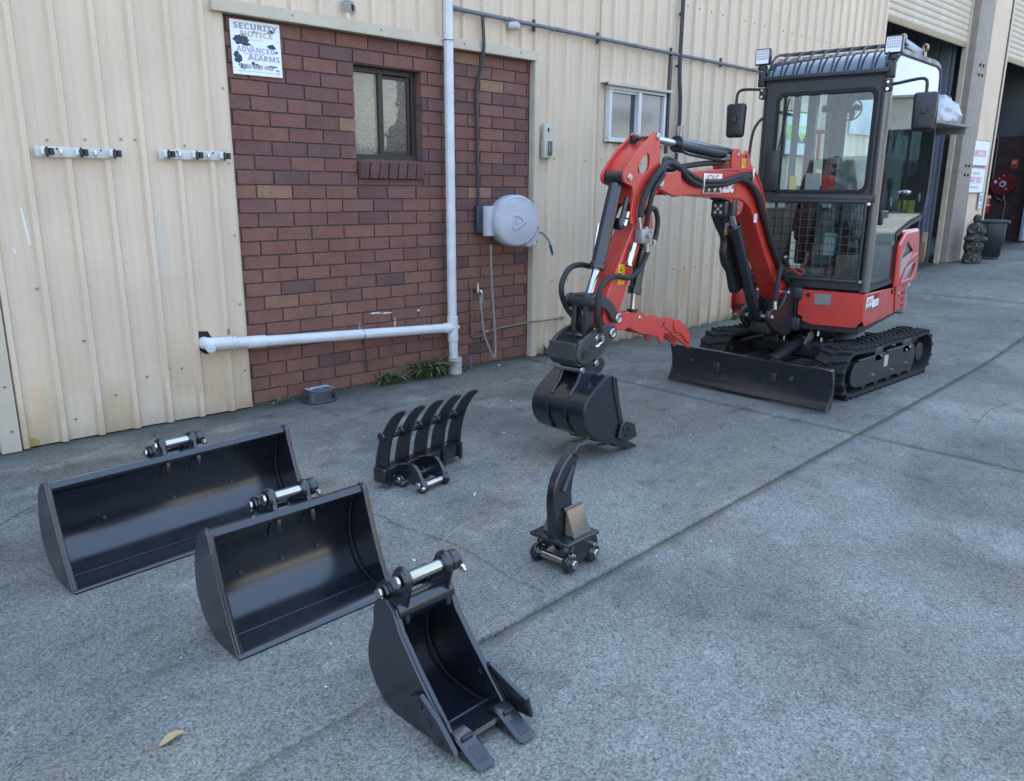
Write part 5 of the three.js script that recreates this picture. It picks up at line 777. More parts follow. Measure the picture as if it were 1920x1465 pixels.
  pin('pin', 1.982, 0.690, 0.062, 0.017, thumb); bo('pin_ring', [new THREE.TorusGeometry(0.017, 0.005, 8, 20).translate(1.982, 0.690, -0.058)], mat.bright, thumb); pin('pin', 1.858, 0.687, 0.058, 0.015, thumb); pin('pin', 1.61, 0.628, 0.056, 0.012, thumb, mat.grey);
  const tc = bo('thumb_cylinder', [cyl([1.785, 1.06, 0], [1.846, 0.828, 0], 0.032, 0.032, 24, 0.003), cyl([1.838, 0.855, 0], [1.848, 0.815, 0], 0.038, 0.038, 22, 0.003), cyl([1.76, 1.155, 0], [1.785, 1.06, 0], 0.024, 0.028, 16), cyl([1.857, 0.735, 0], [1.858, 0.69, 0], 0.03, 0.03, 16, 0.004)], mat.black, digger);
  bo('rod', [cyl([1.847, 0.82, 0], [1.857, 0.73, 0], 0.015, 0.015, 16)], mat.chrome, tc); bo('oil_pipe', [cyl([1.82, 0.83, 0.03], [1.838, 0.735, 0.025], 0.006, 0.006, 8)], mat.dark, tc);
  boE('thumb_lug', two(smoothPts([[1.83, 1.25], [1.80, 1.18], [1.765, 1.13], [1.74, 1.145], [1.75, 1.20], [1.775, 1.28]], 3), 0.03, 0.014, 0.003), mat.red, stick); pin('pin', 1.765, 1.155, 0.042, 0.014, stick);
  // valve block and couplings on the side of the stick
  const vb = bo('valve_block', [box(0.075, 0.075, 0.05, 1.925, 1.135, -0.088, 0.005).translate(0, 0, 0), cyl([1.91, 1.14, -0.113], [1.91, 1.14, -0.128], 0.016, 0.014, 12)], M(0.34, 0.34, 0.33, 0.4, 0.6), stick);
  bo('coupling', [cyl([1.972, 1.235, -0.09], [1.955, 1.175, -0.09], 0.014, 0.014, 8), cyl([1.955, 1.175, -0.09], [1.945, 1.15, -0.09], 0.011, 0.011, 8)], mat.zinc, stick);
  bo('coupling', [cyl([1.985, 1.10, -0.08], [2.005, 1.05, -0.08], 0.016, 0.016, 10), cyl([2.005, 1.05, -0.08], [2.03, 0.995, -0.08], 0.020, 0.018, 12), cyl([2.03, 0.995, -0.08], [2.035, 0.985, -0.08], 0.022, 0.022, 6)], mat.zinc, stick);
  bo('coupling', [cyl([1.893, 1.185, -0.085], [1.883, 1.14, -0.085], 0.014, 0.014, 8), cyl([1.883, 1.14, -0.085], [1.875, 1.09, -0.085], 0.018, 0.016, 10), cyl([1.875, 1.09, -0.085], [1.87, 1.05, -0.085], 0.013, 0.013, 8), cyl([1.875, 1.10, -0.085], [1.84, 1.085, -0.085], 0.009, 0.009, 8), cyl([1.80, 1.12, -0.08], [1.795, 1.085, -0.08], 0.011, 0.011, 8)], mat.zinc, stick);
  bo('coupling', [cyl([2.10, 1.20, 0.068], [2.13, 1.05, 0.068], 0.010, 0.010, 8)], mat.zinc, stick);
  // hoses
  const bh = (pts, n, r, parent = boom) => bo('hydraulic_hose', [tube(pts.map((p) => [p[0], p[1], -(p[2] ?? n)]), r, 9, pts.length * 10)], mat.hose, parent);
  bh([[1.970, 1.237], [1.949, 1.321], [1.884, 1.407], [1.803, 1.470], [1.700, 1.512, 0.08], [1.587, 1.492, 0.085], [1.483, 1.435, 0.085], [1.344, 1.402, 0.09], [1.092, 1.408, 0.09], [0.882, 1.440, 0.088], [0.720, 1.463, 0.085]], 0.10, 0.017);
  bh([[1.893, 1.185, 0.088], [1.888, 1.290], [1.85, 1.38], [1.77, 1.45], [1.68, 1.535, 0.05], [1.58, 1.515, 0.06], [1.47, 1.46, 0.085], [1.33, 1.424, 0.098], [1.09, 1.428, 0.098], [0.882, 1.458, 0.09], [0.72, 1.475, 0.08]], 0.10, 0.0135);
  bh([[1.869, 1.250, 0.07], [1.835, 1.275], [1.800, 1.262], [1.776, 1.208], [1.785, 1.144], [1.80, 1.11]], 0.085, 0.014, stick);
  bh([[0.882, 1.447], [0.732, 1.412], [0.612, 1.330], [0.500, 1.202], [0.349, 1.020], [0.200, 0.875], [0.06, 0.76], [-0.02, 0.74, 0.06]], 0.088, 0.018);
  bh([[0.75, 1.435], [0.60, 1.36], [0.48, 1.23], [0.33, 1.04], [0.18, 0.895], [0.05, 0.79], [-0.06, 0.76, 0.04]], 0.082, 0.014);
  bh([[0.20, 0.875], [0.23, 0.80], [0.245, 0.70], [0.25, 0.63]], 0.105, 0.018, digger);
  bo('coupling', [cyl([0.25, 0.645, -0.105], [0.252, 0.60, -0.105], 0.013, 0.013, 8), cyl([0.252, 0.60, -0.105], [0.252, 0.575, -0.105], 0.016, 0.016, 6)], mat.zinc, digger);
  bh([[2.029, 0.965, -0.04], [2.138, 0.975, -0.06], [2.245, 0.994], [2.333, 0.983], [2.393, 0.920], [2.394, 0.854], [2.345, 0.775], [2.285, 0.70, -0.04]], -0.07, 0.0145, kc);
  bh([[1.86, 1.05, 0.085], [1.93, 0.97, 0.09], [1.990, 0.943], [2.044, 0.925], [2.156, 0.941], [2.249, 0.935, 0.11], [2.312, 0.900, 0.115], [2.336, 0.833, 0.118], [2.336, 0.756, 0.118], [2.305, 0.674, 0.115]], 0.095, 0.0145, kc);
  bh([[1.62, 1.475, 0.02], [1.45, 1.50, 0.02], [1.2, 1.525, 0.02], [1.0, 1.535, 0.01], [0.92, 1.56, 0]], 0.02, 0.016);
  for (const [s, y, w, h, rz] of [[1.345, 1.425, 0.014, 0.085, 0.1], [0.735, 1.47, 0.016, 0.075, -0.2]]) bo('hose_clamp', [box(w, h, 0.018, s, y, -0.104, 0.004).rotateZ(0)], mat.zinc, boom);
  bo('hose_clamp', [cyl([0.145, 0.93, -0.105], [0.02, 0.80, -0.105], 0.012, 0.012, 8)], mat.zinc, boom);
  bo('hose_hook', [tube([[0.09, 0.86, -0.11], [-0.02, 0.80, -0.15], [-0.06, 0.815, -0.16], [-0.04, 0.84, -0.14]], 0.008, 7, 20)], mat.red, boom);
  // bucket on the hitch
  const side = smoothPts([[2.300, 0.455], [2.268, 0.446], [2.236, 0.432], [2.220, 0.37], [2.205, 0.303], [2.166, 0.194], [2.128, 0.081], [2.20, 0.062], [2.283, 0.098], [2.38, 0.138], [2.448, 0.178], [2.490, 0.235], [2.499, 0.309], [2.465, 0.36], [2.40, 0.405]], 3);
  const shell = smoothPts([[2.262, 0.442], [2.31, 0.452], [2.40, 0.405], [2.462, 0.36], [2.495, 0.305], [2.486, 0.235], [2.445, 0.180], [2.38, 0.14], [2.283, 0.10], [2.20, 0.063], [2.128, 0.048]], 4, false);
  const bk = bo('bucket', [plate(ribbon(shell, 0.010), 0, 0.33, 0.001), ...two(side, 0.168, 0.011, 0.003)], mat.black, digger, { label: 'black toothed digging bucket on the hitch' });
  boE('lip_bar', two([[2.272, 0.446], [2.236, 0.432], [2.205, 0.303], [2.166, 0.194], [2.128, 0.081], [2.158, 0.09], [2.20, 0.19], [2.238, 0.30], [2.262, 0.37]], 0.175, 0.010, 0.003), mat.black, bk);
  const ear = [[2.389, 0.487], [2.359, 0.505], [2.296, 0.508], [2.254, 0.526], [2.211, 0.518], [2.188, 0.489], [2.203, 0.458], [2.239, 0.440], [2.293, 0.442], [2.345, 0.41], [2.455, 0.340], [2.480, 0.36], [2.417, 0.425]];
  bo('bucket_ear', [plate(smoothPts(ear, 2), -0.058, 0.018, 0.004)], mat.black, bk); bo('bucket_ear', [plate(smoothPts(ear, 2), 0.058, 0.018, 0.004)], mat.black, bk);
  boE('rib', two([[2.50, 0.30], [2.505, 0.25], [2.46, 0.19], [2.36, 0.14], [2.36, 0.13], [2.47, 0.175], [2.515, 0.25], [2.51, 0.31]], 0.058, 0.016, 0.002), mat.black, bk);
  pin('pin', 2.39, 0.482, 0.074, 0.018, bk); pin('pin', 2.27, 0.499, 0.074, 0.018, bk);
  for (const n of [-0.135, 0, 0.135]) { const t = bo('tooth', [plate([[2.20, 0.075], [2.10, 0.062], [1.985, 0.006], [2.07, 0.008], [2.19, 0.045]], -n, 0.05, 0.005)], mat.black, bk); }
  boE('side_cutter', two([[2.215, 0.105], [2.195, 0.175], [2.155, 0.19], [2.07, 0.153], [2.045, 0.079], [2.15, 0.07]], 0.186, 0.014, 0.003), mat.black, bk);
  for (const [s, y] of [[2.18, 0.15], [2.15, 0.11], [2.13, 0.14]]) bo('bolt', [cyl([s, y, -0.192], [s, y, -0.202], 0.010, 0.009, 6)], mat.frame, bk);
}
// ------------------------------------------------------------------ attachments laid out on the concrete
const heading = (az) => Math.PI - az * Math.PI / 180;
// profile frame of a loose bucket: x back from the lip, y up, extruded along the width; turned so that the width runs along +x
const LAY = new THREE.Matrix4().makeRotationY(Math.PI / 2);
function bucketEars(t, W, c, half, P1, P2, base, profile) {
  const S = (l) => l, b = (name, list, m, parent = t) => build(name, list, m, parent, { m: LAY });
  for (const s of [-1, 1]) {
    const w = c + s * half;
    const ear = b('ear', [plate(smoothPts(profile, 3), w, 0.016, 0.004), cyl([P1[0], P1[1], w - 0.013], [P1[0], P1[1], w + 0.013], 0.031, 0.031, 24, 0.004), cyl([P2[0], P2[1], w - 0.013], [P2[0], P2[1], w + 0.013], 0.029, 0.029, 24, 0.004)], mat.black);
    if (s < 0) for (const P of [P1, P2]) b('pin_head', [cyl([P[0], P[1], w - 0.026], [P[0], P[1], w - 0.016], 0.018, 0.018, 20, 0.003)], mat.bright, ear);
    else { each('pin_collar', [cyl([P1[0], P1[1], w + 0.014], [P1[0], P1[1], w + 0.044], 0.029, 0.029, 24, 0.004), cyl([P2[0], P2[1], w + 0.014], [P2[0], P2[1], w + 0.036], 0.027, 0.027, 24, 0.004)], mat.black, ear, { m: LAY }); b('lock_bolt', [cyl([P1[0] - 0.03, P1[1] - 0.012, w + 0.036], [P1[0] - 0.042, P1[1] - 0.016, w + 0.036], 0.010, 0.009, 6), cyl([P1[0] - 0.042, P1[1] - 0.016, w + 0.036], [P1[0] - 0.05, P1[1] - 0.018, w + 0.036], 0.006, 0.006, 8)], mat.zinc, ear); }
  }
  b('pin', [cyl([P1[0], P1[1], c - half], [P1[0], P1[1], c + half], 0.0175, 0.0175, 24)], mat.chrome); b('pin', [cyl([P2[0], P2[1], c - half], [P2[0], P2[1], c + half], 0.0175, 0.0175, 24)], mat.chrome);
}
function mudBucket(name, label, W, x, z, az, rivets) {
  const t = thing(name, label, 'excavator bucket', [x, 0, z], heading(az) - Math.PI / 2);
  const b = (n, list, m, parent = t, o = {}) => build(n, list, m, parent, { m: LAY, ...o });
  const path = smoothPts([[-0.002, 0.007], [0.10, 0.010], [0.158, 0.026], [0.205, 0.062], [0.236, 0.12], [0.244, 0.18], [0.236, 0.24], [0.214, 0.30], [0.178, 0.345]], 5, false);
  const side = smoothPts([[-0.002, 0.002], [0.10, 0.003], [0.165, 0.020], [0.212, 0.056], [0.246, 0.12], [0.253, 0.18], [0.244, 0.245], [0.222, 0.31], [0.190, 0.352], [0.155, 0.368], [0.134, 0.356]], 4, false).concat([[0.118, 0.30], [0.088, 0.21], [0.05, 0.11]]);
  const shell = b('shell', [plate(ribbon(path, 0.009), W / 2, W - 0.008, 0)], mat.black, t, { crease: 0.8 });
  b('side_plate', [plate(side, 0.004, 0.012, 0.002)], mat.black); b('side_plate', [plate(side, W - 0.004, 0.012, 0.002)], mat.black);
  const edge = [[-0.004, 0.002], [0.134, 0.358], [0.154, 0.352], [0.128, 0.28], [0.018, 0.004]];
  each('lip_bar', [plate([[-0.006, 0.001], [0.048, 0.11], [0.086, 0.21], [0.116, 0.30], [0.130, 0.357], [0.142, 0.366], [0.168, 0.368], [0.150, 0.30], [0.122, 0.21], [0.084, 0.11], [0.028, 0.004]], 0.012, 0.012, 0.003), plate([[-0.006, 0.001], [0.048, 0.11], [0.086, 0.21], [0.116, 0.30], [0.130, 0.357], [0.142, 0.366], [0.168, 0.368], [0.150, 0.30], [0.122, 0.21], [0.084, 0.11], [0.028, 0.004]], W - 0.012, 0.012, 0.003)], mat.black, t, { m: LAY });
  b('top_bar', [plate([[0.138, 0.346], [0.150, 0.364], [0.182, 0.356], [0.20, 0.332], [0.178, 0.322], [0.150, 0.330]], W / 2, W - 0.016, 0.004)], mat.black);
  b('cutting_edge', [plate([[-0.010, 0.001], [0.098, 0.001], [0.098, 0.021], [0.004, 0.015], [-0.010, 0.006]], W / 2, W - 0.002, 0.002)], mat.black);
  b('weld_bead', [cyl([0.098, 0.018, 0.012], [0.098, 0.018, W - 0.012], 0.005, 0.005, 6), tube(path.filter((_, i) => i % 4 === 0).map(([a, h]) => [a - 0.012, h + 0.008, W - 0.016]), 0.004, 6, 50)], mat.frame, shell);
  for (const f of rivets) b('plug_weld', [cyl([0.242, 0.150, W * f], [0.230, 0.152, W * f], 0.009, 0.007, 12)], mat.grey, shell);
  for (const f of [0.25, 0.5, 0.75]) b('wear_strip', [plate(ribbon(smoothPts([[0.12, 0.006], [0.168, 0.022], [0.214, 0.058], [0.249, 0.12], [0.256, 0.18]], 4, false), 0.008), W * f, 0.04, 0.001)], mat.black, shell);
  bucketEars(t, W, W * 0.5 + 0.018, 0.062, [0.206, 0.388], [0.300, 0.338], 0, [[0.146, 0.290], [0.150, 0.335], [0.166, 0.368], [0.176, 0.400], [0.196, 0.420], [0.224, 0.416], [0.242, 0.392], [0.262, 0.374], [0.296, 0.370], [0.330, 0.348], [0.332, 0.318], [0.308, 0.302], [0.280, 0.308], [0.256, 0.304], [0.240, 0.270], [0.222, 0.250], [0.205, 0.300], [0.172, 0.318]]);
  return t;
}
mudBucket('mud_bucket', 'widest black mud bucket, at the far left of the row', 0.965, -1.524, 1.913, 84.4, [0.22, 0.5, 0.76]);
mudBucket('mud_bucket', 'middle-sized black mud bucket between the widest and the toothed one', 0.575, -1.271, 2.671, 87.2, [0.24, 0.5, 0.74]);
{ // narrow trenching bucket, in the foreground
  const W = 0.205, t = thing('trenching_bucket', 'narrow black trenching bucket with two teeth in the foreground', 'excavator bucket', [-1.053, 0, 3.437], heading(87.7) - Math.PI / 2);
  const b = (n, list, m, parent = t, o = {}) => build(n, list, m, parent, { m: LAY, ...o });
  const path = smoothPts([[0.02, 0.028], [0.10, 0.012], [0.20, 0.008], [0.275, 0.022], [0.33, 0.062], [0.352, 0.12], [0.345, 0.18], [0.315, 0.235], [0.285, 0.27], [0.262, 0.29]], 5, false);
  const side = smoothPts([[0.012, 0.016], [0.10, 0.004], [0.20, 0.0], [0.272, 0.006], [0.335, 0.05], [0.362, 0.10], [0.364, 0.15], [0.348, 0.20], [0.334, 0.235], [0.330, 0.285], [0.31, 0.315], [0.27, 0.32], [0.244, 0.305]], 4, false).concat([[0.218, 0.25], [0.150, 0.17], [0.095, 0.112], [0.045, 0.062]]);
  const shell = b('shell', [plate(ribbon(path, 0.009), W / 2, W - 0.008, 0)], mat.black, t, { crease: 0.8 });
  b('side_plate', [plate(side, 0.004, 0.012, 0.002)], mat.black); b('side_plate', [plate(side, W - 0.004, 0.012, 0.002)], mat.black);
  const lip = [[0.006, 0.022], [0.040, 0.066], [0.090, 0.116], [0.146, 0.174], [0.214, 0.252], [0.240, 0.306], [0.262, 0.308], [0.250, 0.262], [0.180, 0.176], [0.118, 0.108], [0.050, 0.034]];
  each('lip_bar', [plate(lip, 0.012, 0.012, 0.003), plate(lip, W - 0.012, 0.012, 0.003)], mat.black, t, { m: LAY });
  b('cross_tube', [cyl([0.262, 0.292, 0.01], [0.262, 0.292, W - 0.01], 0.034, 0.034, 26)], mat.black);
  b('cutting_edge', [plate([[0.0, 0.030], [0.09, 0.012], [0.092, 0.026], [0.006, 0.040]], W / 2, W - 0.004, 0.002)], mat.black);
  b('weld_bead', [cyl([0.092, 0.024, 0.012], [0.092, 0.024, W - 0.012], 0.005, 0.005, 6), tube(path.filter((_, i) => i % 4 === 0).map(([a, h]) => [a - 0.010, h + 0.010, W - 0.017]), 0.004, 6, 50), cyl([0.245, 0.27, W - 0.015], [0.075, 0.075, W - 0.015], 0.003, 0.003, 6)], mat.frame, shell);
  b('plug_weld', [cyl([0.325, 0.165, 0.06], [0.338, 0.168, 0.06], 0.009, 0.009, 12)], M(0.30, 0.29, 0.27, 0.6), shell);
  for (const w of [0.03, W - 0.03]) { const th = b('tooth', [plate([[0.095, 0.006], [0.03, 0.005], [-0.072, 0.002], [-0.084, 0.008], [-0.070, 0.016], [-0.022, 0.040], [0.002, 0.052], [0.03, 0.054], [0.055, 0.04]], w, 0.056, 0.006)], mat.black); b('tooth_cap', [plate([[-0.068, 0.019], [-0.030, 0.038], [-0.012, 0.038], [-0.012, 0.034], [-0.062, 0.012]], w, 0.036, 0.002), box(0.012, 0.014, 0.034, -0.006, 0.049, w, 0.003)], mat.frame, th); }
  const cut = b('side_cutter', [plate([[0.118, 0.128], [0.165, 0.105], [0.13, 0.055], [0.06, 0.012], [-0.018, 0.020], [-0.010, 0.036], [0.05, 0.088]], -0.010, 0.014, 0.003)], mat.black);
  for (const [a, h] of [[0.122, 0.098], [0.085, 0.062], [0.045, 0.032]]) b('bolt_hole', [cyl([a, h, -0.019], [a, h, -0.0165], 0.013, 0.013, 16)], mat.dark, cut);
  const g = plate([[0.075, 0.112], [0.115, 0.095], [0.045, -0.004], [-0.07, 0.012], [-0.062, 0.068]], 0, 0.014, 0.003).rotateX(-0.15).translate(0.02, 0.02, W + 0.016);
  const c2 = b('side_cutter', [g], mat.black);
  for (const [a, h] of [[0.112, 0.105], [0.078, 0.078], [0.048, 0.05]]) b('bolt_hole', [cyl([a, h, W - 0.018], [a, h, W - 0.0135], 0.011, 0.011, 4)], mat.grey, c2);
  bucketEars(t, W, W * 0.52, 0.070, [0.248, 0.378], [0.326, 0.314], 0, [[0.226, 0.262], [0.232, 0.30], [0.222, 0.34], [0.214, 0.380], [0.232, 0.412], [0.262, 0.412], [0.286, 0.385], [0.300, 0.352], [0.328, 0.348], [0.358, 0.326], [0.356, 0.296], [0.332, 0.276], [0.318, 0.25], [0.286, 0.25]]);
}
{ // rake: f forward, h up, tines spaced along -z of its frame
  const t = thing('ripper_rake', 'black five-tine rake standing tines up near the brick wall', 'rake', [-0.14, 0, 1.80], -80 * Math.PI / 180);
  const tine = smoothPts([[0.0, 0.028], [0.006, 0.10], [0.014, 0.18], [0.030, 0.24], [0.060, 0.31], [0.094, 0.36], [0.128, 0.400], [0.112, 0.402], [0.062, 0.378], [0.010, 0.322], [-0.032, 0.255], [-0.062, 0.185], [-0.078, 0.11], [-0.082, 0.040]], 3);
  const w0 = -0.012, dw = 0.126;
  for (let k = 0; k < 5; k++) build('tine', [plate(tine, -(w0 + k * dw), 0.016, 0.003), plate([[0.0, 0.018], [0.014, 0.018], [0.014, 0.10], [0.006, 0.10]], -(w0 + k * dw), 0.020, 0.002)], mat.black, t);
  build('cross_tube', [cyl([-0.028, 0.248, 0.022], [-0.028, 0.248, -(4 * dw) - 0.004], 0.0165, 0.0165, 20)], mat.black, t);
  for (let k = 0; k < 5; k++) build('tube_collar', [new THREE.TorusGeometry(0.020, 0.005, 8, 22).translate(-0.028, 0.248, -(w0 + k * dw) + (k ? 0.010 : 0.010))], mat.black, t);
  build('beam', [box(0.072, 0.072, 0.56, -0.034, 0.066, -0.238, 0.006)], mat.black, t);
  const ear = [[-0.02, 0.095], [0.05, 0.122], [0.10, 0.128], [0.132, 0.108], [0.158, 0.066], [0.182, 0.042], [0.184, 0.016], [0.162, 0.001], [0.134, 0.004], [0.112, 0.022], [0.062, 0.022], [0.045, 0.004], [0.018, 0.001], [-0.005, 0.014], [-0.02, 0.05]];
  for (const w of [0.055, 0.205]) { const e = build('ear', [plate(smoothPts(ear, 3), -w, 0.018, 0.004), cyl([0.152, 0.030, -w - 0.016], [0.152, 0.030, -w + 0.016], 0.029, 0.029, 22, 0.004), cyl([0.022, 0.030, -w - 0.016], [0.022, 0.030, -w + 0.016], 0.029, 0.029, 22, 0.004)], mat.black, t);
    if (w < 0.1) for (const [f, h] of [[0.145, 0.034], [0.015, 0.034]]) { build('pin_head', [cyl([f, h, -w + 0.010], [f, h, -w + 0.024], 0.017, 0.017, 20, 0.003)], mat.bright, e); build('lock_bolt', [cyl([f + 0.032, h - 0.008, -w + 0.010], [f + 0.032, h - 0.008, -w + 0.026], 0.010, 0.009, 6)], mat.zinc, e); } }
  build('pin', [cyl([0.152, 0.030, -0.205], [0.152, 0.030, -0.055], 0.0165, 0.0165, 22)], mat.chrome, t); build('pin', [cyl([0.022, 0.030, -0.205], [0.022, 0.030, -0.055], 0.0165, 0.0165, 22)], mat.chrome, t);
}
{ // single-shank ripper standing on its pins
  const t = thing('ripper_tooth', 'black single-shank ripper standing point up on its hitch pins', 'ripper', [-0.067, 0, 2.86], 0.09);
  const ear = [[-0.115, 0.090], [-0.128, 0.066], [-0.106, 0.060], [-0.100, 0.040], [-0.108, 0.014], [-0.088, 0.002], [-0.05, 0.004], [-0.032, 0.024], [0.03, 0.034], [0.046, 0.008], [0.070, 0.002], [0.096, 0.014], [0.102, 0.042], [0.094, 0.08], [0.086, 0.105], [-0.08, 0.105]];
  const sear = [[-0.104, 0.036], [-0.098, 0.012], [-0.068, 0.001], [-0.040, 0.010], [-0.028, 0.028], [0.026, 0.030], [0.040, 0.008], [0.066, 0.001], [0.094, 0.012], [0.102, 0.040], [0.094, 0.078], [0.084, 0.106], [-0.052, 0.106], [-0.070, 0.074], [-0.096, 0.064]];
  for (const z of [-0.072, 0.078]) { const e = build('ear', [plate(smoothPts(sear, 3), z, 0.020, 0.004), cyl([-0.067, 0.035, z - 0.017], [-0.067, 0.035, z + 0.017], 0.033, 0.033, 24, 0.004), cyl([0.067, 0.035, z - 0.017], [0.067, 0.035, z + 0.017], 0.033, 0.033, 24, 0.004)], mat.black, t);
    if (z > 0) for (const x of [-0.062, 0.070]) { build('pin_head', [cyl([x, 0.034, z + 0.012], [x, 0.034, z + 0.026], 0.0165, 0.0165, 20, 0.003)], mat.bright, e); build('lock_bolt', [cyl([x - 0.012, 0.074, z + 0.008], [x - 0.012, 0.074, z + 0.022], 0.0115, 0.010, 6), cyl([x - 0.012, 0.074, z + 0.02], [x - 0.012, 0.078, z + 0.03], 0.006, 0.005, 8)], mat.bright, e); } }
  build('pin', [cyl([-0.067, 0.035, -0.07], [-0.067, 0.035, 0.078], 0.0165, 0.0165, 22)], mat.chrome, t); build('pin', [cyl([0.067, 0.035, -0.07], [0.067, 0.035, 0.078], 0.0165, 0.0165, 22)], mat.chrome, t);
  build('top_plate', [box(0.190, 0.014, 0.186, 0.0, 0.112, 0.0, 0.003)], mat.black, t);
  const sh = [[-0.082, 0.115], [-0.088, 0.18], [-0.093, 0.235], [-0.094, 0.275], [-0.088, 0.315], [-0.074, 0.348], [-0.054, 0.378], [-0.026, 0.405], [0.006, 0.428], [0.044, 0.452], [0.088, 0.448], [0.060, 0.412], [0.046, 0.390], [0.032, 0.358], [0.020, 0.318], [0.015, 0.276], [0.020, 0.232], [0.036, 0.205], [0.046, 0.115]];
  const s = build('shank', [plate(sh, 0, 0.040, 0.006)], mat.black, t);
  build('rib', [cyl([-0.046, 0.295, 0.024], [0.016, 0.378, 0.020], 0.0095, 0.0075, 12, 0.003)], mat.grey, s);
  const tip = build('chisel_tip', [plate([[0.026, 0.412], [0.010, 0.430], [0.046, 0.456], [0.094, 0.4515], [0.058, 0.412]], 0, 0.050, 0.003)], mat.black, s);
  for (const k of [1, -1]) { const g = plate([[0.023, 0.20], [0.020, 0.218], [0.030, 0.222], [0.066, 0.128], [0.066, 0.118], [0.023, 0.118]], 0, 0.098, 0.003).rotateY(-Math.PI / 2 * k).translate(0.012 * k - 0.012 + 0.02, 0, 0); build('gusset', [g], M(0.26, 0.22, 0.17, 0.45, 0.5, { roughnessMap: grime }), s, { label: 'bare metal gusset face' }); build('weld_bead', [cyl([-0.042, 0.122, 0.068 * k], [0.062, 0.122, 0.068 * k], 0.010, 0.010, 8), cyl([-0.042, 0.222, 0.026 * k], [0.062, 0.222, 0.026 * k], 0.007, 0.007, 8)], mat.black, s); }
}
// ------------------------------------------------------------------ small things along the wall
{
  const t = thing('bait_station', 'dark grey plastic bait station with a printed lid against the brick base', 'bait station', [0.41, 0, 0.155], 0.06);
  const outl = smoothPts([[-0.105, -0.065], [0.105, -0.065], [0.112, 0.0], [0.10, 0.055], [0.06, 0.085], [-0.06, 0.085], [-0.10, 0.055], [-0.112, 0.0]], 3);
  const bm = M(0.045, 0.052, 0.062, 0.55, 0, { roughnessMap: grime });
  build('base', [plate(outl.map(([a, b]) => [a, -b]), 0, 0.012, 0.004).rotateX(-Math.PI / 2).translate(0, 0.008, 0), (() => { const g = plate(outl.map(([a, b]) => [a * 0.94, -b * 0.94]), 0, 0.078, 0.008).rotateX(-Math.PI / 2).translate(0, 0.046, 0), p = g.attributes.position; for (let i = 0; i < p.count; i++) { const k = 1 - 0.12 * p.getY(i) / 0.085; p.setX(i, p.getX(i) * k); p.setZ(i, p.getZ(i) * k); } g.computeVertexNormals(); return g; })()], bm, t);
  build('entry_hole', [box(0.004, 0.04, 0.034, -0.098, 0.03, 0.01, 0.001), box(0.026, 0.036, 0.004, 0.055, 0.045, 0.0785, 0.001)], mat.dark, t);
  const lid = canvasTex(256, 160, (c) => { c.fillStyle = '#c9d0d2'; c.fillRect(0, 0, 256, 160); c.fillStyle = '#3e444e'; c.fillRect(8, 78, 240, 74); c.fillStyle = '#8a9298'; c.fillRect(70, 12, 170, 58); c.fillStyle = '#4b525c'; c.fillRect(14, 14, 44, 34); const R = rng(12); for (let k = 0; k < 40; k++) { c.fillStyle = R() < 0.5 ? '#dfe4e6' : '#5b636c'; c.fillRect(70 + R() * 160, 14 + R() * 54, 4 + R() * 20, 3); } c.fillStyle = '#aab1b5'; c.fillRect(90, 104, 90, 10); });
  const lp = new THREE.Mesh(boxLid(), M(1, 1, 1, 0.4, 0, { map: lid })); lp.name = 'lid_label'; t.add(lp);
  function boxLid() { const g = new THREE.PlaneGeometry(0.165, 0.108); g.rotateX(-Math.PI / 2); g.translate(0, 0.0875, 0.006); return g; }
}
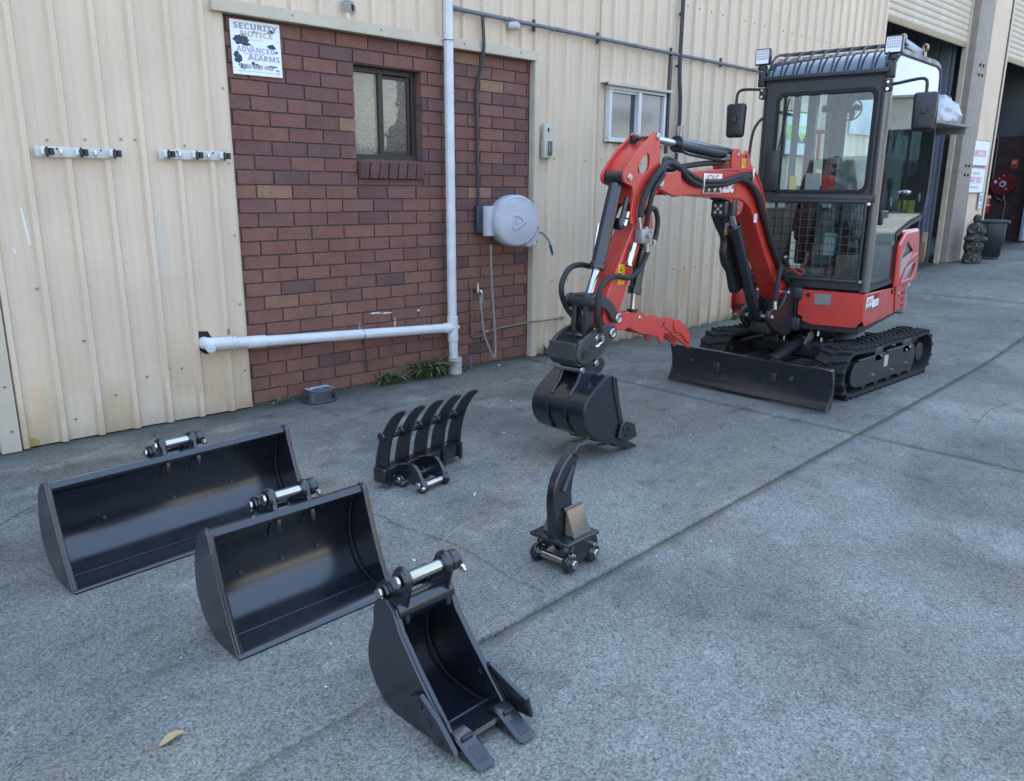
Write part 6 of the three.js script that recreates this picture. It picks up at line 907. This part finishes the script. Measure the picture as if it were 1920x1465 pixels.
{ // weeds at the wall foot
  const gm = [M(0.085, 0.145, 0.045, 0.7, 0, { transmission: 0.25 }), M(0.12, 0.17, 0.06, 0.7, 0, { transmission: 0.25 }), M(0.26, 0.22, 0.12, 0.8)];
  const leaf = (L, w, bend, az, R) => { // a blade of six segments, folded along its rib
    const n = 6, pos = [], idx = [];
    for (let i = 0; i <= n; i++) { const s = i / n, ww = w * Math.sin(Math.PI * Math.min(1, s * 0.86 + 0.14)) * (1 - 0.15 * s), a = 1.35 - bend * s, r = L * s * Math.cos(1.3 - bend * s * 0.7), y = L * s * Math.sin(1.3 - bend * s * 0.75); pos.push(r, y, -ww, r, y - ww * 0.35, 0, r, y, ww); if (i) { const k = i * 3; idx.push(k - 3, k - 2, k, k, k - 2, k + 1, k - 2, k - 1, k + 1, k + 1, k - 1, k + 2); } }
    const g = new THREE.BufferGeometry(); g.setAttribute('position', new THREE.Float32BufferAttribute(pos, 3)); g.setIndex(idx); g.computeVertexNormals(); return g.rotateY(az);
  };
  const weed = (label, x, z, n, L, w, seed, dry = 0.15) => {
    const R = rng(seed), t = thing('weed', label, 'weed', [x, 0, z], 0, 'weeds at the foot of the wall'), bins = [[], [], []];
    for (let i = 0; i < n; i++) { const k = R() < dry ? 2 : R() < 0.5 ? 0 : 1, l = L * (0.45 + 0.75 * R()); bins[k].push(leaf(l, w * (0.6 + 0.6 * R()), 0.5 + 1.2 * R(), -0.2 - R() * Math.PI * 0.95 + (R() < 0.15 ? 2 : 0), R).translate((R() - 0.5) * L * 0.9, 0, (R() - 0.3) * 0.05)); }
    bins.forEach((b, i) => b.length && build(i === 2 ? 'dry_blade' : 'leaf_clump', b, gm[i], t, { crease: 0 }));
    build('stem', Array.from({ length: 4 }, (_, i) => tube([[0, 0, 0], [(R() - 0.5) * 0.06, L * 0.3, 0.02], [(R() - 0.5) * 0.16, L * (0.5 + 0.2 * R()), 0.04]], 0.002, 5, 8)), gm[1], t);
  };
  weed('tall leafy weed clump against the bricks just left of the drain sleeve', 1.36, 0.05, 64, 0.23, 0.020, 301, 0.1);
  weed('smaller weed clump at the brick foot left of the leafy one', 1.02, 0.04, 30, 0.17, 0.013, 302, 0.2);
  weed('low weed clump spreading where the bricks meet the right cladding', 2.68, 0.07, 56, 0.14, 0.011, 303, 0.25);
  weed('thin upright weed at the cladding foot beside the far track', 5.56, 0.07, 22, 0.16, 0.010, 304, 0.1);
  weed('sparse dry grass tuft at the brick foot by the bait station', 0.18, 0.04, 16, 0.07, 0.005, 305, 0.6);
  weed('dry grass tuft right of the drain sleeve', 1.70, 0.06, 18, 0.07, 0.007, 306, 0.6);
  const R = rng(77), gr = [];
  for (let i = 0; i < 260; i++) { const x = 0.05 + R() * 8, z = 0.03 + R() * R() * 0.10; gr.push(leaf(0.02 + 0.04 * R(), 0.003, 0.6 + R(), -R() * 6.28, R).translate(x, gy(x), z)); }
  const moss = build('wall_foot_grass', gr, gm[1], scene, { crease: 0 }); moss.userData.kind = 'stuff'; tag(moss, 'thin short grass growing along the foot of the wall', 'grass');
  // fallen leaf, litter
  const lf = thing('fallen_leaf', 'single dry tan leaf with a long stalk on the front left concrete', 'leaf', [-1.555, 0.004, 2.904]);
  lf.scale.setScalar(0.8);
  build('blade', [(() => { const g = new THREE.ShapeGeometry(poly(smoothPts([[-0.035, 0], [-0.015, 0.014], [0.02, 0.016], [0.05, 0.004], [0.02, -0.010], [-0.015, -0.012]], 4)), 8).rotateX(-Math.PI / 2), p = g.attributes.position; for (let i = 0; i < p.count; i++) p.setY(i, 0.010 * Math.abs(p.getZ(i) / 0.016) + 0.004 * Math.sin(p.getX(i) * 60) + 0.004); g.computeVertexNormals(); return g.rotateY(0.1); })()], M(0.40, 0.29, 0.15, 0.75), lf);
  build('stalk', [tube([[-0.033, 0.004, 0.002], [-0.055, 0.003, -0.004], [-0.085, 0.002, -0.014]], 0.0016, 5, 12)], M(0.30, 0.20, 0.10, 0.7), lf);
  const litter = [], st = []; for (let i = 0; i < 130; i++) { const x = -2 + R() * 7.5, z = 0.3 + R() * 3.8, s = 0.002 + 0.005 * R() * R(); (R() < 0.3 ? litter : st).push(new THREE.IcosahedronGeometry(s, 0).scale(1 + R(), 0.5, 1 + R()).rotateY(R() * 6).translate(x, gy(x) + s * 0.4, z)); }
  const l1 = build('stone_chips', st, M(0.33, 0.32, 0.30, 0.9), scene, { crease: 0 }); l1.userData.kind = 'stuff'; tag(l1, 'small grey stone chips scattered on the concrete', 'gravel');
  const l2 = build('white_grit', litter, M(0.68, 0.68, 0.66, 0.8), scene, { crease: 0 }); l2.userData.kind = 'stuff'; tag(l2, 'tiny white chips scattered on the concrete', 'grit');
  const butt = thing('cigarette_butt', 'white cigarette butt on the concrete right of the rake', 'litter', [0.10, 0.006, 2.13], 0.7); build('paper', [cyl([-0.014, 0, 0], [0.012, 0, 0], 0.0042, 0.0042, 8)], mat.white, butt);
}
// ------------------------------------------------------------------ the far bays: signs, statue, bin, fire gear, stored goods
{
  const sign = (name, label, x, y, w, h, draw) => { const t = thing(name, label, 'sign', [x, y, 0.062]); build('sign_panel', [box(w, h, 0.008, 0, 0, 0, 0.002)], mat.white, t); build('sign_frame', [box(w + 0.014, 0.012, 0.012, 0, h / 2, 0.002), box(w + 0.014, 0.012, 0.012, 0, -h / 2, 0.002), box(0.012, h, 0.012, w / 2, 0, 0.002), box(0.012, h, 0.012, -w / 2, 0, 0.002)], M(0.30, 0.30, 0.32, 0.5), t); const f = new THREE.Mesh(new THREE.PlaneGeometry(w * 0.98, h * 0.97), M(1, 1, 1, 0.4, 0, { map: canvasTex(512, Math.round(512 * h / w), draw) })); f.name = 'printed_face'; f.position.z = 0.0065; t.add(f); };
  const wht = (c, w, h) => { c.fillStyle = '#e9ecf1'; c.fillRect(0, 0, w, h); c.textAlign = 'center'; };
  const word = (c, s, x, y, size, sx, col, font = 'bold') => { c.save(); c.translate(x, y); c.scale(sx, 1); c.font = font + ' ' + size + 'px sans-serif'; c.fillStyle = col; c.fillText(s, 0, 0); c.restore(); };
  sign('fabrication_sign', 'white sign reading FABRICATION on the corrugated pier, upper of two', 12.46, 2.00, 0.84, 0.385, (c, w, h) => { wht(c, w, h); word(c, 'FABRICATION', w / 2, h * 0.66, 92, 0.62, '#c42a3c'); });
  sign('staff_only_sign', 'white sign reading STAFF ONLY on the corrugated pier, lower of two', 12.42, 1.575, 0.84, 0.385, (c, w, h) => { wht(c, w, h); word(c, 'DO NOT ENTER', w / 2, h * 0.26, 34, 0.8, '#4c5468'); word(c, 'STAFF ONLY', w / 2, h * 0.62, 86, 0.72, '#c42a3c'); word(c, 'Beyond This Point', w / 2, h * 0.84, 32, 0.8, '#4c5468'); });
  sign('safety_sticker', 'small narrow blue and white safety sticker under the STAFF ONLY sign', 12.80, 1.25, 0.15, 0.26, (c, w, h) => { wht(c, w, h); c.fillStyle = '#2b62b5'; c.beginPath(); c.arc(w / 2, h * 0.34, w * 0.36, 0, 7); c.fill(); c.fillStyle = '#e9ecf1'; c.beginPath(); c.arc(w / 2, h * 0.3, w * 0.16, 0, 7); c.fill(); c.fillRect(w * 0.36, h * 0.34, w * 0.28, h * 0.1); c.fillStyle = '#555'; c.fillRect(w * 0.2, h * 0.74, w * 0.6, 30); c.fillRect(w * 0.2, h * 0.84, w * 0.6, 30); });
  const wb = thing('white_board', 'large plain white board on the cladding seen through the cab rear window', 'board', [8.27, 2.33, 0.065]);
  build('board', [box(0.90, 0.52, 0.02, 0, 0, 0, 0.003)], M(0.62, 0.68, 0.70, 0.45, 0, { map: wornTint }), wb);
  for (const [x, y] of [[-0.40, 0.0], [-0.40, -0.22]]) build('fixing', [cyl([x, y, 0.01], [x, y, 0.016], 0.012, 0.012, 10)], mat.steel, wb);
  const gs = thing('company_sign', 'white and green framed sign with a dark W mark, seen through the cab side window', 'sign', [6.64, 2.0, 0.07]);
  build('sign_panel', [box(0.66, 0.46, 0.012, 0, 0, 0, 0.002)], mat.white, gs); build('sign_frame', [box(0.68, 0.014, 0.02, 0, 0.233, 0.002), box(0.68, 0.014, 0.02, 0, -0.233, 0.002)], mat.dark, gs);
  const gf = new THREE.Mesh(new THREE.PlaneGeometry(0.65, 0.44), M(1, 1, 1, 0.4, 0, { map: canvasTex(512, 346, (c, w, h) => { c.fillStyle = '#e4eef0'; c.fillRect(0, 0, w, h); c.fillStyle = '#b9dc70'; c.fillRect(0, h * 0.3, w, h * 0.36); c.fillStyle = '#e4eef0'; for (const x of [200, 250, 300]) c.fillRect(x, h * 0.36, 22, 46); c.fillStyle = '#2b3a40'; c.beginPath(); c.moveTo(170, h * 0.72); c.lineTo(170, h * 0.42); c.lineTo(262, h * 0.70); c.lineTo(352, h * 0.42); c.lineTo(352, h * 0.72); c.fill(); c.fillStyle = '#c4d2d6'; c.fillRect(380, h * 0.40, 90, h * 0.44); }) })); gf.name = 'printed_face'; gf.position.z = 0.0075; gs.add(gf);
  // praying stone figure on a lotus plinth
  const st = thing('stone_statue', 'weathered stone statue of a seated praying figure on a plinth', 'statue', [11.92, gy(11.92), 0.34], -0.95); st.scale.setScalar(0.66);
  const stone = tex(256, 256, (u, v) => { const a = fbm(u * 9, v * 9, 401, 5, 9), k = 0.035 + 0.07 * sstep(0.35, 0.75, a) + 0.10 * sstep(0.66, 0.8, a); return [k, k * 0.97, k * 0.82]; }, true, [0.35, 0.35]);
  const sm = M(1, 1, 1, 0.95, 0, { map: stone, bumpMap: creamBump, bumpScale: 0.02 });
  const lathe = (p, n = 28) => new THREE.LatheGeometry(p.map(([a, b]) => new THREE.Vector2(a, b)), n);
  const lump = (g, s, a) => { const p = g.attributes.position, n = g.attributes.normal; for (let i = 0; i < p.count; i++) { const k = a * (fbm(p.getX(i) * s + 5, p.getY(i) * s + p.getZ(i) * s, 405, 3) - 0.5); p.setXYZ(i, p.getX(i) * (1 + k), p.getY(i), p.getZ(i) * (1 + k)); } g.computeVertexNormals(); return g; };
  build('plinth', [lump(lathe([[0, 0], [0.20, 0], [0.215, 0.06], [0.19, 0.16], [0.175, 0.25], [0.185, 0.285], [0, 0.29]]), 12, 0.12), ...Array.from({ length: 10 }, (_, i) => new THREE.SphereGeometry(0.068, 10, 8).scale(0.75, 1.5, 0.7).translate(Math.cos(i * 0.6283) * 0.175, 0.385, Math.sin(i * 0.6283) * 0.175)), lump(lathe([[0.15, 0.28], [0.20, 0.34], [0.215, 0.43], [0.20, 0.50], [0, 0.51]]), 12, 0.05)], sm, st);
  build('figure', [lump(lathe([[0, 0.50], [0.205, 0.51], [0.22, 0.56], [0.205, 0.62], [0.185, 0.68], [0.19, 0.76], [0.185, 0.85], [0.15, 0.915], [0.085, 0.95], [0.055, 0.965], [0, 0.97]], 32).scale(1, 1, 0.85), 9, 0.10), new THREE.SphereGeometry(0.094, 22, 18).scale(0.92, 1.12, 1).translate(0.0, 1.045, 0.01), new THREE.SphereGeometry(0.02, 10, 8).translate(0, 1.03, 0.093), new THREE.SphereGeometry(0.022, 10, 8).scale(0.6, 1.4, 0.7).translate(0.082, 1.03, 0), new THREE.SphereGeometry(0.022, 10, 8).scale(0.6, 1.4, 0.7).translate(-0.082, 1.03, 0), tube([[0.145, 0.87, 0.03], [0.165, 0.77, 0.08], [0.12, 0.72, 0.15], [0.02, 0.80, 0.17]], 0.043, 10, 24), tube([[-0.145, 0.87, 0.03], [-0.165, 0.77, 0.08], [-0.12, 0.72, 0.15], [-0.02, 0.80, 0.17]], 0.043, 10, 24), tube([[0.18, 0.58, 0.0], [0.2, 0.57, 0.12], [0.06, 0.57, 0.19], [-0.1, 0.55, 0.17]], 0.058, 10, 24), tube([[-0.18, 0.58, 0.0], [-0.2, 0.57, 0.12], [-0.06, 0.585, 0.19], [0.1, 0.565, 0.18]], 0.055, 10, 24)], sm, st);
  build('praying_hands', [plate(smoothPts([[-0.03, 0.76], [0.03, 0.76], [0.026, 0.84], [0.008, 0.905], [-0.008, 0.905], [-0.026, 0.84]], 3), 0.19, 0.05, 0.014)], sm, st);
  // wheelie bin
  const bn = thing('wheelie_bin', 'dark grey wheelie bin with its lid shut beside the stone statue', 'bin', [12.68, gy(12.68), 0.36], 0.25), binM = M(0.022, 0.027, 0.032, 0.5, 0, { map: wornTint, roughnessMap: grime });
  bn.scale.setScalar(0.70);
  build('body', [(() => { const g = new RoundedBoxGeometry(0.50, 0.80, 0.54, 3, 0.03), p = g.attributes.position; for (let i = 0; i < p.count; i++) { const k = 0.78 + 0.22 * (p.getY(i) / 0.8 + 0.5); p.setX(i, p.getX(i) * k); p.setZ(i, p.getZ(i) * k); } g.computeVertexNormals(); return g.translate(0, 0.44, 0); })(), box(0.54, 0.04, 0.58, 0, 0.83, 0, 0.012), box(0.3, 0.34, 0.012, 0, 0.46, 0.243, 0.004)], binM, bn);
  build('lid', [box(0.56, 0.035, 0.60, 0, 0.868, 0.01, 0.014), box(0.40, 0.02, 0.44, 0, 0.89, 0.01, 0.01)], M(0.075, 0.09, 0.10, 0.35, 0, { map: wornTint }), bn); build('handle', [cyl([-0.22, 0.86, -0.31], [0.22, 0.86, -0.31], 0.016, 0.016, 12), box(0.5, 0.05, 0.03, 0, 0.84, 0.31, 0.01)], binM, bn);
  for (const s of [-1, 1]) build('wheel', [cyl([s * 0.20, 0.09, -0.22], [s * 0.25, 0.09, -0.22], 0.09, 0.09, 22, 0.01)], mat.rubber, bn);
  // on the brick partition of the second bay
  const PX = 15.925, gb = gy(15.9);
  const fr = thing('fire_hose_reel', 'round red fire hose reel on the dark brick partition', 'fire hose reel', [PX, 1.55, -0.52], -Math.PI / 2), fred = M(0.16, 0.012, 0.02, 0.45, 0, { map: wornTint });
  fr.scale.setScalar(0.76);
  build('side_disc', [cyl([0, 0, 0.17], [0, 0, 0.18], 0.275, 0.275, 48, 0.004), new THREE.TorusGeometry(0.273, 0.010, 8, 48).translate(0, 0, 0.177)], fred, fr); build('drum', [cyl([0, 0, 0.02], [0, 0, 0.17], 0.20, 0.20, 36)], mat.hose, fr); build('rear_disc', [cyl([0, 0, 0.0], [0, 0, 0.02], 0.275, 0.275, 48, 0.004)], fred, fr);
  build('hub', [cyl([0, 0, 0.18], [0, 0, 0.20], 0.085, 0.075, 26, 0.005)], M(0.42, 0.43, 0.44, 0.5), fr); build('hub_cap', [cyl([0, 0, 0.2], [0, 0, 0.212], 0.035, 0.03, 18, 0.004)], mat.dark, fr);
  for (const [x, y, w, h] of [[-0.17, 0.06, 0.06, 0.075], [0.09, -0.12, 0.05, 0.02], [0.0, 0.21, 0.04, 0.02], [-0.09, 0.14, 0.03, 0.03]]) build('label_patch', [box(w, h, 0.003, x, y, 0.1815)], mat.white, fr);
  const fp = thing('fire_main', 'grey water pipe feeding the red fire hose reel on the brick partition', 'pipe', [PX - 0.04, 1.62, -0.74]); fp.scale.setScalar(0.85); build('pipe_run', [cyl([0, -0.05, 0], [0, 0.92, 0], 0.011, 0.011, 10), tube([[0, 0.92, 0], [0, 0.95, -0.01], [0, 0.96, -0.05], [0, 0.96, -0.3]], 0.011, 8, 20), cyl([0, -0.09, 0], [0, 0.0, 0], 0.03, 0.03, 12), tube([[0, -0.4, 0.3], [0, -0.55, 0.34], [0, -0.95, 0.32]], 0.01, 8, 20)], M(0.22, 0.22, 0.23, 0.5), fp);
  build('stop_valve', [cyl([-0.02, -0.33, 0.30], [-0.02, -0.43, 0.30], 0.022, 0.022, 12), tube([[-0.02, -0.36, 0.12], [-0.02, -0.42, 0.2], [-0.02, -0.45, 0.28]], 0.012, 8, 16)], mat.steel, fp);
  const fe = thing('fire_extinguisher', 'red fire extinguisher with a white band on the brick partition', 'fire extinguisher', [PX - 0.08, gb + 0.52, -0.76]); fe.scale.setScalar(0.82);
  build('cylinder', [lathe([[0, 0], [0.062, 0.0], [0.07, 0.02], [0.07, 0.36], [0.055, 0.42], [0.025, 0.45], [0, 0.455]])], M(0.50, 0.02, 0.025, 0.3, 0, { clearcoat: 1 }), fe); build('band', [lathe([[0.0705, 0.36], [0.0712, 0.362], [0.060, 0.41], [0.0565, 0.42]]), lathe([[0.0706, 0.18], [0.0715, 0.182], [0.0715, 0.208], [0.0706, 0.21]])], mat.white, fe); build('valve', [box(0.03, 0.06, 0.09, 0, 0.48, 0.02, 0.008), tube([[0, 0.47, 0.04], [0, 0.44, 0.10], [0, 0.25, 0.095]], 0.008, 8, 18)], mat.dark, fe);
  const flat2 = (name, label, y, z, w, h, draw) => { const t = thing(name, label, 'sign', [PX - 0.004, y, z], -Math.PI / 2); build('sign_panel', [box(w, h, 0.006, 0, 0, 0)], M(0.3, 0.03, 0.03, 0.5), t); const f = new THREE.Mesh(new THREE.PlaneGeometry(w * 0.96, h * 0.96), M(1, 1, 1, 0.5, 0, { map: canvasTex(128, 128, draw) })); f.name = 'printed_face'; f.position.z = 0.005; t.add(f); };
  flat2('fire_equipment_sign', 'small red and cream fire sign on the dark bricks above the hose reel', 1.94, -0.40, 0.13, 0.17, (c) => { c.fillStyle = '#b0443a'; c.fillRect(0, 0, 128, 128); c.fillStyle = '#cfa07c'; c.fillRect(18, 20, 70, 66); c.fillStyle = '#7c1e20'; c.beginPath(); c.arc(60, 96, 24, 0, 7); c.fill(); });
  flat2('fire_notice', 'red framed notice at the upper right of the brick partition', 2.38, -0.24, 0.13, 0.20, (c) => { c.fillStyle = '#7c2527'; c.fillRect(0, 0, 128, 128); c.fillStyle = '#777c85'; c.fillRect(34, 14, 60, 84); });
  flat2('extinguisher_sign', 'small round red extinguisher sign under the fire hose reel', 1.36, -0.74, 0.13, 0.15, (c) => { c.fillStyle = '#5d2a24'; c.fillRect(0, 0, 128, 128); c.fillStyle = '#9b2226'; c.beginPath(); c.arc(64, 60, 48, 0, 7); c.fill(); });
  // first bay: cartons, a wrapped roll on a bracket shelf
  const card = M(0.34, 0.22, 0.12, 0.85, 0, { map: wornTint });
  const carton = (label, x, y, z, w, h, d, ry, rz = 0) => { const t = thing('carton', label, 'carton', [x, y, z], ry, 'cartons stacked inside the first bay'); t.rotation.z = rz; build('box_body', [box(w, h, d, 0, h / 2, 0, 0.004)], card, t); build('tape', [box(w * 1.004, 0.002, 0.05, 0, h + 0.0006, 0), box(0.05, h * 0.9, 0.003, 0, h * 0.55, d / 2 + 0.0006)], M(0.42, 0.33, 0.2, 0.4), t); build('flap_line', [box(w * 0.99, 0.003, 0.004, 0, h + 0.001, 0.03)], mat.dark, t); };
  const g0 = gy(10.9);
  carton('tall brown carton standing in the first bay behind the excavator tail', 10.25, gy(10.2), -0.34, 0.42, 0.62, 0.45, 0.1);
  carton('brown carton standing on the tall one in the first bay', 10.25, gy(10.2) + 0.62, -0.36, 0.40, 0.40, 0.42, 0.15);
  carton('tipped open carton leaning on the others at the bay entrance', 11.02, g0 + 0.14, -0.22, 0.46, 0.34, 0.34, 0.3, 0.28);
  carton('dusty crushed carton on the pile nearest the post', 10.95, g0 + 0.56, -0.52, 0.46, 0.30, 0.4, -0.2, -0.12);
  carton('flattened carton at the bottom of the pile nearest the post', 11.0, g0, -0.45, 0.5, 0.14, 0.5, 0.05);
  const bag = thing('wrapped_roll', 'bulging silver wrapped bundle lying on a shelf by the first bay post', 'bundle', [9.98, 2.31, 0.25]);
  build('bundle', [(() => { const g = new THREE.SphereGeometry(1, 72, 28, 0, 6.2832, 0, Math.PI / 2), p = g.attributes.position; for (let i = 0; i < p.count; i++) { const x = p.getX(i), y = p.getY(i), z = p.getZ(i), r = 1 + 0.26 * (fbm(Math.atan2(y, z) * 4 + 20, x * 4 + 5, 411, 4) - 0.5); p.setXYZ(i, Math.sign(x) * Math.pow(Math.abs(x), 0.8) * 0.66 * r, Math.pow(y, 0.85) * 0.36 * r, z * 0.22 * r); } g.computeVertexNormals(); return g; })()], M(0.30, 0.32, 0.34, 0.4, 0.2, { clearcoat: 0.6, clearcoatRoughness: 0.3 }), bag, { crease: 0.9 });
  build('shelf', [box(1.36, 0.04, 0.44, 0, -0.025, 0, 0.008), box(0.04, 0.10, 0.40, 0.60, -0.08, 0, 0.008)], M(0.20, 0.20, 0.20, 0.6), bag);
  for (const x of [-0.8, 0.42]) build('stand_leg', [box(0.05, 2.05, 0.05, x, -1.07, -0.16, 0.005)], M(0.05, 0.06, 0.09, 0.5), bag);
  const rk = thing('storage_rack', 'dark blue steel racking inside the first bay', 'rack', [10.9, gy(10.9), -1.1]);
  for (const x of [-0.5, 0.35]) for (const z of [-0.25, 0.25]) build('upright', [box(0.06, 2.0, 0.05, x, 1.0, z, 0.004)], M(0.05, 0.075, 0.14, 0.5), rk);
  for (const y of [0.5, 1.1, 1.7]) build('shelf', [box(0.95, 0.05, 0.56, -0.07, y, 0, 0.004)], M(0.07, 0.09, 0.14, 0.5), rk);
  const bk = thing('blue_drum', 'dark blue tall drum standing inside the first bay by the post', 'drum', [11.3, gy(11.3), -0.62]); build('body', [lathe([[0, 0], [0.2, 0], [0.2, 0.55], [0.207, 0.57], [0.2, 0.6], [0.2, 1.15], [0.19, 1.2], [0, 1.2]])], M(0.03, 0.05, 0.10, 0.5), bk); build('lid', [lathe([[0, 1.2], [0.2, 1.2], [0.205, 1.23], [0, 1.24]])], M(0.03, 0.035, 0.045, 0.5), bk);
}
// ------------------------------------------------------------------ the sunlit sheds across the yard, which the cab glass and windows reflect
{
  const o = thing('opposite_shed', 'sunlit cream shed across the yard, seen only as a reflection in the cab glass', 'building', [4, 0, 17.5]);
  const prof = []; for (let x = -22; x <= 22; x += 0.5) prof.push([x, 0], [x + 0.2, 0], [x + 0.24, 0.04], [x + 0.40, 0.04], [x + 0.44, 0]);
  build('wall', [new THREE.ExtrudeGeometry(poly(ribbon(prof, 0.01)), { depth: 4.6, bevelEnabled: false }).rotateX(-Math.PI / 2), box(44, 4.6, 0.1, 0, 2.3, 10), box(0.1, 4.6, 10, -22, 2.3, 5), box(0.1, 4.6, 10, 22, 2.3, 5)], M(0.52, 0.47, 0.38, 0.7), o, { crease: 0 });
  build('roof', [plate([[-0.5, 4.6], [5, 5.6], [10.2, 4.6], [10.2, 4.68], [5, 5.68], [-0.5, 4.68]], 0, 45, 0).rotateY(-Math.PI / 2)], M(0.40, 0.39, 0.38, 0.6), o);
  for (const x of [-14, -3, 9]) build('door', [box(3.4, 3.4, 0.1, x, 1.7, -0.08)], M(0.10, 0.10, 0.11, 0.6), o);
}
{ // the shaded sheds at the far end of the yard, mirrored in the cab door
  const o = thing('end_shed', 'cream shed with dark open front at the yard end, mirrored in the cab door', 'building', [38, 0, 2]);
  build('fascia', [box(0.3, 1.3, 34, 0, 4.75, 4)], M(0.50, 0.45, 0.36, 0.7), o); build('column', [box(0.3, 4.1, 0.6, 0, 2.05, -13), box(0.3, 4.1, 0.6, 0, 2.05, -1.5), box(0.3, 4.1, 0.6, 0, 2.05, 9), box(0.3, 4.1, 0.6, 0, 2.05, 20)], M(0.50, 0.45, 0.36, 0.7), o);
  build('back_wall', [box(0.3, 5.4, 34, 9, 2.7, 4), box(9, 5.4, 0.2, 4.5, 2.7, -13), box(9, 5.4, 0.2, 4.5, 2.7, 21)], M(0.08, 0.08, 0.085, 0.8), o); build('roof', [box(10, 0.1, 34.4, 4.6, 5.46, 4)], M(0.40, 0.39, 0.38, 0.6), o);
}
renderer.render(scene, camera);
